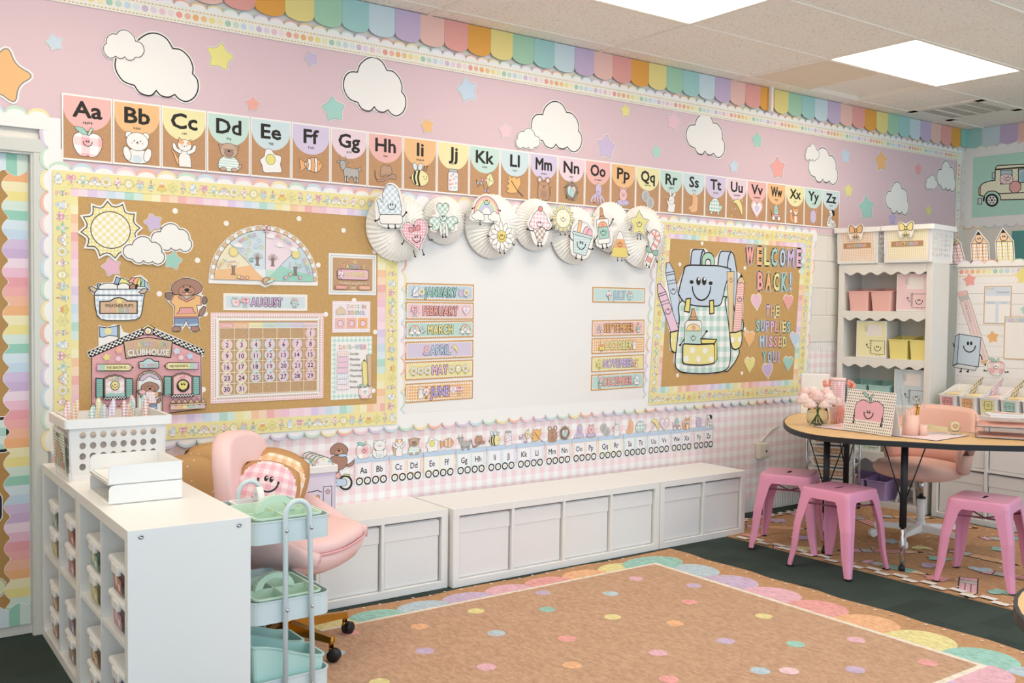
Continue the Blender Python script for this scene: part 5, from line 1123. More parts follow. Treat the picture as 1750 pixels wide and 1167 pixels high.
    for k in (-1, 1): a.line(spl([(-.28+k*.05, .27), (-.28+k*.14, .36), (-.28+k*.1, .48)], 3, False), .03, '#6f6a66'); a.blob(ell(-.28+k*.17, .24, .08, .035, 8), GR, .012)
    a.poly(ell(-.3, .14, .02, .02, 6), INK)
    a = N('hat'); a.blob(spl([(-.46, .06), (-.46, -.2), (-.3, -.3), (0, -.2), (.3, -.04), (.48, -.08), (.44, -.22), (.2, -.22), (-.1, -.34), (-.38, -.36)], 4), '#a8764f', L); a.blob(spl([(-.22, -.16), (-.18, .2), (-.04, .3), (.1, .26), (.2, .3), (.28, .1), (.26, -.06), (0, -.12)], 4), '#b58258', L); a.line([(-.2, -.12), (0, -.08), (.26, -.0)], .05, '#93643f')
    a = N('bee')
    for k in (-1, 1): a.blob(ell(-.12+k*.12, .36, .1, .16, 12, 0, 2*pi, -k*.3), '#d7e4ec', L)
    for k in (0, 1): a.line([(.16+k*.1, .2), (.2+k*.12, .4)], .02); a.poly(ell(.2+k*.12, .41, .03, .03, 6), INK)
    a.poly([(-.36, -.02), (-.5, -.1), (-.34, -.16)], INK); a.blob(ell(0, -.08, .4, .32, 22), '#eee39b', L)
    for x, h in ((-.22, .25), (-.04, .31)): a.line(spl([(x, -.08+h), (x-.06, -.08), (x+.02, -.08-h)], 5, False), .085)
    for k in (0, 1): a.poly(ell(.16+k*.14, -.0, .02, .025, 6), INK)
    a.line(ell(.23, -.06, .05, .05, 6, pi, 2*pi), .016)
    a = N('jar'); a.blob(rrect(-.24, -.48, .24, .3, .08), '#efeff2', L); a.blob(rect(-.2, .3, .2, .42), '#a8abad', L); 
    for k, (x, y) in enumerate([(-.12, -.36), (.08, -.34), (-.04, -.2), (.14, -.16), (-.14, -.06), (.04, .0), (.14, .1), (-.1, .12), (0, .2), (-.15, -.22)]): a.poly(heartp(x, y, .13, .12), [PK, BL_, OR, LA, CO][k % 5])
    a = N('kite'); a.blob([(.3, .46), (.5, .04), (.18, -.2), (.06, .2)], '#efe7ac', L); a.line([(.3, .46), (.18, -.2)], .015); a.line([(.06, .2), (.5, .04)], .015); a.line(spl([(.18, -.2), (.02, -.38), (-.06, -.1), (-.2, -.06), (-.34, -.2), (-.42, .1)], 4, False), .016)
    for x, y, c in ((-.04, .1, PK), (-.26, -.04, BL_), (.1, -.34, LA)):
        for k in (-1, 1): a.blob([(x, y), (x+k*.12, y+.08), (x+k*.12, y-.08)], c, .012)
    a = N('leaf'); a.blob([(-.02, .42), (.08, .3), (.28, .4), (.32, .08), (.18, -.12), (.12, -.3), (-.22, -.34), (-.44, -.3), (-.32, -.14), (-.48, -.08), (-.3, .06), (-.42, .2), (-.3, .22), (-.34, .46), (-.16, .3)], '#eeb04f', L); a.line([(-.2, .2), (.12, -.18), (.46, -.44)], .035)
    a = N('mouse'); BW = '#b07a48'
    for k in (-1, 1): a.blob(ell(k*.22, .36, .15, .15, 14), BW, L); a.blob(ell(k*.22, .36, .09, .1, 12), '#eed6cf', .012)
    a.line(spl([(.26, -.36), (.4, -.2), (.34, .04), (.48, .1)], 4, False), .035, '#6d4a2c'); a.blob(spl([(-.3, -.44), (-.3, .1), (-.16, .3), (.16, .3), (.3, .1), (.3, -.44), (0, -.5)], 4), BW, L); a.poly(ell(0, -.26, .17, .17, 14), '#9a6537'); animal_face(a, 0, .12, .18)
    a = N('nest')
    for k in range(16): q = 2*pi*k/16; a.line([(cos(q)*.3, sin(q)*.34), (cos(q+.9)*.42, sin(q+.9)*.46)], .05, ['#7a5636', '#94693f', '#5f4329'][k % 3])
    for k in range(10): q = 2*pi*k/10; a.line([(cos(q)*.4, sin(q)*.42), (cos(q+.25)*.54, sin(q+.25)*.54)], .02, '#8fa58c')
    a.poly(ell(0, 0, .32, .36, 20), '#7d5837'); a.blob(ell(-.08, 0, .15, .24, 14, 0, 2*pi, .2), '#bfdedd', .012); a.blob(ell(.1, .02, .14, .22, 14, 0, 2*pi, -.25), '#eed3c0', .012); a.blob(ell(.04, -.08, .13, .2, 14), '#a9d3d6', .012)
    a = N('octopus'); LV = '#c9b7dd'
    for k in range(5): x = -.16+k*.08; a.line(spl([(x*.6, .0), (x*2.0, -.2), (x*2.6, -.42), (x*3.0+.04, -.38)], 4, False), .085, LV)
    a.blob(ell(.04, .2, .2, .28, 18), LV, L); a.poly(rect(.06, .42, .2, .5), '#e6c85c'); face(a, .02, .1, .14)
    a = N('pig'); a.blob(ell(0, -.3, .4, .16, 18), '#cbb6a0', L); a.blob(ell(0, -.26, .38, .14, 18), '#c4b0dc', L); a.blob(ell(0, .08, .25, .3, 18), '#eeb9bd', L)
    for k in (-1, 1): a.blob([(k*.08, .34), (k*.2, .46), (k*.22, .28)], '#eeb9bd', L)
    a.blob(ell(0, .06, .08, .07, 10), '#e39aa2', .012)
    for k in (-1, 1): a.poly(ell(k*.12, .16, .018, .022, 6), INK)
    a = N('quarter'); 
    for x, y in ((-.14, .12), (.16, -.16)): a.blob(ell(x, y, .27, .29, 22), '#b9b8b8', .016, '#8d8b8b'); a.blob(spl([(x-.1, y-.18), (x-.08, y+.1), (x+.04, y+.18), (x+.1, y+.02), (x+.08, y-.18)], 3), '#a5a3a3', .01, '#8d8b8b')
    a = N('rabbit'); 
    for k, r in ((-1, .1), (1, -.6)): a.blob(ell(.06+k*.12, .36+(.04 if k < 0 else -.06), .075, .2, 12, 0, 2*pi, r), W_, L)
    a.blob(spl([(-.22, -.5), (-.2, -.2), (-.34, -.02), (-.28, .06), (-.1, -.06), (.16, -.06), (.3, -.2), (.24, -.3), (.2, -.5)], 3), W_, L); a.blob(ell(.02, .06, .2, .2, 16), W_, L); a.blob([(-.34, .1), (-.26, .1), (-.28, -.12)], '#eba25a', .012); a.poly([(-.34, .12), (-.3, .24), (-.26, .12)], G1); animal_face(a, .02, .08, .12)
    a = N('socks')
    for dx, dy in ((.0, .06), (.12, -.06)): a.blob(spl([(dx-.08, dy+.4), (dx+.14, dy+.4), (dx+.14, dy-.1), (dx+.08, dy-.3), (dx-.26, dy-.38), (dx-.34, dy-.26), (dx-.1, dy-.1)], 4), '#efb377', L, '#b77a3c')
    a = N('turtle'); a.blob(spl([(.24, -.2), (.34, .02), (.48, .06), (.46, -.1), (.34, -.26)], 4), '#d5e8dc', L)
    for x in (-.3, .2): a.blob(rrect(x-.06, -.44, x+.06, -.2, .05), '#dbe8df', L)
    a.blob(spl([(-.46, -.26), (-.42, .1), (-.14, .36), (.12, .34), (.3, .06), (.32, -.26), (-.06, -.3)], 4), '#8fcabd', L, INK, 'ging15'); a.poly(ell(.42, .0, .015, .02, 6), INK)
    a = N('umbrella'); a.line([(.12, .1), (-.36, -.4)], .03, '#b08b3a'); a.ring(ell(-.36, -.42, .06, .06, 8), .025, '#d9b74a'); a.blob(spl([(-.3, .2), (-.1, .42), (.2, .42), (.42, .1), (.44, -.38), (.3, -.2), (.1, .08), (-.1, .24)], 4), '#ece08c', L)
    for x, y in ((-.3, -.1), (-.34, .4), (.4, .4), (-.1, -.04)): a.poly(ell(x, y, .03, .045, 6), '#d9e5ea')
    a = N('valentine'); a.blob(heartp(0, 0, .92, .96), '#efc3cb', .02, '#c08a96'); a.blob(heartp(0, .01, .74, .78), '#f6efee', .016, '#c08a96'); a.blob(heartp(0, .02, .36, .38), '#dcc6e6', .016, '#a68abb')
    a = N('wagon'); a.blob(spl([(-.12, -.14), (-.16, .2), (-.02, .4), (.12, .2), (.16, -.14)], 4), '#9fd0c8', L); a.poly([(-.04, .36), (.02, .5), (.08, .38)], '#e5cb5f'); face(a, 0, .1, .12); a.blob(rect(-.34, -.26, .32, -.14), '#eda0a0', L); a.line([(-.34, -.2), (-.46, .1)], .025)
    for x in (-.22, .22): a.blob(ell(x, -.34, .13, .13, 14), '#f2f0ec', .025)
    a = N('fox'); a.blob(spl([(-.3, .1), (-.42, -.1), (-.36, -.42), (-.1, -.46), (-.2, -.2)], 4), '#eda055', L); a.blob(spl([(-.44, .16), (-.26, .2), (-.3, .02), (-.42, .04)], 3), W_, L); a.blob([(-.1, -.5), (-.14, -.1), (.22, -.1), (.26, -.5)], '#eda055', L); a.blob([(-.18, .44), (-.1, .28), (.16, .28), (.26, .44), (.28, .12), (.06, -.1), (-.18, .12)], '#eda055', L); a.poly([(-.16, .14), (.05, .06), (.26, .14), (.06, -.09)], W_); a.poly(rect(-.02, -.48, .14, -.14), W_)
    for k in (-1, 1): a.poly(ell(.05+k*.1, .18, .018, .022, 6), INK)
    a = N('yarn'); a.line([(-.4, .4), (-.1, .2)], .03, '#9b86b0'); a.line(spl([(.12, .2), (.34, .16), (.26, .36), (.44, .46)], 4, False), .022, '#b9a2cc'); a.line([(.1, -.2), (.44, -.44)], .03, '#9b86b0'); a.blob(ell(0, -.06, .26, .36, 22), '#d0bfe0', .02, '#a68abb'); a.ring(ell(0, -.06, .17, .26, 16), .014, '#a68abb'); a.ring(ell(.02, -.06, .08, .15, 12), .014, '#a68abb')
    a = N('zebra'); a.blob(spl([(-.3, -.5), (-.26, -.1), (-.12, .2), (-.2, .36), (.1, .4), (.3, .26), (.26, .12), (.1, .1), (.08, -.12), (.36, -.2), (.44, -.5)], 4), '#f2f0ed', L); a.poly(spl([(.06, .42), (.32, .34), (.32, .12), (.18, .12)], 3), INK)
    for k in range(7): a.line([(-.24+.015*k, -.36+.09*k), (-.04+.01*k, -.32+.085*k)], .03)
    for k in range(4): a.line([(.1+.09*k, -.24-.02*k), (.06+.09*k, -.48)], .028)
    for k in (-1, 1): a.blob([(-.14+k*.06, .36), (-.12+k*.09, .52), (-.04+k*.06, .38)], '#f2f0ed', .014)
defpic()
AZ = ['apple', 'bear', 'cat', 'dog', 'egg', 'fish', 'goat', 'hat', 'bee', 'jar', 'kite', 'leaf', 'mouse', 'nest', 'octopus', 'pig', 'quarter', 'rabbit', 'socks', 'turtle', 'umbrella', 'valentine', 'wagon', 'fox', 'yarn', 'zebra']
WORDS = {'bee': 'insect'}
# ============================================================ BACK-WALL COVERINGS
PCOL = ['#eaa79f', '#eaa950', '#ecdc90', '#a9d2b4', '#a5d0cd', '#cbdde4', '#c9b6d3', '#eec3b8']         # coral orange yellow green aqua blue lavender pink
pw = tag(sheet('pink_backing_paper', [(-5.2, 2.10), (DX0+.0, 2.19), (DX1+.085, 2.19), (DX1+.085, 2.02), (1.48, 2.02), (1.48, 1.86), (3.19, 1.86), (3.19, 2.76), (-5.2, 2.76)], None, None, .0125, .001, '#dfc4cb'), 'dusty pink paper covering the upper back wall', 'paper')
def pleated(name, x0, x1, z0, z1, parent, fr=None, col='#e5e3e1', n0=.004, amp=.006, pitch=.028):
    b = MB(); n = int((x1-x0)/pitch*2); bm = b.bm; fr = fr or FRAME_B(); rows = [[bm.verts.new(fr(x0+(x1-x0)*k/n, z, n0+(amp if k % 2 else 0)*(.4+.6*t))) for k in range(n+1)] for z, t in ((z1, 0), ((z0+z1)/2, 1), (z0, 1))]
    for A, B in zip(rows, rows[1:]):
        for k in range(n): bm.faces.new((A[k], A[k+1], B[k+1], B[k]))
    return b.build(name, mat('ruffle', col, .85), parent)
gp = thing('gingham_wall_skirt', 'pink gingham fabric skirt with white ruffles on the lower wall', 'fabric')
sheet('gingham_cloth', [(-4.06, .10), (1.62, .10), (1.62, 1.147), (1.0, 1.147), (1.0, .84), (-4.06, .84)], None, None, .002, .001, '#f3d9dc', gp, 'ging40')
pleated('ruffle', -4.06, 1.62, .004, .105, gp); pleated('ruffle', 1.0, 1.62, 1.14, 1.205, gp, n0=.002)
# awning of pastel tabs under the ceiling
AW = .1535; aw = thing('awning_border', 'row of pastel rounded paper tabs along the top of the back wall', 'border', (0, 0, 0)); tabm = {}
def tab_mesh(ci, dirn=0):
    P_ = [(-AW/2, .16), (-AW/2, .035)]+[(-AW/2*cos(q*pi/10), .035-.035*sin(q*pi/10)*1.0-.002) for q in range(1, 10)]+[(AW/2, .035), (AW/2, .16)]
    return P_
AW0 = -1.151-AW*27
for k in range(int((X_RIGHT-AW0)/AW)+1):
    x = AW0+AW*k; ci = (k+6-27) % 8
    if x+AW > X_RIGHT: continue
    if ci not in tabm: o = sheet('tab', tab_mesh(ci), None, FRAME_B(), 0, .0015, PCOL[ci], aw); tabm[ci] = o.data
    else: o = link('tab', tabm[ci], aw)
    o.location = (x+AW/2, -.017-.0018*(k % 2), 2.853)
sheet('tab', [(X_RIGHT-.09, 3.012), (X_RIGHT-.09, 2.88), (X_RIGHT-.045, 2.858), (X_RIGHT-.002, 2.88), (X_RIGHT-.002, 3.012)], None, None, .016, .0015, '#93cbbb', aw)
def scallop_strip(name, label, path0, path1, nrm, pitch, hgt, base, cols, parent=None, n0=.014, white='#f3f2f0', rim=.014, th=.0016, phase=0):
    """paper strip from path0 to path1 whose edge on the nrm side is a row of scallops; each scallop has a tinted rim"""
    x0, z0 = path0; x1, z1 = path1; L = hypot(x1-x0, z1-z0); n = max(1, int(round(L/pitch))); p = L/n; ux, uz = (x1-x0)/L, (z1-z0)/L
    T_ = lambda s_, h: (x0+ux*s_+nrm[0]*h, z0+uz*s_+nrm[1]*h); t = parent or thing(name, label, 'border'); out = [T_(0, -base), T_(L, -base)]; a = Art(.0001); edge = []
    for k in range(n-1, -1, -1): edge += [((k+.5)*p+p/2*cos(q*pi/8), hgt*sin(q*pi/8)) for q in range(0, 8)]
    edge.append((0, 0)); out += [T_(s_, h) for s_, h in edge]
    for k in range(n):
        c = cols[(k+phase) % len(cols)]; o = [((k+.5)*p+p/2*cos(q*pi/10), hgt*sin(q*pi/10)) for q in range(11)]; i_ = [((k+.5)*p+(p/2-rim*.55)*cos(q*pi/10), (hgt-rim)*sin(q*pi/10)) for q in range(11)]
        a.poly([T_(s_, h) for s_, h in o+i_[::-1]], c, up=(k == 0))
    return sheet(name if parent is None else 'scallop_strip', out, a, None, n0, th, white, t)
RB = ['#f4b39a', '#f3e3a3', '#bfe0c8', '#c2dbe8', '#d6c8e6', '#f3ccd6']
scallop_strip('scalloped_top_border', 'white cloud-edged border strip beneath the pastel awning', (-4.6, 2.822), (X_RIGHT-.06, 2.822), (0, 1), .0765, .026, .02, ['#f0a58c', '#f3c07c', '#f0e19a', '#bfe0c8', '#c2dbe8', '#d6c8e6', '#f3ccd6'], n0=.0145, rim=.008)
# dotted strip
a = Art(.0001); DC = ['#ec8f83', '#efae8f', '#eda84e', '#f0bd76', '#eedf77', '#f1e9b0', '#93c9ab', '#bfdccb', '#c3d8ec', '#d9e6ef', '#cdb3d9', '#e2d3ea', '#ecbfcf', '#f3dbe2']
for k in range(205):
    x = -4.58+k*.0383
    if x > X_RIGHT-.09: break
    a.poly(ell(x, 2.776, .0148, .0148, 12), DC[k % 14], up=(k == 0))
a.z += .0001
for k in range(460):
    x = -4.59+k*.0168
    if x > X_RIGHT-.08: break
    a.poly(rect(x, 2.800, x+.0095, 2.8045), '#c99a5c', up=False); a.poly(rect(x, 2.7455, x+.0095, 2.75), '#c99a5c', up=False)
tag(sheet('dotted_border', rect(-4.6, 2.738, X_RIGHT-.07, 2.812), a, None, .0165, .001, '#f2efe2'), 'cream border strip with pastel dots above the pink paper', 'border')
a = Art(.0001)
for k in range(24): a.poly(ell(3.135, 2.70-k*.0383, .0148, .0148, 12), DC[k % 14], up=(k == 0))
a.z += .0001
for k in range(52): a.poly(rect(3.1065, 2.72-k*.0168, 3.111, 2.7295-k*.0168), '#c99a5c', up=False); a.poly(rect(3.159, 2.72-k*.0168, 3.1635, 2.7295-k*.0168), '#c99a5c', up=False)
tag(sheet('dotted_border', rect(3.098, 1.86, 3.172, 2.738), a, None, .016, .001, '#f2efe2'), 'vertical pastel-dotted border strip in the far corner of the pink wall', 'border')
scallop_strip('scalloped_corner_border', 'white cloud-edged strip running down the far corner', (3.172, 2.74), (3.172, 1.86), (1, 0), .0765, .03, .0, RB, n0=.015, rim=.008)
# clouds and stars
def cloud(x0, y0, x1, y1, label, kind=0, n0=.0145, lw=.011):
    p, q = W(x0, y1), W(x1, y0); P_ = cloudp(p[0]+.01, p[1]+.01, q[0]-p[0]-.02, q[1]-p[1]-.02, kind); a = Art(); a.poly(P_, '#f3f1ee'); a.ring(P_, lw*.55, INK); return tag(sheet('paper_cloud', off(P_, .009 if kind == 0 else .005), a, None, n0, .0025, '#f1efec'), label, 'paper cloud', 'paper clouds on the pink wall')
cloud(191, 67, 340, 162, 'largest white paper cloud, above the letter B card'); cloud(171, 55, 248, 102, 'small white paper cloud overlapping the largest cloud', 1, .0175, .006)
cloud(581, 106, 694, 189, 'white paper cloud above the letter G card'); cloud(902, 179, 994, 253, 'white paper cloud above the letter M card', 0); cloud(876, 220, 922, 256, 'small white paper cloud beside the cloud above letter M', 1, .0175, .006)
cloud(1167, 198, 1238, 264, 'white paper cloud above the letter S card'); cloud(1376, 255, 1431, 312, 'white paper cloud above the letter Z card', 0); cloud(1371, 246, 1398, 276, 'small white paper cloud overlapping the one above letter Z', 1, .0175, .006)
cloud(1508, 312, 1552, 366, 'white paper cloud just above the yellow-bowed basket'); cloud(1596, 276, 1632, 326, 'rightmost white paper cloud near the corner'); cloud(1577, 299, 1600, 325, 'small white paper cloud next to the rightmost cloud', 1, .0175, .006)
def pstar(x, y, d, c, label, rot=0.1, n0=.0145, group='paper stars on the pink wall'):
    q = W(x, y); e = W(x+d/2, y); R_ = abs(e[0]-q[0])*1.05; P_ = starp(q[0], q[1], R_, rot); a = Art(); a.poly(off(P_, -.001), c); a.ring(P_, R_*.035, '#7d746e'); return tag(sheet('paper_star', off(P_, R_*.07), a, None, n0, .002, WHITE), label, 'paper star', group)
for x, y, d, c, l, r in [(92, 74, 30, '#c5d8e6', 'pale blue paper star at the upper left of the wall', .3), (374, 98, 44, '#eadf73', 'large yellow paper star above the letter D card', -.15), (530, 102, 24, '#c4afd4', 'lavender paper star above the letter F card', .4), (430, 179, 24, '#ee9c8e', 'small coral paper star above the letter E card', .0), (568, 188, 38, '#92cfc6', 'large aqua paper star left of the cloud above G', .15),
                         (796, 155, 34, '#bcd4ea', 'light blue paper star above the letters J and K', .3), (728, 216, 22, '#efb45f', 'small orange paper star above the letter I card', .2), (861, 224, 22, '#f0c2cf', 'small pink paper star above the letter L card', .15), (1033, 252, 30, '#c9b3dc', 'lavender paper star above the letter O card', -.1), (1066, 190, 16, '#ece07a', 'small yellow paper star above the letters P and O', .1),
                         (1148, 208, 24, '#eec0cf', 'pink paper star left of the cloud above S', -.2), (1119, 260, 16, '#a3d6cb', 'small aqua paper star above the letter Q card', .2), (1251, 285, 15, '#c3d8ea', 'small pale blue paper star above the letter T card', .1), (1291, 240, 17, '#93d0c4', 'small aqua paper star right of the cloud above S', .1), (1326, 288, 24, '#ee9a92', 'coral paper star above the letters V and W', .1),
                         (1442, 267, 15, '#bcd3ea', 'small blue paper star right of the cloud above Z', .1), (1503, 276, 20, '#efb057', 'orange paper star in the upper right of the pink wall', .1), (1566, 290, 12, '#ea8f93', 'small coral paper star near the far corner', 0), (1447, 326, 14, '#ece07a', 'small yellow paper star right of the letter Z card', 0), (1478, 356, 24, '#8fd0c5', 'aqua paper star above the orange-bowed basket', .15), (1584, 360, 10, '#e6dc70', 'small yellow paper star by the vertical dotted border', 0), (1522, 374, 14, '#bda6d6', 'small lavender paper star behind the yellow-bowed basket', 0)]:
    pstar(x, y, d, c, l, r)
q = W(-8, 128); P_ = starp(q[0]+.02, q[1], .115, -.2); a = Art(); a.poly(P_, '#efb15e'); a.ring(P_, .005, '#6f6660'); tag(sheet('paper_star', off(P_, .01), a, None, .0145, .002, WHITE), 'big orange paper star cut by the left edge of the picture', 'paper star', 'paper stars on the pink wall')
# ---- alphabet cards
A0, AP, AZ0, AZ1 = -4.013, .2110, 2.066, 2.352
ccol = ['#eeaea8', '#f0b66e', '#efe6a4', '#bfdfd5', '#c9dfe5', '#d3c4e2', '#ecd0dc']
for i, nm in enumerate(AZ):
    x0 = A0+AP*i+.001; x1 = x0+AP-.002; cx = (x0+x1)/2; a = Art(); L_ = chr(65+i)
    a.poly(rect(x0+.006, AZ0+.008, x1-.006, AZ1-.008), '#bf8038', 'kraft'); a.poly([(x0+.006, AZ1-.008), (x0+.006, AZ1-.06)]+[(cx-.0985*cos(q*pi/14), AZ1-.06-.092*sin(q*pi/14)) for q in range(1, 14)]+[(x1-.006, AZ1-.06), (x1-.006, AZ1-.008)], ccol[i % 7])
    random.seed(i)
    a.z += .0001
    for k in range(18): a.poly(ell(x0+.012+random.random()*(AP-.026), AZ0+.014+random.random()*.13, .0013, .0013, 5), '#e8cba0', up=False)
    w_ = glyphs(L_+chr(97+i)); wid = min(.118, .0825*(w_[3]-w_[2])/.73*1.0); a.text(L_+chr(97+i), cx, AZ1-.062, .066, INK, .028, wid); a.word(WORDS.get(nm, nm), cx, AZ1-.116, .012, [INK], .0078*len(WORDS.get(nm, nm)), .012)
    a.z += .0001; stamp(a, PIC[nm], place(cx, AZ0+.082, .135))
    tag(sheet('alphabet_card', rect(x0, AZ0, x1, AZ1), a, None, .019, .0012, '#f6f3ef'), 'alphabet wall card %s%s with a picture of %s' % (L_, chr(97+i), {'insect': 'a bee', 'bee': 'a bee', 'socks': 'socks', 'yarn': 'yarn', 'quarter': 'two coins', 'valentine': 'a lace heart', 'octopus': 'an octopus', 'apple': 'an apple', 'egg': 'a fried egg', 'umbrella': 'an umbrella', 'fish': 'a clownfish'}.get(nm, 'a '+nm)), 'alphabet card', 'alphabet cards on the pink wall')
# ============================================================ BULLETIN BOARDS
def char_strip(name, label, x0, z0, x1, z1, vert, parent, k0=0, n0=.0225, sh=lambda x, z: x):
    """yellow border strip printed with the row of little smiling figures"""
    a = Art(.00004); a.z = .0002; pitch = .0485; L = (z1-z0) if vert else (x1-x0); n = int(L/pitch); c = (x0+x1)/2 if vert else (z0+z1)/2
    for k in range(n):
        s_ = (k+.5)*L/n; f = FIG[ORDER[(k+k0) % 12]][1]
        if vert: stamp(a, f, (lambda g: (lambda u, v: (lambda q: (sh(*q), q[1]))(g(u, v))))(place(c, z1-s_, .046, pi/2)), None, '#9a8f80')
        else: stamp(a, f, (lambda g: (lambda u, v: (lambda q: (sh(*q), q[1]))(g(u, v))))(place(x0+s_, c, .046)), None, '#9a8f80')
    P_ = [(sh(x, z), z) for x, z in rect(x0, z0, x1, z1)]
    return sheet('figure_strip', P_, a, None, n0, .0008, '#efe5a6', parent)
CHK = ['#f3cfe0', '#f5dbe8', '#dcc7ea', '#e6d9f0', '#c6dcec', '#d7e6f0', '#a9d9cb', '#cfe8de', '#f0e59c', '#f3edc0', '#f4c294', '#f6d6b6', '#efaaa6', '#f3c6c4', '#f0bfd2', '#f4d5e2']
def check_strip(x0, z0, x1, z1, vert, parent, n0=.0213, sh=lambda x, z: x, k0=0):
    a = Art(.00005); L = (z1-z0) if vert else (x1-x0); n = int(L/.0385)
    for k in range(n):
        s0, s1 = k*L/n, (k+1)*L/n; r = rect(x0, z1-s1, x1, z1-s0) if vert else rect(x0+s0, z0, x0+s1, z1); a.poly([(sh(x, z), z) for x, z in r], CHK[(k+k0) % 16], up=(k == 0))
    return sheet('checked_strip', [(sh(x, z), z) for x, z in rect(x0, z0, x1, z1)], a, None, n0, .0008, '#f6efe6', parent)
def board(name, label, X0, X1, Z0, Z1, sh=lambda x, z: x, left=True):
    """kraft board with pastel check strip and yellow figure strip"""
    t = thing(name, label, 'bulletin board'); yw, cw_ = .072, .042
    sheet('kraft_backing', [(sh(x, z), z) for x, z in rect(X0+yw, Z0+yw, X1-yw, Z1-yw)], None, None, .0195, .001, '#d0a86c', t, 'kraft')
    i0, i1, j0, j1 = X0+yw, X1-yw, Z0+yw, Z1-yw
    check_strip(i0-.01, j1-.034, i1+.01, j1+.01, False, t, .0212, sh); check_strip(i0-.01, j0-.01, i1+.01, j0+cw_, False, t, .0212, sh, 5); check_strip(i0-.01, j0+cw_, i0+cw_-.012, j1-.034, True, t, .0207, sh, 8); check_strip(i1-cw_-.008, j0+cw_, i1+.01, j1-.034, True, t, .0207, sh, 3)
    char_strip('', '', X0, Z1-yw, X1, Z1, False, t, 0, .0228, sh); char_strip('', '', X0, Z0, X1, Z0+yw, False, t, 2, .0228, sh); char_strip('', '', X0, Z0+yw, X0+yw, Z1-yw, True, t, 11, .0221, sh); char_strip('', '', X1-yw, Z0+yw, X1, Z1-yw, True, t, 5, .0221, sh)
    return t
LB = (-4.05, -2.352, .815, 2.017); RBD = (-.455, 1.120, .822, 2.012); SHR = lambda x, z: x+.066*(z-1.42)
board('calendar_board', 'large kraft bulletin board with yellow border, calendar and clubhouse', *LB)
board('welcome_board', 'kraft bulletin board with yellow border reading WELCOME BACK', *RBD, SHR)
# white scalloped frame pieces around the boards
fr_ = thing('scalloped_board_frame', 'white cloud-scalloped paper border with pastel rims around the boards', 'border')
sc = lambda p0, p1, nrm, base, ph=0, n0=.0175, hg=.034: scallop_strip('scallop_strip', None, p0, p1, nrm, .0905, hg, base, RB, fr_, n0, phase=ph)
sc((-4.065, 2.022), (1.21, 2.022), (0, 1), .06, 2); sc((1.21, .805), (-4.065, .805), (0, -1), .06, 0)
sc((-4.067, .80), (-4.067, 2.11), (-1, 0), .06, 1, .0168); sc((-2.33, 2.0), (-2.33, .80), (1, 0), .05, 3, .0172)
sc((-4.06, 2.24), (-5.2, 2.24), (0, 1), .055, 1, .0185); sc((-4.067, 2.11), (-4.067, 2.24), (-1, 0), .05, 4, .0168)
sc((SHR(-.475, .8), .80), (SHR(-.475, 2.0), 2.0), (-1, 0), .05, 2, .0172); sc((SHR(1.14, 2.0), 2.0), (SHR(1.14, .8), .80), (1, 0), .05, 4, .0172, .03)
wbd = thing('whiteboard', 'large plain whiteboard between the two kraft boards', 'whiteboard')
MB().box(-2.34, -.42, -.0158, -.006, .80, 2.04, .002, 1).build('panel', mat('whiteboard', '#efedea', .22), wbd)
# white dots stuck on the kraft boards
for i, (x, y) in enumerate([(297, 361), (384, 382), (508, 374), (584, 394), (335, 445), (541, 453), (637, 430), (270, 502), (348, 536), (602, 513), (554, 537), (638, 567), (635, 667), (345, 665)]):
    q = W(x, y); tag(sheet('paper_dot', ell(q[0], q[1], .0128, .0128, 14), None, None, .0206, .0007, '#f4f1ea'), 'white paper dot on the calendar board, %s' % ['near the sun and lavender star', 'above left of the season fan', 'above the season fan', 'above the summer poster', 'below the white clouds', 'right end of the season fan', 'beside the summer poster corner', 'between the basket and the dog', 'at the tail of the dog', 'above the days in school card', 'at the corner of the calendar', 'right of the days in school card', 'by the apple on the week poster', 'at the right wall of the clubhouse'][i], 'paper dot', 'white dots on the calendar board')
# ---- left board pieces
Z1_ = ZM(130, 330, 7.782); N0 = .0208
sun = ccw(spl(Z1_([(400, 118), (448, 178), (510, 192), (598, 158), (625, 250), (680, 280), (752, 285), (742, 370), (765, 420), (826, 468), (760, 540), (765, 585), (803, 658), (720, 690), (690, 800), (575, 790), (545, 810), (500, 866), (440, 812), (380, 798), (298, 836), (262, 745), (225, 712), (128, 710), (150, 630), (125, 580), (48, 522), (120, 465), (125, 420), (80, 322), (170, 312), (208, 270), (208, 180), (300, 205), (345, 190)]), 2))
sun = ccw(Z1_([(400, 118), (425, 150), (455, 180), (510, 192), (560, 178), (598, 158), (612, 200), (625, 250), (650, 272), (690, 283), (752, 285), (748, 330), (742, 375), (765, 420), (826, 468), (785, 505), (760, 540), (768, 590), (803, 658), (740, 672), (712, 692), (692, 730), (688, 803), (640, 790), (575, 786), (545, 806), (500, 866), (465, 835), (430, 806), (380, 798), (340, 812), (298, 836), (285, 790), (262, 745), (225, 714), (128, 710), (145, 665), (152, 610), (120, 570), (48, 522), (85, 490), (120, 465), (130, 420), (105, 365), (80, 322), (165, 312), (200, 290), (210, 240), (208, 180), (255, 198), (310, 206), (345, 188), (372, 155)]))
a = Art(); a.blob(sun, '#efe083', .0045, '#4e4840', 'dots'); c = Z1_([(441, 495)])[0]; r = abs(Z1_([(700, 495)])[0][0]-c[0]); a.blob(ell(c[0], c[1], r, r*.97, 32), '#eedf86', .004, '#4e4840', 'gingd')
tag(sheet('paper_sun', off(sun, .01), a, None, N0+.003, .002, WHITE), 'yellow paper sun with checked centre on the calendar board', 'paper sun')
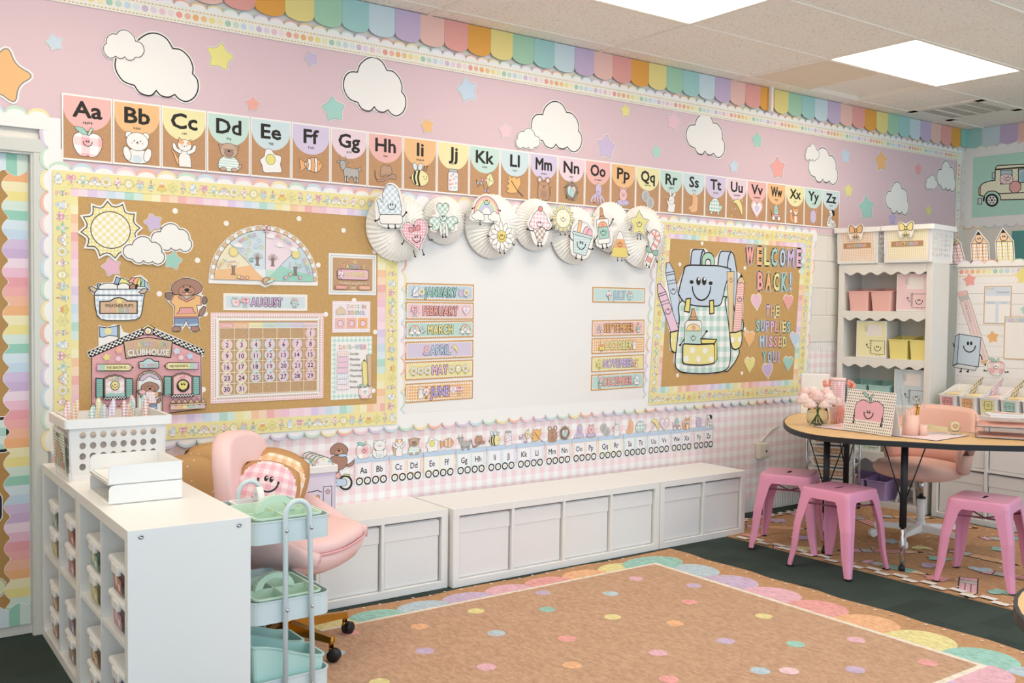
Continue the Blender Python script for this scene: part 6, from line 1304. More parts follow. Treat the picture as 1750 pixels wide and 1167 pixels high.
def lcloud(x0, y0, x1, y1, label, n0): p, q = Z1_([(x0, y1), (x1, y0)]); P_ = cloudp(p[0], p[1], q[0]-p[0], q[1]-p[1], 0); a = Art(); a.poly(P_, '#f3f1ee'); a.ring(P_, .004, '#5e5850'); tag(sheet('paper_cloud', off(P_, .008), a, None, n0, .002, '#f2f0ed'), label, 'paper cloud')
lcloud(985, 425, 1515, 760, 'white paper cloud right of the sun on the calendar board', N0); lcloud(605, 595, 1150, 930, 'white paper cloud overlapping the sun on the calendar board', N0+.0055)
for x, y, d, c, l, r in [(1008, 395, 230, '#c9b0d8', 'lavender paper star on the calendar board', .3), (455, 985, 245, '#e5a9c4', 'pink paper star below the sun', .25), (1268, 900, 230, '#88ccb9', 'aqua paper star below the clouds on the calendar board', -.2)]:
    pstar(130+x/7.782, 330+y/7.782, d/7.782, c, l, r, N0, None)
# basket
Z2 = ZM(140, 460, 7.609); bk = Z2([(140, 262), (800, 258), (760, 560), (735, 620), (680, 655), (560, 665), (320, 665), (230, 650), (180, 600), (155, 480)])
ol = Z2([(70, 235), (110, 212), (175, 225), (172, 180), (380, 168), (420, 72), (600, 140), (660, 95), (745, 75), (830, 140), (868, 270), (830, 290), (775, 350), (772, 500), (745, 620), (680, 662), (560, 672), (320, 670), (220, 655), (170, 590), (140, 340), (80, 270)]); a = Art(); l2 = .0035
a.blob(Z2([(185, 190), (225, 190), (215, 260), (180, 260)]), '#8fb2dc', l2); a.blob(Z2([(400, 190), (430, 100), (500, 130), (470, 200)]), '#7ea4d8', l2); a.blob(Z2([(455, 190), (490, 110), (610, 160), (580, 230)]), '#e4df7c', l2)
um = [(745, 98), (660, 110), (575, 165), (640, 175), (690, 210), (740, 225), (800, 225), (858, 270), (850, 190), (815, 130)]
for k, (p, q, c) in enumerate([((575, 165), (640, 180), '#eb93a3'), ((640, 180), (685, 212), '#f0b060'), ((685, 212), (740, 226), '#ecdf78'), ((740, 226), (800, 226), '#8fcfbd'), ((800, 226), (858, 272), '#a9cbea')]): a.blob(Z2([(745, 98), ((745+p[0])/2+(-25 if k < 2 else 0 if k < 3 else 20), (98+p[1])/2-18), p, q, ((745+q[0])/2+(0 if k < 3 else 28), (98+q[1])/2-10)]), c, .003)
a.line(Z2([(705, 195), (680, 262)]), .009); a.blob(Z2(ell(330, 240, 130, 60, 16)), '#f3f1ee', l2); a.blob(Z2(ell(520, 235, 80, 55, 14)), '#f3f1ee', l2); a.blob(Z2(ell(640, 230, 40, 40, 10)), '#a8693c', l2)
a.blob(bk, '#bcd2e6', l2, INK, 'ging15'); a.line(Z2([(150, 338), (775, 338)]), l2); a.blob(Z2([(215, 420), (345, 415), (400, 380), (455, 368), (520, 380), (570, 412), (698, 415), (698, 575), (215, 575)]), '#d3ac7c', .005)
for p in ([(75, 235), (115, 222), (180, 260), (150, 310), (95, 275)], [(720, 300), (780, 250), (840, 262), (800, 310), (745, 320)]): a.blob(Z2(p), '#cdb096', l2)
c = Z2([(465, 412)])[0]; a.poly(starp(c[0], c[1], .013), '#ecdc5f'); c = Z2([(465, 473)])[0]; a.text("WEATHER PUP'S", c[0], c[1], .0135, INK, .015, .122); c = Z2([(462, 533)])[0]; a.word('BASKET', c[0], c[1], .019, [PK, OR, YE, AQ, BL_, LA], .105, .02, .015, '#6d655c')
tag(sheet('paper_basket', ol, a, None, N0+.001, .002, WHITE), "paper blue gingham basket lettered WEATHER PUP'S BASKET", 'paper cutout')
# dog
BRN, BR2 = '#9a5a36', '#b5744c'
def dog(a, T_, l, shirt=True):
    a.blob(T_([(1505, 570), (1510, 530), (1560, 480), (1590, 490), (1580, 560), (1540, 610), (1500, 610)]), BRN, l)
    for p in ([(1070, 310), (1120, 298), (1165, 320), (1150, 380), (1100, 400), (1068, 360)], [(1550, 360), (1590, 365), (1610, 410), (1580, 455), (1545, 440)]): a.blob(T_(spl(p, 3)), '#6a3f28', l)
    for p in ([(1150, 790), (1165, 745), (1230, 740), (1270, 765), (1250, 800), (1190, 808)], [(1390, 770), (1420, 740), (1480, 740), (1508, 770), (1490, 802), (1420, 805)]): a.blob(T_(spl(p, 3)), BRN, l)
    a.blob(T_([(1180, 630), (1490, 630), (1498, 735), (1370, 745), (1335, 660), (1290, 745), (1185, 735)]), '#5b7fae', l); a.poly(T_([(1188, 705), (1305, 710), (1290, 742), (1187, 732)]), '#9fc0dc'); a.poly(T_([(1365, 712), (1492, 702), (1495, 732), (1372, 742)]), '#9fc0dc')
    a.blob(T_([(1170, 335), (1235, 330), (1340, 380), (1450, 330), (1530, 355), (1535, 465), (1470, 470), (1495, 610), (1490, 632), (1175, 632), (1185, 480), (1120, 420)]), '#edb25c', l); a.poly(T_([(1175, 610), (1492, 605), (1490, 632), (1175, 632)]), '#a8605a')
    for p in ([(1115, 420), (1135, 430), (1185, 345), (1165, 335)], [(1515, 358), (1535, 355), (1538, 462), (1518, 466)]): a.poly(T_(p), '#a8605a')
    a.blob(T_([(1230, 345), (1340, 400), (1455, 340), (1440, 375), (1340, 425), (1240, 375)]), '#e38f8f', l); a.blob(T_([(1255, 500), (1415, 498), (1430, 545), (1465, 575), (1205, 582), (1240, 550)]), '#e38f8f', l)
    a.blob(T_(spl([(1140, 260), (1160, 200), (1240, 140), (1335, 115), (1440, 140), (1520, 190), (1545, 260), (1500, 310), (1440, 330), (1340, 345), (1230, 330), (1170, 320)], 4)), BRN, l)
    a.blob(T_(spl([(1240, 270), (1290, 220), (1380, 215), (1440, 265), (1430, 320), (1340, 350), (1250, 325)], 4)), BR2, l*.7); a.poly(T_(ell(1343, 270, 34, 22, 14)), INK)
    for x in (1300, 1385): a.poly(T_(ell(x, 232, 9, 11, 8)), INK)
    a.line(T_([(1275, 295), (1310, 308), (1343, 295), (1380, 308), (1415, 290)]), l); a.poly(T_(ell(1342, 320, 16, 12, 8)), '#f0cfc8')
DOG_OUT = [(1060, 330), (1085, 290), (1140, 290), (1125, 240), (1160, 185), (1240, 130), (1335, 98), (1440, 125), (1530, 180), (1558, 260), (1530, 330), (1570, 345), (1620, 400), (1595, 460), (1600, 520), (1585, 570), (1540, 620), (1502, 635), (1505, 735), (1522, 775), (1490, 812), (1400, 812), (1335, 720), (1270, 800), (1190, 815), (1140, 800), (1150, 745), (1175, 720), (1165, 630), (1170, 490), (1105, 430), (1070, 390)]
a = Art(); dog(a, Z2, .0028); tag(sheet('paper_dog', Z2(DOG_OUT), a, None, N0+.001, .002, WHITE), 'paper brown dog in an orange hooded top and blue jeans', 'paper cutout')
# clubhouse
Z3 = ZM(140, 550, 7.295); l = .0035; a = Art()
ol = Z3([(95, 1150), (100, 450), (70, 440), (45, 370), (190, 300), (190, 40), (300, 60), (380, 32), (460, 30), (500, 120), (580, 145), (720, 75), (808, 22), (900, 78), (1515, 345), (1500, 420), (1475, 440), (1475, 820), (1490, 860), (1475, 930), (1525, 990), (1515, 1075), (1060, 1100), (900, 1150)])
a.blob(Z3([(200, 60), (300, 72), (430, 45), (432, 180), (320, 165), (250, 190), (205, 185)]), '#a9c7e4', l); a.poly(Z3(ell(310, 115, 42, 45, 14)), '#efdf84'); a.blob(Z3(rect(435, 40, 452, 215)), '#ecdc86', l)
a.blob(Z3([(105, 435), (810, 130), (1465, 415), (1468, 990), (1460, 1080), (900, 1150), (105, 1150)]), '#e39aa1', l)
for k in range(16): a.line(Z3([(112, 480+k*38), (1462, 455+k*38)]), .0012, '#f0bcc0')
def checks(p0, p1, q1, q0, nx, ny=3):
    a.poly(Z3([p0, p1, q1, q0]), '#f4f2ee'); a.z += .00005
    L_ = lambda A, B, t: (A[0]+(B[0]-A[0])*t, A[1]+(B[1]-A[1])*t)
    for i in range(nx):
        for j in range(ny):
            if (i+j) % 2: continue
            P4 = [L_(L_(p0, p1, u/nx), L_(q0, q1, u/nx), v/ny) for u, v in ((i, j), (i+1, j), (i+1, j+1), (i, j+1))]; a.poly(Z3(P4), INK, up=False)
    a.z += .00005; a.ring(Z3([p0, p1, q1, q0]), l*.8)
checks((60, 375), (740, 85), (755, 150), (85, 435), 27); checks((860, 85), (1510, 350), (1490, 412), (870, 150), 24)
a.blob(Z3([(725, 78), (808, 30), (890, 75), (865, 95), (865, 160), (750, 160), (750, 95)]), '#e39aa1', l); a.blob(Z3([(720, 80), (808, 28), (890, 78), (870, 92), (808, 55), (745, 95)]), '#ecdc86', l*.7); a.blob(Z3(ell(806, 112, 42, 42, 16)), '#f3f1ec', l); a.poly(Z3(ell(806, 120, 20, 22, 10)), '#ddd05f')
a.blob(Z3([(500, 240), (800, 190), (1108, 235), (1085, 440), (800, 412), (530, 455)]), '#cda97e', l*1.2); c = Z3([(805, 275)])[0]; a.word("WEATHER PUP'S", c[0], c[1], .022, [CO, OR, YE, AQ, BL_, LA, PK], .17, .015, .014, '#7a7066', .1, .004); c = Z3([(805, 372)])[0]; a.word('CLUBHOUSE', c[0], c[1], .026, ['#f4f1ec'], .183, .03, .018, '#6d655c', .12, .004)
for x, y, c, k in [(285, 435, '#e9dc6c', 0), (438, 350, '#efb083', 0), (428, 455, '#f0cfd6', 1), (1155, 360, '#c3dbe8', 0), (1320, 420, '#b6d2ea', 0), (1208, 440, '#f0cfd6', 1)]:
    q = Z3([(x, y)])[0]; a.poly(starp(q[0], q[1], .017, .2) if k == 0 else ell(q[0], q[1], .012, .011, 12), c)
def lpencil(x0, x1, y, s_, word, tx):
    tip, end = (x1, x0) if s_ > 0 else (x0, x1); d = 1 if s_ > 0 else -1; a.blob(Z3([(end, y-40), (tip-d*50, y-42), (tip, y), (tip-d*50, y+42), (end, y+40)]), '#efe59e', l); a.poly(Z3([(end, y-38), (end+d*40, y-38), (end+d*40, y+38), (end, y+38)]), '#d8b5cf'); a.poly(Z3([(end+d*42, y-38), (end+d*100, y-38), (end+d*100, y+38), (end+d*42, y+38)]), '#9fcfb9'); a.poly(Z3([(tip-d*50, y-38), (tip, y), (tip-d*50, y+38)]), '#ddbb94'); a.poly(Z3([(tip-d*20, y-14), (tip, y), (tip-d*20, y+14)]), INK); q = Z3([(tx, y)])[0]; a.text(word, q[0], q[1], .0105, INK, .012, .092)
lpencil(165, 615, 563, 1, 'THE SEASON IS...', 415); lpencil(1000, 1418, 545, -1, 'THE WEATHER IS...', 1188)
a.blob(Z3([(685, 495), (740, 485), (770, 460), (806, 450), (845, 460), (870, 485), (930, 487), (930, 570), (690, 572)]), '#b6d9de', l); c = Z3([(808, 535)])[0]; a.word('THE MONTH', c[0], c[1], .0145, [CO, OR, AQ, BL_, LA], .085, .015, .012, '#7a7066')
for x0, x1, y0, y1, c1 in ((250, 520, 660, 930, '#f1d6dc'), (1095, 1350, 635, 900, '#f0b9bf')):
    a.blob(Z3([(x0, y1), (x0, y0+40), (x0+60, y0+5), ((x0+x1)/2, y0-8), (x1-60, y0+5), (x1, y0+35), (x1, y1-5)]), '#a9764b', l); a.blob(Z3([(x0+14, y1), (x0+14, y0+50), (x0+65, y0+20), ((x0+x1)/2, y0+8), (x1-65, y0+20), (x1-14, y0+45), (x1-14, y1-5)]), c1, l*.7, INK, 'ging15' if x0 < 500 else 'print')
    for s_, (u0, u1) in ((-1, (x0-100, x0-10)), (1, (x1+0, x1+85))):
        a.blob(Z3([(u0, y0+35), (u1, y0+40), (u1, y1-5), (u0, y1+5)]), '#4f9c94', l)
        for k in range(9): a.line(Z3([(u0+12, y0+60+k*26), (u1-12, y0+62+k*26)]), .0025, '#8fcbc2')
    checks((x0-5, y1), (x1+5, y1-12), (x1+5, y1+22), (x0-5, y1+35), 16, 2)
a.poly(Z3([(265, 925), (265, 890), (330, 875), (420, 885), (505, 870), (505, 920)]), '#8fc9c6'); a.blob(Z3(ell(385, 785, 52, 55, 18)), '#efdf84', l*.7); q = Z3([(385, 785)])[0]; face(a, q[0], q[1], .022); q = Z3([(385, 700)])[0]; a.word('SUMMER', q[0], q[1], .015, [CO, OR, YE, AQ, LA], .06, .01, .012, '#8a8076')
a.blob(Z3(ell(1227, 787, 72, 72, 22)), '#ead95b', .006); q = Z3([(1227, 787)])[0]; face(a, q[0], q[1], .046, .005); q = Z3([(1222, 685)])[0]; a.text('HOT', q[0], q[1], .015, '#e08585', .02, .026)
a.blob(Z3([(650, 1100), (650, 740), (680, 660), (740, 615), (806, 600), (880, 615), (945, 670), (972, 740), (972, 1100)]), '#ddc58e', l); a.blob(Z3([(668, 1100), (668, 745), (695, 670), (750, 630), (806, 615), (870, 630), (930, 680), (955, 745), (955, 1100)]), '#e9e9ee', l*.7); a.blob(Z3([(680, 720), (720, 655), (806, 625), (900, 655), (940, 715), (880, 705), (806, 668), (730, 725)]), '#cdb6da', l*.7); q = Z3([(808, 655)])[0]; a.word('AUGUST', q[0], q[1]-.001, .010, ['#f2e6b0', '#f3d3b8'], .05, .01, .01, '#8a7a90', .14, .003)
T_ = lambda pts: Z3([(812+(x-1340)*.56, 740+(y-115)*.53) for x, y in pts]); dog(a, T_, .0022); a.poly(Z3([(765, 860), (870, 860), (895, 1000), (750, 1000)]), '#efc2c9', 'ging6'); a.blob(Z3([(680, 870), (760, 870), (750, 930), (695, 930)]), '#8a5a4a', l*.6); a.poly(Z3(ell(720, 865, 42, 26, 12)), '#e8b0b8')
for k in range(6): a.blob(Z3([(1062+k*75, 1000), (1097+k*75, 955-k*3), (1132+k*75, 998)]), '#d3b083', l*.7)
a.blob(Z3([(1055, 1015), (1508, 990), (1505, 1020), (1055, 1040)]), '#d3b083', l*.7); a.blob(Z3([(1060, 1040), (1505, 1020), (1502, 1070), (1060, 1090)]), '#d9bd96', l*.7)
for k in range(6): a.poly(Z3(rect(1075+k*73, 1072-k*3, 1125+k*73, 1036-k*3)), [PK, OR, YE, AQ, BL_, LA][k])
for k in range(8): a.blob(Z3([(75+k*70, 1045), (110+k*70, 1000), (145+k*70, 1045)]), '#d3b083', l*.7)
tag(sheet('paper_clubhouse', ol, a, None, N0+.001, .002, WHITE), "pink paper clubhouse lettered WEATHER PUP'S CLUBHOUSE with chequered roof", 'paper cutout')
# season fan
Z4 = ZM(345, 380, 7.295); c0 = Z4([(765, 725)])[0]; R0 = abs(Z4([(1420, 760)])[0][0]-c0[0]); Rz = Z4([(765, 40)])[0][1]-c0[1]; RR = (R0+Rz)/2; a = Art(); EL = lambda r, a0, a1, n=20: ell(c0[0], c0[1], R0*r, Rz*r, n, a0, a1)
half = EL(1, 0, pi, 40)+[(c0[0]-R0, c0[1]-.02), (c0[0]-.03, c0[1]-.022), (c0[0], c0[1]-.035), (c0[0]+.03, c0[1]-.022), (c0[0]+R0, c0[1]-.02)]
for k in range(34): q = pi*(k+.5)/34; a.blob(ell(c0[0]+R0*.945*cos(q), c0[1]+Rz*.945*sin(q), .013, .013, 8), ['#d9b483', '#f3f0ec'][k % 2], .0018, '#8a7d70', )
a.poly(EL(.915, 0, pi, 40), '#f3f0ec')
for k, c in enumerate(['#c3dbe6', '#efdce6', '#cfe0e8', '#efe6c0']): a.blob([c0]+EL(.91, pi*k/4, pi*(k+1)/4, 12), c, .0022)
a.poly([c0, (c0[0]-R0*.91, c0[1])]+[(c0[0]-R0*.9, c0[1]+Rz*.16), (c0[0]-R0*.5, c0[1]+Rz*.22), (c0[0]-R0*.27, c0[1]+Rz*.27)], '#efb878'); a.poly([c0, (c0[0]+R0*.28, c0[1]+Rz*.28), (c0[0]+R0*.6, c0[1]+Rz*.18), (c0[0]+R0*.9, c0[1]+Rz*.12), (c0[0]+R0*.91, c0[1])], '#8fcfbd'); a.poly([c0, (c0[0]-R0*.2, c0[1]+Rz*.2), (c0[0], c0[1]+Rz*.2)], '#e9eff0'); a.poly([c0, (c0[0]+R0*.2, c0[1]+Rz*.2), (c0[0], c0[1]+Rz*.2)], '#b9dfd0')
def tree(x, y, s_, bare, cols):
    q = Z4([(x, y)])[0]; P_ = lambda pts: [(q[0]+u*s_, q[1]+v*s_) for u, v in pts]
    if bare:
        for u, v in ((-.55, .9), (-.35, 1.1), (-.12, 1.2), (.12, 1.2), (.35, 1.1), (.6, .9), (-.7, .6), (.7, .65)): a.line(P_([(0, .3), (u*.5, v*.7), (u, v)]), .07*s_, '#7b5340')
    else:
        random.seed(x)
        for k in range(26): u, v = random.uniform(-.75, .75), random.uniform(.45, 1.15); a.poly(ell(q[0]+u*s_, q[1]+v*s_, .1*s_, .07*s_, 6), cols[k % len(cols)])
    a.blob(P_([(-.14, .45), (-.3, .6), (.3, .6), (.14, .45), (.12, -.2), (.3, -.38), (-.3, -.38), (-.12, -.2)]), '#7b5340', .0015)
tree(665, 500, .04, True, 0); tree(855, 510, .038, True, 0); tree(365, 610, .042, False, [PK, OR, YE, CO, LA]); tree(1135, 620, .042, False, ['#9fd0ab', AQ, '#c3e2cc', PK])
for x, y, c in ((365, 370, '#ecdc7c'), (1140, 400, '#ecdc7c')): q = Z4([(x, y)])[0]; a.blob(sunp(q[0], q[1], .024, .8, 12), c, .0015, '#a39a70')
for x, y in ((690, 230), (565, 265), (470, 345), (645, 300), (715, 310), (550, 350), (520, 420)): q = Z4([(x, y)])[0]; a.ring(ell(q[0], q[1], .010, .010, 10), .003, ['#a9c4dc', '#d6cf8e', '#c3b0d6'][x % 3])
for x, y in ((935, 280), (1110, 335), (820, 170), (420, 285)): q = Z4([(x, y)])[0]; a.poly(cloudp(q[0]-.02, q[1]-.012, .042, .024), '#f4f1ef')
for x, y, c in ((430, 680, YE), (470, 690, '#e9a6a0'), (535, 690, OR), (1010, 690, PK), (1195, 690, PK), (1070, 650, '#e7b5a5'), (585, 470, AQ)): q = Z4([(x, y)])[0]; a.blob(ell(q[0], q[1], .009, .0085, 10), c, .0015)
for w_, x, y, r in (('FALL', 218, 510, .93), ('WINTER', 545, 185, .42), ('SPRING', 985, 205, -.5), ('SUMMER', 1275, 545, -1.15)):
    q = Z4([(x, y)])[0]; n = len(w_)
    for i, ch_ in enumerate(w_): s_ = (i-(n-1)/2)*.0155; a.text(ch_, q[0]+s_*cos(r), q[1]+s_*sin(r)-.0012*(i-(n-1)/2)**2*.5*(1 if abs(r) < .8 else .3), .0165, [CO, OR, YE, AQ, BL_, LA][i % 6], .03, ol=.012, olc='#8a8076', rot=r-.06*(i-(n-1)/2))
bow_art(a, c0[0], c0[1]+Rz*.94, .034, '#f0c6cc'); a.blob(ell(c0[0], c0[1]-.002, .018, .018, 14), '#d0a468', .0025); a.blob([(c0[0]-.005, c0[1]-.008), (c0[0]+.03, c0[1]+.01), (c0[0]+.04, c0[1]-.004), (c0[0]+.01, c0[1]-.014)], '#bfe0da', .002); a.poly(rect(c0[0]+.02, c0[1]+.004, c0[0]+.04, c0[1]+.016), '#efb86e')
tag(sheet('season_fan', half, a, None, N0+.001, .002, '#f4f2ef'), 'half-round paper season wheel lettered FALL WINTER SPRING SUMMER', 'paper cutout')
# month cards
def month_card(name, x0, x1, z0, z1, bgc, tc, olc, label, deco, n0, frame='#cf9f63', tilt=0, two=False):
    a = Art(); cx, cz, w, h = (x0+x1)/2, (z0+z1)/2, x1-x0, z1-z0; a.poly(rect(x0+.010, z0+.010, x1-.010, z1-.010), bgc, 'dots' if two else 'print'); nx = int(w/.0125); nz = int(h/.0125)
    a.z += .0001
    for k in range(nx):
        for z in (z0+.010, z1-.010): a.poly(ell(x0+.010+(k+.5)*(w-.02)/nx, z, .0045, .0045, 6), '#f4efe6', up=False)
    for k in range(nz):
        for x in (x0+.010, x1-.010): a.poly(ell(x, z0+.010+(k+.5)*(h-.02)/nz, .0045, .0045, 6), '#f4efe6', up=False)
    g = glyphs(name, 0); tw = min(w*.56, h*.5*(g[3]-g[2])/.72*.72); a.word(name, cx, cz, h*.5, [tc], tw, .022, .04, olc, .12)
    for fx, pc, sz in deco:
        src = FIG[pc][1] if pc in FIG else PIC[pc]; a.z += .0001; stamp(a, src, place(cx+fx*w, cz, h*sz))
    P_ = rect(x0, z0, x1, z1)
    if tilt: T_ = lambda x, z: (x, z+tilt*(x-cx))
    else: T_ = lambda x, z: (x, z)
    a.v = [(*T_(x, y), z) for x, y, z in a.v]
    return tag(sheet('month_card', [T_(*p) for p in P_], a, None, n0, .0015, frame), label, 'month card', 'month name cards')
p, q = W(379, 501), W(522, 531); month_card('AUGUST', p[0], q[0], q[1], p[1], '#cfe0e6', '#cfa9d2', '#4b3a52', 'pale blue AUGUST month card above the calendar', [(-.36, 'apple', .55), (-.25, 'heart', .6), (.34, 'pail', .6)], N0, '#f2eee8')
ML = (-2.301, -1.860); MR = (-.981, -.538)
for nm, X_, z0, z1, b, tc, oc_, deco in [('JANUARY', ML, 1.4775, 1.572, '#bcd3e2', '#8fc9b9', '#2f4a4a', [(-.36, 'mitten', .6), (-.28, 'daisy', .5), (.3, 'yarn', .6), (.38, 'daisy', .5)]), ('FEBRUARY', ML, 1.374, 1.47, '#eccdd4', '#ee9a8e', '#5a3a3a', [(-.37, 'heart', .6), (.38, 'valentine', .6)]), ('MARCH', ML, 1.272, 1.367, '#b3d9cf', '#efe283', '#4a4a3a', [(-.37, 'rainbow', .66), (.37, 'rainbow', .66), (-.25, 'shamrock', .4)]), ('APRIL', ML, 1.157, 1.257, '#d3c6e0', '#b9cfe8', '#3f4a66', [(-.2, 'pig', .6), (.2, 'umbrella', .55)]), ('MAY', ML, 1.047, 1.147, '#eee194', '#e5b3d4', '#553a55', [(-.38, 'daisy', .5), (-.28, 'daisy', .45), (-.18, 'daisy', .5), (.17, 'daisy', .45), (.27, 'sun', .5), (.38, 'daisy', .5)]), ('JUNE', ML, .925, 1.03, '#efae55', '#b9a6dc', '#46385c', [(-.28, 'rabbit', .6), (-.2, 'icecream', .6), (.2, 'valentine', .5), (.29, 'heart', .5)]),
                                      ('JULY', MR, 1.481, 1.577, '#bcdcd8', '#b7d3ea', '#33486a', [(-.2, 'icecream', .6), (.2, 'pail', .6)]), ('SEPTEMBER', MR, 1.273, 1.373, '#efbdb5', '#efab55', '#5a3c22', [(-.36, 'wagon', .55), (.37, 'glue', .6)]), ('OCTOBER', MR, 1.164, 1.262, '#efae58', '#ece585', '#6a6030', [(-.32, 'candycorn', .6), (.3, 'cat', .6)]), ('NOVEMBER', MR, 1.051, 1.15, '#ece190', '#c9afdc', '#55406a', [(-.36, 'leafstar', .6), (.34, 'fox', .6)]), ('DECEMBER', MR, .937, 1.037, '#b3d9d2', '#ee9f94', '#6a3f3a', [(-.34, 'cane', .7), (.36, 'mitten', .6)])]:
    month_card(nm, X_[0], X_[1], z0, z1, b, tc, oc_, '%s month name card on the whiteboard' % nm, deco, .0165, tilt=(.012 if z0 < 1.3 else 0), two=(nm in ('JUNE', 'OCTOBER')))
# calendar
Z5 = ZM(350, 490, 5.557); qa = Z5([(38, 248), (1108, 245), (1110, 1050), (40, 1110)]); cx0, cx1 = (qa[0][0]+qa[3][0])/2, (qa[1][0]+qa[2][0])/2; cz1 = (qa[0][1]+qa[1][1])/2; cz0 = (qa[2][1]+qa[3][1])/2; a = Art()
a.poly(rect(cx0+.004, cz0+.004, cx1-.004, cz1-.004), '#eba9ac', 'ging6'); a.poly(rect(cx0+.022, cz0+.022, cx1-.022, cz1-.022), '#f5f1ec'); a.z += .0001
nx = 40; nz = 30
for k in range(nx):
    for z in (cz0+.025, cz1-.025): a.poly(ell(cx0+.03+(k+.5)*(cx1-cx0-.06)/nx, z, .0058, .0058, 8), '#b9ad97' if k % 1 == 0 else WHITE, up=False)
for k in range(nz):
    for x in (cx0+.025, cx1-.025): a.poly(ell(x, cz0+.03+(k+.5)*(cz1-cz0-.06)/nz, .0058, .0058, 8), '#b9ad97', up=False)
a.poly(rect(cx0+.026, cz0+.026, cx1-.026, cz1-.026), '#f5f1ec'); gx0, gx1, gz0, gz1 = cx0+.043, cx1-.037, cz0+.04, cz1-.048; a.poly(rect(gx0-.004, gz0-.004, gx1+.004, gz1+.01), '#c4975c', 'kraft'); hd = .026; dn = ['Sunday', 'Monday', 'Tuesday', 'Wednesday', 'Thursday', 'Friday', 'Saturday']; dc_ = ['#ea9f9a', '#f0b67e', '#efe6a8', '#bfdfd4', '#c6dbe8', '#d5c8e4', '#ecc9da']; cw7 = (gx1-gx0)/7; gh = (gz1-hd-gz0)/6
for k in range(7): a.poly(rect(gx0+k*cw7+.001, gz1-hd, gx0+(k+1)*cw7-.001, gz1), dc_[k], up=(k == 0))
for k in range(7): a.text(dn[k], gx0+(k+.5)*cw7, gz1-hd/2, .010, '#f7f4ef', .012, cw7*.72, ol=.012, olc='#8e857c')
a.z += .0001
for k in range(8): a.poly(rect(gx0+k*cw7-.0014, gz0, gx0+k*cw7+.0014, gz1), '#f1ead9', up=False)
a.z += .0001
for k in range(7): a.poly(rect(gx0, gz0+k*gh-.0014, gx1, gz0+k*gh+.0014), '#f1ead9', up=False)
random.seed(4); a.z += .0001
for k in range(90): a.poly(ell(gx0+random.random()*(gx1-gx0), gz0+random.random()*(gz1-hd-gz0), .0016, .0016, 5), '#f1ead9', up=False)
tag(sheet('calendar', rect(cx0, cz0, cx1, cz1), a, None, N0+.0008, .002, '#f3d8d8'), 'monthly wall calendar with pink gingham edge and lace border', 'calendar')
rimc = ['#f0d6b8', '#ece4b4', '#b9d9d6', '#c6dcea', '#d3cbe6', '#e6cbe0', '#ecbcc0']; words_ = ['one', 'two', 'three', 'four', 'five', 'six', 'seven', 'eight', 'nine', 'ten', 'eleven', 'twelve', 'thirteen', 'fourteen', 'fifteen', 'sixteen', 'seventeen', 'eighteen', 'nineteen', 'twenty', 'twenty-one', 'twenty-two', 'twenty-three', 'twenty-four', 'twenty-five', 'twenty-six', 'twenty-seven', 'twenty-eight', 'twenty-nine', 'thirty', 'thirty-one']
for d in range(1, 32):
    s_ = d+5; cx, cz = gx0+(s_ % 7+.5)*cw7, gz1-hd-(s_//7+.5)*gh; r = .0268; a = Art(); a.circ(cx, cz, r*.97, rimc[s_ % 7], 20); a.blob(spl([(cx, cz+r*.52), (cx+r*.4, cz+r*.62), (cx+r*.72, cz+r*.1), (cx+r*.4, cz-r*.68), (cx, cz-r*.62), (cx-r*.4, cz-r*.68), (cx-r*.72, cz+r*.1), (cx-r*.4, cz+r*.62)], 3), '#efd0de', .0012, '#c39bb0'); a.blob(spl([(cx, cz+r*.5), (cx+r*.12, cz+r*.86), (cx+r*.3, cz+r*.8)], 2), '#8fb8a4', .001); a.text(str(d), cx, cz-r*.06, r*.8, INK, .015)
    tag(sheet('date_disc', ell(cx, cz, r, r, 22), a, None, N0+.0032, .0018, '#f3e9ea'), 'round apple date disc numbered %s on the calendar' % words_[d-1], 'date disc', 'date discs on the calendar')
# three posters at the right of the left board
Z6 = ZM(545, 420, 4.164)
p, q = Z6([(57, 52)])[0], Z6([(392, 352)])[0]; x0, x1, z0, z1 = p[0], q[0], q[1], p[1]; x1 -= .0; a = Art(); a.ring(rect(x0+.012, z0+.012, x1-.012, z1-.012), .004, '#b9bfc4'); a.poly(rect(x0+.018, z0+.018, x1-.018, z1-.018), '#f3e9d2'); a.poly(rect(x0+.022, z0+.022, x1-.022, z1-.022), '#c4935a', 'kraft'); cx = (x0+x1)/2; w, h = x1-x0, z1-z0
random.seed(9); a.z += .0001
for k in range(40): a.poly(ell(x0+.03+random.random()*(w-.06), z0+.03+random.random()*(h-.06), .0015, .0015, 5), '#f1ead9', up=False)
a.word('THE', cx, z1-h*.19, .017, [CO, OR, YE], .036, .02, .012, '#6d5a40'); a.word('SEASON IS', cx, z1-h*.31, .020, [CO, OR, YE, AQ, BL_, LA], w*.5, .02, .012, '#6d5a40'); a.blob(rrect(x0+w*.17, z0+h*.37, x1-w*.17, z0+h*.62, .014), '#eab4c8', .0025); a.word('SUMMER', cx+w*.06, z0+h*.495, .026, [YE, '#efd98a'], w*.44, .02, .014, '#b08fa0'); a.z += .0001; stamp(a, FIG['icecream'][1], place(x0+w*.24, z0+h*.49, .045))
a.text("Today's weather is", cx, z0+h*.29, .0125, '#f0e6d4', .008, w*.58); a.blob(rrect(x0+w*.13, z0+h*.13, x0+w*.38, z0+h*.23, .006), '#e58f85', .0015); a.blob(rrect(x0+w*.62, z0+h*.13, x0+w*.87, z0+h*.23, .006), '#e9a98a', .0015); a.text('and', cx, z0+h*.18, .012, '#f6f1e6', .012); a.text('SUNNY', x0+w*.255, z0+h*.18, .008, '#f0d4a0', .012); a.text('HOT', x0+w*.745, z0+h*.18, .008, '#efe0a0', .012)
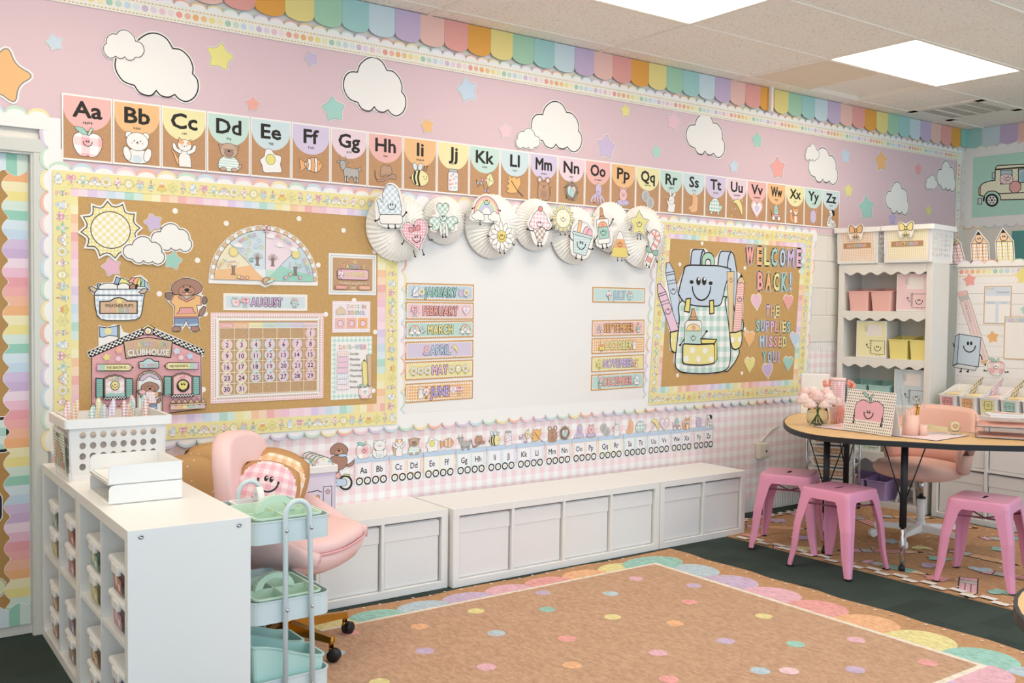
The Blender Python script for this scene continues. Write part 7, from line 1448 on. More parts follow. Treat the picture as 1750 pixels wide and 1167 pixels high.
tag(sheet('season_poster', rect(x0, z0, x1, z1), a, None, N0, .0015, '#eef0f2'), 'kraft poster reading THE SEASON IS SUMMER with white frame', 'poster')
p, q = Z6([(83, 392)])[0], Z6([(350, 615)])[0]; x0, x1, z0, z1 = p[0], q[0], q[1], p[1]; w, h = x1-x0, z1-z0; a = Art(); a.poly(rect(x0+.003, z0+.003, x1-.003, z1-.003), '#ecd3e0', 'ging6'); a.word('DAYS IN', x0+w*.63, z1-h*.17, .020, [PK, OR, YE, AQ, BL_], w*.5, .02, .012, '#7d7276'); a.word('SCHOOL', x0+w*.63, z1-h*.36, .020, [CO, OR, YE, AQ, BL_, LA], w*.46, .02, .012, '#7d7276'); a.blob([(x0+w*.1, z0+h*.58), (x0+w*.1, z0+h*.72), (x0+w*.21, z0+h*.84), (x0+w*.33, z0+h*.72), (x0+w*.33, z0+h*.58)], '#dfc5a4', .0015, '#a08f80')
ds = rect(x0, z0, x1, z1); base = tag(sheet('days_in_school_card', ds, a, None, N0, .0015, '#f2e2ea'), 'pink checked card lettered DAYS IN SCHOOL', 'card')
for k, (dg, c) in enumerate((('0', '#efb9b0'), ('1', '#efae9a'), ('2', '#efaa5c'))):
    cx = x0+w*(.20+.3*k); cz = z0+h*.30; hs_ = w*.125; aa = Art(); aa.poly(rect(cx-hs_*.96, cz-hs_*.96, cx+hs_*.96, cz+hs_*.96), c); aa.blob(ell(cx, cz-.002, hs_*.62, hs_*.62, 16), '#ecc0d0', .0014); aa.text(dg, cx, cz-.002, hs_*.7, '#f6f1ee', .02, ol=.014, olc='#8a6f78'); tag(sheet('number_tile', rect(cx-hs_, cz-hs_, cx+hs_, cz+hs_), aa, None, N0+.0016, .0018, c), 'small apple tile showing %s on the days in school card' % ['zero', 'one', 'two'][k], 'number tile', 'number tiles on the days in school card')
p, q = Z6([(74, 645)])[0], Z6([(362, 1080)])[0]; x0, x1, z0, z1 = p[0], q[0], q[1], p[1]; w, h = x1-x0, z1-z0; a = Art(); a.poly(rect(x0+.002, z0+.002, x1-.002, z1-.002), '#a9d9cb', 'ging15'); a.poly(rect(x0+.025, z0+.03, x1-.025, z1-.03), '#f3f1ee'); a.word('DAYS', x0+w*.33, z1-h*.17, .024, [CO, OR, YE, AQ], w*.28, .02, .012, '#7d7276'); a.text('of the', x0+w*.53, z1-h*.17, .007, '#6d655c', .01); a.word('WEEK', x0+w*.72, z1-h*.17, .024, [BL_, LA, PK, CO], w*.28, .02, .012, '#7d7276')
for k, d in enumerate(dn):
    z = z1-h*(.275+.0885*k); a.blob(rrect(x0+w*.14, z-.012, x0+w*.41, z+.012, .005), ['#efb4b4', '#eec3d6', '#eec3d6', '#eec3d6', '#c3d6ea', '#d9cbe6', '#ecc3d0'][k], .001, '#b9a9ae', 'ging6' if k in (0, 4, 5, 6) else 'print'); a.text(d, x0+w*.45, z, .0125, '#3a3532', .008, None, 'l')
a.blob([(x0+w*.86, z1-h*.3), (x1-.004, z1-h*.3), (x1-.004, z0+h*.2), (x0+w*.90, z0+h*.2)], '#d3b083', .002); a.blob([(x0+w*.74, z0+h*.56), (x0+w*.80, z0+h*.63), (x0+w*.87, z0+h*.56), (x0+w*.89, z0+h*.2), (x0+w*.78, z0+h*.2)], '#ecdc7c', .002); a.poly([(x0+w*.77, z0+h*.6), (x0+w*.80, z0+h*.635), (x0+w*.83, z0+h*.6)], INK); a.z += .0001; stamp(a, PIC['apple'], place(x0+w*.82, z0+h*.11, .082))
tag(sheet('week_poster', rect(x0, z0, x1, z1), a, None, N0, .0015, '#e9f2ee'), 'DAYS of the WEEK poster with aqua gingham edge and apple', 'poster')
# ============================================================ PAPER ROSETTES and their figures over the whiteboard
mat('tissue', '#fbf8f2', .9)
def rosette(px, py, r, depth, label, seed):
    c = W(px, py, -.05); b = MB(); bm = b.bm; n = 44; rings = []; random.seed(seed)
    prof = [(.04, .55), (.16, .95), (.35, 1.0), (.55, .92), (.75, .72), (.9, .45), (1.0, .2)]
    for q, (k, hgt) in enumerate(prof):
        row = []
        for i in range(2*n):
            th = 2*pi*i/(2*n)+.10*sin(k*3.2+seed); ridge = i % 2; rr = r*k*(1.0 if ridge or k < .9 else .945); am = .12*k**.7 if k > .1 else 0
            row.append(bm.verts.new((rr*cos(th), -(depth*(hgt+(am if ridge else -am))), rr*sin(th))))
        rings.append(row)
    back = [bm.verts.new((r*.98*cos(2*pi*i/(2*n)), 0, r*.98*sin(2*pi*i/(2*n)))) for i in range(2*n)]
    for A, B in zip(rings, rings[1:]+[back]):
        for i in range(2*n): bm.faces.new((A[i], A[(i+1) % (2*n)], B[(i+1) % (2*n)], B[i]))
    bm.faces.new(rings[0][::-1]); o = b.build('paper_rosette', 'tissue', None, (c[0], -.026, c[1])); return tag(o, label, 'paper rosette', 'white paper rosettes over the whiteboard')
for k, (x, y, r, d, l) in enumerate([(681, 388, .185, .06, 'pleated white paper rosette behind the mitten and heart'), (762, 376, .135, .045, 'smallest pleated white paper rosette, behind the shamrock'), (844, 387, .185, .06, 'pleated white paper rosette behind the rainbow and daisy'), (918, 384, .155, .045, 'pleated white paper rosette behind the ice cream cone'), (984, 402, .175, .062, 'pleated white paper rosette behind the beach pail'), (1047, 388, .16, .045, 'pleated white paper rosette behind the glue bottle'), (1100, 405, .20, .062, 'pleated white paper rosette behind the candy cane')]): rosette(x, y, r, d, l, k)
for nm, x, y, s_, r, l in [('mitten', 670, 353, .205, .05, 'pale blue gingham paper mitten with white cuff and smile'), ('heart', 711, 404, .18, .28, 'pink dotted paper heart with a red bow'), ('shamrock', 758, 374, .18, .05, 'green gingham paper shamrock with a smile'), ('rainbow', 832, 357, .17, 0, 'paper rainbow with two clouds and a smile'), ('daisy', 857, 405, .165, .1, 'white paper daisy with yellow smiling centre'), ('icecream', 923, 385, .215, 0, 'paper pink ice cream cone with a cherry'), ('sun', 963, 374, .165, 0, 'small pale yellow paper sun on the rosettes'), ('pail', 994, 409, .215, -.16, 'pale blue paper beach pail with flip-flops'), ('glue', 1031, 389, .22, .14, 'paper white glue bottle with orange cap on the rosettes'), ('candycorn', 1059, 419, .17, 0, 'paper candy corn with a smile'), ('leafstar', 1093, 384, .165, 0, 'yellow paper leaf with a smile'), ('cane', 1115, 426, .21, -.3, 'red striped paper candy cane with green bow')]:
    q = W(x, y, -.11); ol_, ar = FIG[nm]; f = place(q[0], q[1], s_, r); a = Art(); stamp(a, ar, f)
    tag(sheet('paper_figure', [f(*p) for p in ol_], a, FRAME_B(), .104+(.006 if nm in ('heart', 'pail', 'cane', 'daisy', 'candycorn') else 0), .0018, WHITE), l, 'paper figure', 'smiling paper figures on the rosettes')
# ============================================================ WELCOME BOARD PIECES
ZA = ZM(1110, 410, 4.865); a = Art(); l = .009; BLU = '#bcd0e4'; ol = [(40, 360), (60, 350), (105, 400), (105, 260), (132, 180), (185, 255), (205, 380), (225, 340), (265, 245), (310, 205), (320, 75), (440, 72), (470, 100), (530, 150), (570, 85), (670, 95), (705, 260), (735, 285), (768, 350), (755, 650), (762, 720), (730, 900), (720, 960), (650, 1065), (500, 1115), (300, 1115), (205, 1085), (178, 1010), (185, 935), (145, 915), (145, 770)]
a.blob(ZA(spl([(720, 640), (755, 670), (755, 750), (730, 790)], 3, False)+[(710, 780)]), '#9fd6c6', l)
def crayon(x0, y0, x1, y1, w, c, tipc):                       # from tip to base, zoom px
    d = hypot(x1-x0, y1-y0); ux, uy = (x1-x0)/d, (y1-y0)/d; nx, ny = -uy, ux; P_ = lambda s_, t: (x0+ux*s_+nx*t, y0+uy*s_+ny*t)
    a.blob(ZA([P_(0, -w*.16), P_(0, w*.16), P_(75, w*.5), P_(d, w*.5), P_(d, -w*.5), P_(75, -w*.5)]), c, .005)
    for s_ in (80, 100): a.line(ZA([P_(s_, -w*.5), P_(s_, w*.5)]), .005)
    for s_ in (150, 175): a.line(ZA([P_(s_+(4 if k % 2 else -4), -w*.5+k*w/6) for k in range(7)]), .004)
    q = ZA([P_(235, 0)])[0]; face(a, q[0], q[1], .052)
crayon(133, 190, 225, 690, 72, '#c2d6ea', BLU); crayon(55, 365, 195, 775, 68, '#ecc3da', PK)
a.blob(ZA([(150, 768), (215, 752), (215, 930), (185, 935), (165, 922), (154, 895), (150, 840)]), '#ece083', l, INK, 'dots60')
a.blob(ZA([(318, 212), (322, 150), (330, 100), (338, 84), (355, 80), (425, 80), (412, 105), (402, 150), (397, 215)]), BLU, l); a.blob(ZA([(400, 215), (404, 150), (414, 108), (427, 84), (436, 100), (428, 140), (414, 180), (412, 216)]), BLU, l)
a.blob(ZA([(413, 215)]+ell(464, 165, 51, 60, 12, pi, 2*pi)+[(515, 215), (486, 215)]+ell(464, 185, 22, 25, 8, 2*pi, pi)+[(442, 215)]), '#a5d6bd', l*.8)
a.blob(ZA([(545, 218), (552, 150), (564, 108), (576, 94), (652, 98), (638, 125), (628, 170), (622, 235)]), BLU, l); a.blob(ZA(spl([(625, 240), (632, 160), (652, 102), (676, 125), (692, 200), (705, 330), (690, 640), (650, 400)], 3)), BLU, l)
a.blob(ZA(spl([(590, 470), (600, 380), (625, 345), (650, 400), (690, 640), (720, 900), (715, 960), (660, 1050), (600, 1085), (560, 900)], 4)), '#a9d8c8', l, INK, 'ging40')
body = ZA(spl([(250, 500), (590, 470), (605, 520), (640, 760), (650, 960), (620, 1070), (500, 1105), (300, 1105), (215, 1080), (190, 1020), (200, 900), (225, 680)], 5)); a.blob(body, '#a4d3c6', l, INK, 'ging40')
a.blob(ZA(spl([(290, 215), (420, 212), (560, 218), (640, 240), (650, 260), (610, 370), (585, 480), (560, 540), (480, 552), (350, 545), (265, 515), (225, 460), (220, 430), (260, 270)], 5)), BLU, l)
for x in (383, 430): a.poly(ZA(ell(x, 343, 19, 34, 16)), INK); a.poly(ZA(ell(x+4, 326, 8, 12, 10)), '#ffffff')
a.line(ZA(ell(408, 385, 76, 116, 22, 0, pi)), .011); 
for x, y in ((326, 350), (484, 360)): a.poly(ZA(ell(x, y, 17, 16, 10)), INK)
for p in ([(280, 490), (318, 485), (308, 600), (265, 592)], [(475, 505), (508, 500), (512, 608), (476, 615)]): a.blob(ZA(p), '#e9da5b', l)
a.blob(ZA([(618, 265), (680, 262), (668, 770), (640, 770)]), '#e3c48d', .004); q = ZA([(652, 330)])[0]; face(a, q[0], q[1], .038)
for k in range(22): a.line(ZA([(683-k*.6, 420+k*16), (668-k*.6, 420+k*16)]), .0015, '#8a6d3f')
a.blob(ZA([(705, 345), (765, 350), (735, 760), (665, 770)]), '#ee9d93', .004, INK, 'dots'); a.blob(ZA([(705, 350), (738, 285), (768, 355), (755, 365), (735, 352), (720, 365)]), '#e3c08c', .004); a.poly(ZA([(725, 312), (738, 283), (750, 312)]), INK); q = ZA([(722, 490)])[0]; face(a, q[0], q[1], .046)
a.blob(ZA([(640, 770), (690, 768), (740, 750), (744, 810), (738, 865), (722, 895), (690, 911), (662, 898), (648, 850)]), '#ece083', l, INK, 'dots60')
gT = ZA; a.blob(gT([(265, 860), (270, 690), (290, 668), (395, 668), (408, 690), (405, 860)]), '#f1eeea', .004); a.blob(gT([(300, 660), (310, 640), (365, 640), (375, 660)]), '#d8944e', .004); a.blob(gT([(315, 640), (330, 570), (345, 570), (362, 640)]), '#d8944e', .004); a.blob(gT(ell(338, 755, 60, 58, 16, pi, 2*pi)), '#e9da84', .003); a.poly(gT(ell(340, 728, 18, 20, 12)), '#e58f87'); a.poly(gT(rect(275, 862, 400, 757)), '#b5d9cf'); q = gT([(337, 808)])[0]; face(a, q[0], q[1], .046)
a.line(gT([(265, 820), (230, 870)]), .006); a.poly(gT(ell(228, 872, 10, 10, 8)), INK); a.line(gT([(410, 812), (445, 762)]), .006); a.poly(gT(ell(448, 758, 10, 10, 8)), INK)
a.blob(ZA([(400, 820), (530, 825), (510, 860), (405, 862)]), '#e9da5b', l); a.blob(ZA([(250, 872), (262, 862), (380, 868), (500, 862), (513, 872), (516, 1010), (505, 1024), (460, 1033), (400, 1038), (320, 1036), (262, 1028), (248, 1012)]), '#ece083', l); a.blob(ZA([(512, 862), (532, 825), (535, 985), (515, 1020)]), '#e9da5b', l*.8)
for x, y in ((330, 915), (435, 918), (278, 985), (380, 988), (485, 988)): a.poly(ZA(ell(x, y, 20, 27, 14)), '#f6f4ee')
tag(sheet('paper_backpack', ZA(ol), a, None, N0+.001, .002, WHITE), 'large paper backpack with smiling blue flap, crayons, glue and ruler', 'paper cutout')
ZB = ZM(1250, 400, 4.667); RC = ['#ee9a90', '#efb061', '#ece27c', '#92cdc0', '#b7d1ea', '#c9b0dc', '#e9b3d2']
def letters(txt, pts, h, cols, kind):
    for i, (ch_, (x, y)) in enumerate(zip(txt, pts)):
        q = ZB([(x, y)])[0]; g = glyphs(ch_); wd = h*(.46 if ch_ not in 'MWI!' else {'M': .6, 'W': .62, 'I': .12, '!': .13}[ch_]); a = Art(); a.text(ch_, q[0], q[1], h, cols[i], .03, wd, ol=.022, olc='#4a423c')
        b = glyphs(ch_, .115); P_ = rrect(q[0]-wd/2-.012, q[1]-h/2-.012, q[0]+wd/2+.012, q[1]+h/2+.012, .008, 2); k = h/(glyphs('H')[5]-glyphs('H')[4]); kx = wd/(g[3]-g[2]); mx = (g[2]+g[3])/2; my = (glyphs('H')[4]+glyphs('H')[5])/2; n0 = N0+.001
        V = []; F = []; bk = Art(); bk.text(ch_, q[0], q[1], h, WHITE, .085, wd); a2 = Art(); a2.z = .0001; a2.add(a)
        nv = len(bk.v); fr = FRAME_B(); V = [fr(x_, y_, n0+.0008) for x_, y_, _ in bk.v]+[fr(x_, y_, n0+.0012+z_) for x_, y_, z_ in a2.v]; F = list(bk.f)+[tuple(nv+j for j in f) for f in a2.f]; C = list(bk.c)+list(a2.c)
        me = bpy.data.meshes.new('letter'); me.from_pydata(V, [], F); me.materials.append(MATS['print']); ca = me.color_attributes.new('Col', 'FLOAT_COLOR', 'CORNER'); buf = []
        for f, c_ in zip(F, C): buf += [*c_, 1.0]*len(f)
        ca.data.foreach_set('color', buf); o = link('cutout_letter', me)
        cn = {'#ee9a90': 'coral', '#efb061': 'orange', '#ece27c': 'yellow', '#92cdc0': 'aqua', '#b7d1ea': 'blue', '#c9b0dc': 'lavender', '#e9b3d2': 'pink'}[cols[i]]
        num = ['first', 'second', 'third', 'fourth', 'fifth', 'sixth', 'seventh', 'eighth'][i]; tag(o, '%s paper cut-out character %s, %s of the word %s on the board' % (cn, 'exclamation mark' if ch_ == '!' else ch_, num, txt.rstrip('!')), 'letter', 'cut-out letters on the welcome board')
letters('WELCOME', [(127, 172), (204, 175), (264, 178), (320, 185), (388, 190), (454, 192), (519, 192)], .118, RC, 0)
letters('BACK!', [(210, 375), (275, 380), (338, 382), (400, 385), (451, 383)], .118, RC[:5], 0)
letters('THE', [(270, 610), (309, 612), (347, 612)], .072, [RC[6], RC[1], RC[2]], 1)
letters('SUPPLIES', [(190, 730), (230, 733), (268, 735), (306, 737), (341, 738), (371, 740), (400, 740), (434, 742)], .072, [RC[3], RC[4], RC[5], RC[6], RC[0], RC[1], RC[2], RC[3]], 1)
letters('MISSED', [(222, 855), (258, 855), (292, 856), (330, 857), (368, 857), (404, 857)], .072, [RC[4], RC[5], RC[6], RC[0], RC[1], RC[2]], 1)
letters('YOU!', [(242, 980), (283, 980), (324, 980), (357, 980)], .072, [RC[3], RC[4], RC[5], RC[6]], 1)
for x, y, c, cn, r in [(180, 545, '#ebb7cd', 'pink', .15), (432, 550, '#ec9a97', 'coral', -.1), (122, 840, '#efb35f', 'orange', .1), (483, 845, '#bdd2e8', 'pale blue', .1), (125, 1048, '#e8dd75', 'yellow', -.1), (270, 1092, '#c0a6d6', 'lavender', .15), (432, 1038, '#93cbbf', 'aqua', -.1)]:
    q = ZB([(x, y)])[0]; P_ = heartp(q[0], q[1], .105, .115, r*.0+ (.12 if r > .1 else -.08)); a = Art(); a.poly(P_, c); tag(sheet('paper_heart', off(P_, .006), a, None, N0, .002, '#f1e6d8'), '%s paper heart on the welcome board' % cn, 'paper heart', 'paper hearts on the welcome board')
for i, (x, y, l_) in enumerate([(1196, 416, 'above the backpack straps'), (1158, 452, 'left of the backpack flap'), (1269, 458, 'below the W of WELCOME'), (1363, 464, 'below the last E of WELCOME'), (1269, 562, 'left of the orange heart'), (1362, 562, 'above the pale blue heart'), (1321, 541, 'under the word THE'), (1264, 637, 'below the yellow heart'), (1358, 633, 'near the lower right corner'), (1154, 641, 'below the backpack')]):
    q = W(x, y); tag(sheet('paper_dot', ell(q[0], q[1], .0135, .0135, 14), None, None, .0206, .0007, '#f4f1ea'), 'white paper dot on the welcome board, '+l_, 'paper dot', 'white dots on the welcome board')
# ============================================================ ALPHABET TRAIN on the gingham
gc = ['#eca8aa', '#f0bd86', '#efe6a0', '#aedacb', '#bfd8ea', '#cfc0e4']
for k in range(13):
    x0 = -2.596+.2115*k; x1 = x0+.203; a = Art(); n0 = .0055; bl = '#b7cfe8'
    a.poly(rect(x0+.004, .53, x1-.004, .622), '#f4f0f2'); a.poly(rect(x0+.006, .532, x1-.006, .62), gc[k % 6], 'ging6'); a.ring(rect(x0+.006, .532, x1-.006, .62), .002, gc[k % 6]); a.blob(rect(x0, .619, x1, .645), bl, .0015, '#8aa3bd')
    for j in (0, 1):
        cx = x0+(.055 if j == 0 else .15); i = 2*k+j; a.poly(rect(cx-.037, .545, cx+.037, .612), '#f2f1f6'); a.text(chr(65+i)+chr(97+i), cx, .579, .032, INK, .012, min(.056, .032*1.2*(glyphs(chr(65+i)+chr(97+i))[3]-glyphs(chr(65+i)+chr(97+i))[2])))
        for d in (-.0235, .0235): a.circ(cx+d, .522, .0215, INK, 16); a.circ(cx+d, .522, .0145, '#f0f0f2', 14); a.circ(cx+d, .522, .0055, '#c9c06a', 8)
    zz = a.z; a.z = .0006
    for j in (0, 1):
        cx = x0+(.055 if j == 0 else .15); src = PIC[AZ[2*k+j]]; stamp(a, src, place(cx, .684, .096))
    a.z = zz
    ol = rect(x0+.002, .502, x1-.002, .645)
    tag(sheet('train_wagon', ol, a, None, n0, .0008, '#f3f1f5'), 'paper train wagon carrying the letters %s%s and %s%s' % (chr(65+2*k), chr(97+2*k), chr(66+2*k), chr(98+2*k)), 'train wagon', 'wagons of the alphabet train')
ZC = ZM(550, 740, 7); a = Art(); l = .0025
a.blob(ZC(spl([(95, 200), (130, 145), (195, 115), (265, 140), (308, 195), (280, 250), (190, 262), (110, 250)], 4)), BRN, l); a.blob(ZC(spl([(150, 215), (190, 185), (240, 195), (250, 235), (195, 258), (150, 245)], 4)), BR2, l*.7); a.poly(ZC(ell(197, 208, 17, 12, 10)), INK)
a.blob(ZC(spl([(65, 340), (140, 270), (280, 275), (290, 380), (210, 440), (110, 435), (150, 380), (90, 375)], 4)), BRN, l); a.blob(ZC(spl([(280, 385), (340, 350), (380, 315), (370, 375), (310, 400)], 4)), BRN, l); a.blob(ZC([(180, 270), (230, 245), (305, 250), (280, 280), (220, 285)]), '#bcd4ea', l); a.blob(ZC([(150, 435), (200, 440), (190, 500), (150, 500)]), BRN, l); a.blob(ZC([(145, 500), (200, 460), (235, 540), (170, 545)]), '#e8a8a4', l)
a.blob(ZC(ell(275, 590, 86, 92, 26)), INK); a.blob(ZC(ell(275, 590, 62, 68, 22)), '#eef0f2')
for k in range(6): q = pi*k/6; a.line(ZC([(275+60*cos(q), 590+66*sin(q)), (275-60*cos(q), 590-66*sin(q))]), .0015, '#9a9a9a')
a.blob(ZC(rrect(105, 545, 290, 630, 30)), '#bcd0e8', l); a.blob(ZC([(220, 510), (270, 485), (330, 495), (325, 515), (270, 505)]), '#ecdf86', l); a.blob(ZC(ell(150, 583, 16, 16, 10)), '#ecdf86', l); a.line(ZC([(75, 350), (50, 380), (60, 415)]), .006, '#e6d470')
tag(sheet('train_dog', ZC([(95, 620), (100, 545), (145, 500), (100, 430), (60, 360), (35, 400), (50, 350), (130, 275), (88, 220), (120, 140), (195, 108), (270, 130), (315, 195), (300, 290), (385, 310), (375, 385), (300, 410), (220, 450), (330, 490), (365, 560), (365, 640), (290, 690), (220, 680), (180, 635)]), a, None, .0055, .0008, '#f3f1f5'), 'paper brown dog pedalling a wheel at the head of the train', 'paper cutout')
# ============================================================ DOOR PAPER
DY = .026; FD = FRAME_B(DY); dp = thing('door_paper', 'kraft paper and rainbow scalloped border covering the door', 'door cover')
rx = W(48.5, 400, DY)[0]-.001; top = W(30, 262, DY)[1]; bot = W(50, 1068, DY)[1]+.008; lx = DX0+.01
sheet('kraft_backing', rect(lx, bot, rx, top), None, FD, .001, .001, '#b98f55', dp, 'kraft')
SC_ = ['#ee9f9f', '#f1b08c', '#efa65c', '#efe6b4', '#ecdd7c', '#cfe3d8', '#7fc7b0', '#cfe2ec', '#bcd5ea', '#cdb5dc', '#c3a3d0', '#ecd3e4', '#eab3cc', '#e88f9c']
z = top-.09; k = 0; a = Art(.00005); out = [(rx, top), (rx, bot)]; pit = .0915; wv = .075; edge = []; n = int((top-bot)/pit)
def ex(z): f = ((top-z) % pit)/pit; return rx-wv+.0-.028*sin(pi*f)
zs = [bot+(top-bot)*i/(n*8) for i in range(n*8+1)]; out += [(ex(zz), zz) for zz in zs]
nb = int((top-bot)/.0405)
for i in range(nb):
    z0, z1 = top-(i+1)*(top-bot)/nb, top-i*(top-bot)/nb; P_ = [(rx-.001, z0), (rx-.001, z1)]+[(ex(z1+(z0-z1)*q/5)+.002, z1+(z0-z1)*q/5) for q in range(6)]; a.poly(P_, SC_[i % 14], up=(i == 0))
sheet('rainbow_strip', out, a, FD, .0025, .0012, '#f3efe8', dp)
for zz, up_ in ((top, -1), (bot, 1)):
    a = Art(.00005); nbx = int((rx-lx)/.0405); P_ = [(rx, zz), (lx, zz)]; n = int((rx-lx)/pit); E = lambda x: zz+up_*(.07+.028*sin(pi*(((rx-x) % pit)/pit)))
    xs_ = [lx+(rx-lx)*i/(n*8) for i in range(n*8+1)]; P_ += [(x, E(x)) for x in xs_]
    for i in range(nbx):
        x1_, x0_ = rx-i*(rx-lx)/nbx, rx-(i+1)*(rx-lx)/nbx; a.poly([(x0_, zz), (x1_, zz)]+[(x1_+(x0_-x1_)*q/5, E(x1_+(x0_-x1_)*q/5)-up_*.002) for q in range(6)], SC_[(i+5) % 14], up=(i == 0))
    sheet('rainbow_strip', P_, a, FD, .0042, .0012, '#f3efe8', dp)
def dpt(x, y): return W(x, y, DY)
p = dpt(12, 742); a = Art(); P_ = rrect(p[0]-.14, p[1]-.075, p[0]+.008, p[1]+.075, .02); a.poly(P_, INK); a.poly(off(P_, -.012), '#9ccfc4', 'ging40'); tag(sheet('paper_book_bag', off(P_, .004), a, FD, .002, .0015, WHITE), 'black-edged aqua gingham paper piece at the left edge on the door', 'paper cutout')
p = dpt(3, 862); P_ = rrect(p[0]-.15, p[1]-.075, p[0], p[1]+.055, .03); a = Art(); a.poly(P_, '#1f2340'); tag(sheet('paper_cutout', off(P_, .004), a, FD, .002, .0015, WHITE), 'navy paper piece at the left edge on the door', 'paper cutout')
p = dpt(-10, 1005); a = Art(); a.blob(ell(p[0], p[1], .045, .042, 20), '#dfe0b0', .004, '#8a8a60'); tag(sheet('paper_badge', ell(p[0], p[1], .05, .047, 20), a, FD, .002, .0015, WHITE), 'pale green round paper piece low on the door', 'paper cutout')
# ============================================================ RIGHT WALL: awning, bus poster, chalkboard
aw2 = thing('awning_border', 'row of pastel rounded paper tabs along the top of the right wall', 'border')
for k in range(9):
    ci = (4+k) % 8; P_ = tab_mesh(ci); y = -.002-AW*(k+.5); sheet('tab', [(-y+u, 2.853+v) for u, v in P_], None, FRAME_X(X_RIGHT), .004+.0018*(k % 2), .0015, PCOL[ci], aw2)
ZW = lambda pts: [(-q[0], q[1]) for q in (XW(1640+x/4.864, 210+y/4.864) for x, y in pts)]
FX = FRAME_X(X_RIGHT); p0, p1 = ZW([(112, 290)])[0], ZW([(108, 788)])[0]; u0 = (p0[0]+p1[0])/2; bt = thing('bus_poster', 'mint poster of a yellow gingham school bus on the right wall', 'poster'); z1, z0 = p0[1], p1[1]
P_ = [(u0-.075+.018*sin(i*pi)*0, z0-.085), (u0+1.5, z0-.085), (u0+1.5, z1+.085), (u0-.075, z1+.085)]; a = Art(.00005); n = 17; w_ = (1.575)/n; pts = []
for i in range(n): pts += [(u0-.075+(i+.5)*w_-w_/2*cos(q*pi/8), z0-.07-.03*sin(q*pi/8)) for q in range(8)]
pts.append((u0+1.5, z0-.07))
for i in range(n): pts += [(u0+1.5-(i+.5)*w_+w_/2*cos(q*pi/8), z1+.07+.03*sin(q*pi/8)) for q in range(8)]
pts.append((u0-.075, z1+.07)); m_ = 7; hh = (z1-z0+.14)/m_
for i in range(m_): pts += [(u0-.075-.03*sin(q*pi/8), z1+.07-(i+.5)*hh+hh/2*cos(q*pi/8)) for q in range(8)]
for i in range(n):
    for s_ in (0, 1): a.poly([(u0-.075+(i+.5)*w_-w_/2*cos(q*pi/8), (z0-.07-.03*sin(q*pi/8)) if s_ == 0 else (z1+.07+.03*sin(q*pi/8))) for q in range(9)]+[(u0-.075+(i+.5)*w_+(w_/2-.008)*cos(q*pi/8), (z0-.07-.02*sin(q*pi/8)) if s_ == 0 else (z1+.07+.02*sin(q*pi/8))) for q in range(9)], RB[(i+s_) % 6], up=(i == 0))
for i in range(m_): a.poly([(u0-.075-.03*sin(q*pi/8), z1+.07-(i+.5)*hh+hh/2*cos(q*pi/8)) for q in range(9)]+[(u0-.075-.02*sin(q*pi/8), z1+.07-(i+.5)*hh-(hh/2-.008)*cos(q*pi/8)) for q in range(9)], RB[(i+2) % 6], up=(i == 0))
sheet('scalloped_border', pts, a, FX, .003, .0015, '#f1efec', bt)
a = Art(); l = .008
T2 = lambda pts: ZW(pts)
a.blob(T2([(300, 385), (306, 365), (320, 355), (700, 335), (700, 632), (345, 640), (342, 612), (325, 585), (300, 570), (270, 566), (235, 575), (212, 600), (205, 650), (200, 648), (200, 608), (170, 603), (164, 570), (170, 535), (185, 512), (215, 495), (260, 482), (298, 478)]), '#f0e79c', l, INK, 'gingd'); a.line(T2([(300, 388), (420, 378), (700, 360)]), .012); a.line(T2([(320, 590), (700, 570)]), .008)
a.blob(T2([(345, 395), (440, 390), (440, 500), (345, 510)]), '#b3d0dc', l*.8); a.blob(T2(spl([(345, 440), (390, 425), (438, 440), (440, 498), (350, 505)], 3)), '#eda6a6', .004, INK, 'gingd'); q = T2([(402, 460)])[0]; face(a, q[0], q[1], .045); a.blob(T2([(492, 385), (600, 380), (600, 490), (492, 497)]), '#b3d0dc', l*.8); a.poly(T2(ell(545, 450, 40, 45, 12)), '#8fc5cc')
q = T2([(465, 533)])[0]; a.blob(ell(q[0], q[1], .05, .052, 8, 0, 2*pi, .39), '#eba0a0', l*.7, INK); a.blob(T2(ell(272, 643, 55, 55, 26)), INK); a.blob(T2(ell(272, 643, 38, 38, 20)), '#efefec'); a.poly(T2(ell(272, 643, 10, 10, 10)), INK)
for k in range(6): a.poly(T2(ell(272+24*cos(k*pi/3), 643+24*sin(k*pi/3), 7, 7, 8)), INK)
a.blob(T2([(158, 630), (188, 628), (186, 675), (155, 675)]), '#cfd6da', l*.7); a.blob(T2([(163, 540), (177, 538), (177, 595), (163, 597)]), '#eba772', l*.6); a.blob(T2([(275, 415), (297, 412), (297, 462), (275, 464)]), '#c3d3d8', l*.6)
sheet('mint_panel', [(u0, z0), (u0+1.36, z0), (u0+1.36, z1), (u0, z1)], a, FX, .005, .001, '#b9e2d0', bt)
ck = thing('teal_board', 'teal board panel low on the right wall behind the pencils', 'board'); y0, zt_ = XW(1731, 395); MB().box(X_RIGHT-.02, X_RIGHT-.001, y0-1.4, y0, zt_-.9, zt_, .004, 1).build('panel', mat('teal_board', '#5f9c98', .6), ck)
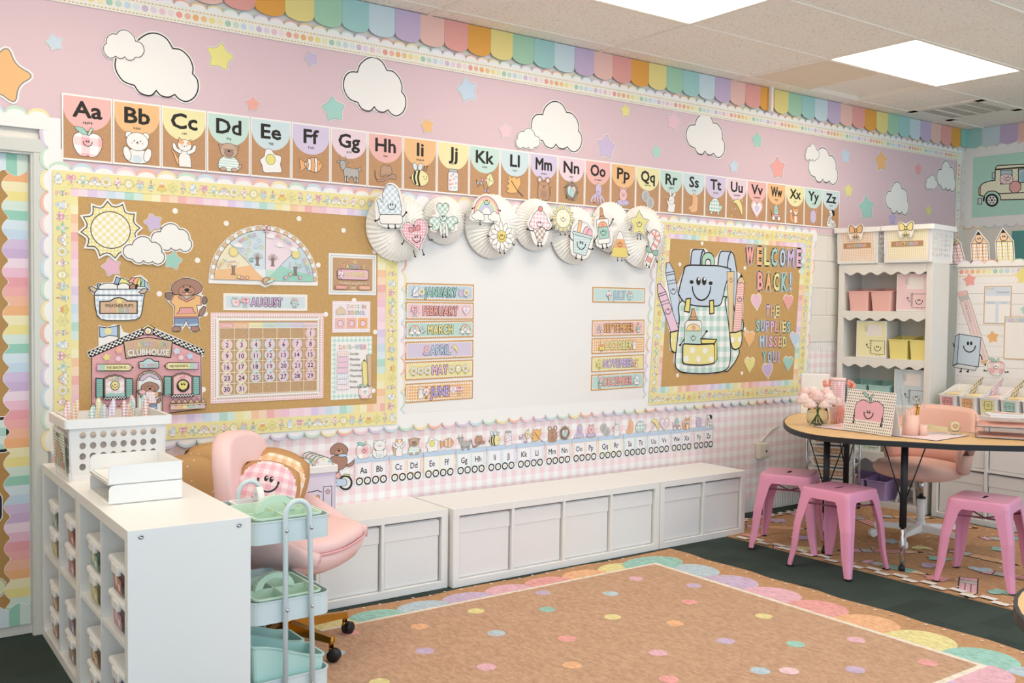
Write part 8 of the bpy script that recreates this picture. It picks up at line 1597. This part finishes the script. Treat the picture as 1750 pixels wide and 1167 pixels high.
# ============================================================ PARTITION BOARD FACE
PX = 1.952; FP = FRAME_X(PX); ZP = lambda pts: [(-q[0], q[1]) for q in (XW(1610+x/4.171, 380+y/4.171, PX) for x, y in pts)]
L0 = .71; L1 = 2.3; a = Art(); a.z = .0002; ztop = 1.795
for k in range(14):
    z = ztop-.14-k*.075; 
    if k % 3 == 0:
        for i in range(60): a.poly(rect(L0+.01+i*.026, z, L0+.024+i*.026, z+.003), '#c7b9b4', up=False)
    else: a.poly(rect(L0+.005, z, L1, z+.0028), '#b9b2ae', up=(k == 1))
tag(sheet('lined_paper_cover', rect(L0, .76, L1, ztop), a, FP, .001, .001, '#f3f0ee'), 'white lined paper covering the board above the book bins', 'paper')
a = Art()
for k in range(34): a.poly(ell(L0+.025+k*.042, ztop-.055, .0165, .0165, 12), DC[k % 14], up=(k == 0))
a.z += .0001
for k in range(80): a.poly(rect(L0+.01+k*.02, ztop-.025, L0+.021+k*.02, ztop-.0205), '#c99a5c', up=False); a.poly(rect(L0+.01+k*.02, ztop-.09, L0+.021+k*.02, ztop-.0855), '#c99a5c', up=False)
tag(sheet('dotted_border', rect(L0, ztop-.1, L1, ztop-.012), a, FP, .0022, .0008, '#f3efe6'), 'cream pastel-dotted border strip below the pencil cut-outs', 'border')
pts = [(L0, ztop-.02)]+[(L1, ztop-.02)]; n = 16; w_ = (L1-L0)/n
for i in range(n-1, -1, -1): pts += [(L0+(i+.5)*w_+w_/2*cos(q*pi/8), ztop+.03*sin(q*pi/8)) for q in range(8)]
pts.append((L0, ztop)); a = Art(.00005)
for i in range(n): a.poly([(L0+(i+.5)*w_+w_/2*cos(q*pi/10), ztop+.03*sin(q*pi/10)) for q in range(11)]+[(L0+(i+.5)*w_-(w_/2-.006)*cos(q*pi/10), ztop+.022*sin(q*pi/10)) for q in range(11)], RB[(i+4) % 6], up=(i == 0))
tag(sheet('scalloped_border', pts, a, FP, .0125, .001, '#f3f1ee'), 'white cloud-edged strip in front of the pencil cut-outs', 'border')
def pcut(pts, c, label, n0):
    a = Art(); tip, sl, sr, br, bl_ = [ZP([p])[0] for p in pts]; a.blob([sl, sr, br, bl_], c, .004, INK, 'ging15'); a.blob([tip, sr, sl], '#ecc79c', .004); m = lambda A, B, t: (A[0]+(B[0]-A[0])*t, A[1]+(B[1]-A[1])*t)
    a.poly([tip, m(tip, sr, .3), m(tip, sl, .3)], INK)
    for t in (.33, .67): a.line([m(sl, sr, t), m(bl_, br, t)], .003)
    fc = m(m(sl, sr, .5), tip, .32); face(a, fc[0], fc[1], .052)
    for s_, (A, B) in ((-1, (sl, bl_)), (1, (sr, br))): q = m(A, B, .8); a.line([q, (q[0]+s_*.022, q[1]-.03)], .007); a.poly(ell(q[0]+s_*.024, q[1]-.032, .008, .007, 8), INK)
    tag(sheet('paper_pencil', off([tip, sr, br, bl_, sl], .008), a, FP, n0, .0018, WHITE), label, 'paper pencil', 'gingham paper pencils along the board top')
pcut([(60, 92), (28, 182), (132, 150), (170, 300), (60, 300)], '#eea3a3', 'red gingham paper pencil, leftmost above the lined board', .008)
pcut([(262, 65), (215, 152), (332, 150), (338, 300), (225, 300)], '#f0ad5e', 'orange gingham paper pencil above the lined board', .008)
pcut([(438, 50), (390, 138), (508, 135), (518, 300), (400, 300)], '#efe07c', 'yellow gingham paper pencil above the lined board', .008)
def pposter(x0, y0, x1, y1, a, label, nm, col='#d9b27c', n0=.0022):
    p, q = ZP([(x0, y1)])[0], ZP([(x1, y0)])[0]; tag(sheet(nm, rect(p[0], p[1], q[0], q[1]), a, FP, n0, .001, col), label, 'poster')
p, q = ZP([(295, 722)])[0], ZP([(500, 452)])[0]; a = Art(); w, h = q[0]-p[0], q[1]-p[1]; R_ = lambda u0, v0, u1, v1: rect(p[0]+u0*w, p[1]+v0*h, p[0]+u1*w, p[1]+v1*h)
a.poly(R_(.03, .02, .97, .98), '#d3e0ee'); a.poly(R_(.05, .6, .95, .74), '#f6f4f1'); a.poly(R_(.05, .04, .44, .52), '#f6f4f1'); a.poly(R_(.54, .04, .95, .52), '#f6f4f1'); a.word('TODAY', p[0]+w*.22, p[1]+h*.93, .014, [CO, OR, YE, AQ, LA], w*.32, .01, .012, '#7a7066'); a.text('THURSDAY', p[0]+w*.68, p[1]+h*.83, .012, '#8a96a8', .01, w*.5); a.text('MORNING', p[0]+w*.24, p[1]+h*.555, .008, '#8a96a8', .01); a.text('TODAY', p[0]+w*.74, p[1]+h*.555, .008, '#8a96a8', .01); pposter(295, 452, 500, 722, a, 'small pale blue TODAY planner poster on the lined board', 'planner_poster')
p, q = ZP([(440, 972)])[0], ZP([(440+330, 695-20)])[0]; a = Art(); w, h = q[0]-p[0], q[1]-p[1]; a.poly(R_(.02, .02, .98, .98), '#f5f2ef'); a.poly(R_(.02, .86, .98, .97), '#c9d6ea'); a.word('CLASS LIST', p[0]+w*.42, p[1]+h*.915, .022, [CO, OR, YE, AQ, BL_, LA], w*.66, .01, .012, '#7a7066'); pposter(440, 675, 770, 972, a, 'blank CLASS LIST poster at the right edge of the lined board', 'class_list_poster', n0=.0045)
def fstar(x, y, R_, c, l_): q = ZP([(x, y)])[0]; P_ = starp(q[0], q[1], R_, .15); a = Art(); a.poly(P_, c); tag(sheet('paper_star', off(P_, .004), a, FP, .0022, .001, WHITE), l_, 'paper star', 'paper stars on the lined board')
fstar(198, 412, .05, '#ee9a92', 'coral paper star on the lined board'); fstar(580, 380, .06, '#ecdf76', 'yellow paper star at the right of the lined board'); fstar(362, 818, .045, '#efb057', 'orange paper star on the lined board'); fstar(590, 622, .03, '#9fd3c8', 'small aqua paper star at the right edge')
a = Art(); a.blob(ZP([(110, 500), (178, 485), (336, 975), (318, 1028), (270, 992)]), '#f0d4d4', .003, '#6f6660'); a.poly(ZP([(110, 500), (178, 485), (186, 515), (120, 532)]), '#efb9b4'); a.poly(ZP([(120, 532), (188, 512), (200, 545), (132, 568)]), '#bcb9b6'); a.line(ZP([(155, 560), (290, 985)]), .002, '#8a8076'); a.line(ZP([(180, 552), (312, 980)]), .002, '#8a8076'); a.poly(ZP([(270, 992), (336, 975), (318, 1028)]), '#d9b27c'); a.poly(ZP([(300, 1010), (328, 1002), (318, 1028)]), INK)
c_ = ZP([(187, 637)])[0]; a.text('THINK POSITIVE', c_[0], c_[1], .016, '#a08a88', .008, .155, rot=-1.28); tag(sheet('paper_pencil', off(ZP([(110, 500), (178, 485), (336, 975), (318, 1028), (270, 992)]), .004), a, FP, .0022, .001, WHITE), 'long pale pink paper pencil leaning on the lined board', 'paper pencil')
a = Art(); a.line(ZP([(80, 860), (90, 890), (100, 902)]), .008); a.line(ZP([(268, 935), (285, 960), (288, 980)]), .008)
for x in (138, 188): a.line(ZP([(x, 1020), (x, 1060)]), .008); a.poly(ZP(ell(x-4, 1063, 10, 6, 8)), INK)
a.blob(ZP([(78, 1022), (130, 1005), (250, 1030), (240, 1055), (85, 1032)]), '#d9dde0', .004); a.blob(ZP([(125, 795), (280, 820), (262, 1030), (108, 1005)]), '#c6d8e8', .005); a.blob(ZP([(125, 795), (108, 1005), (78, 1022), (98, 808)]), '#b3cadc', .005)
for x in (187, 210): a.poly(ZP(ell(x, 862, 9, 14, 10)), INK)
a.line(ZP(ell(198, 878, 42, 46, 16, 0, pi)), .008); tag(sheet('paper_book', off(ZP([(98, 800), (125, 790), (284, 818), (264, 1032), (242, 1058), (78, 1030)]), .004), a, FP, .0035, .001, WHITE), 'pale blue smiling paper book on the lined board', 'paper cutout')
a = Art(); q = ZP([(387, 1030)])[0]; limbs(a, [(q[0]-.05, q[1], q[0]-.085, q[1]-.03), (q[0]+.05, q[1], q[0]+.085, q[1]-.03)], [], .006); a.poly(ell(q[0], q[1], .07, .06, 18), '#f0e6e2'); a.z += .0001; stamp(a, PIC['apple'], place(q[0], q[1], .13)); tag(sheet('paper_apple', ell(q[0], q[1], .075, .068, 20), a, FP, .0035, .001, WHITE), 'red gingham smiling paper apple on the lined board', 'paper cutout')

q = W(1311, 168); t = thing('wire_cover', 'small white cord cover hanging on the pastel awning', 'cord cover', (q[0], -.02, q[1]))
MB().box(-.012, .012, -.03, 0, -.1, .12, .004, 2).build('cover', 'white_plastic', t); MB().box(-.02, .02, -.036, 0, .1, .125, .004, 2).build('clip', 'white_plastic', t)
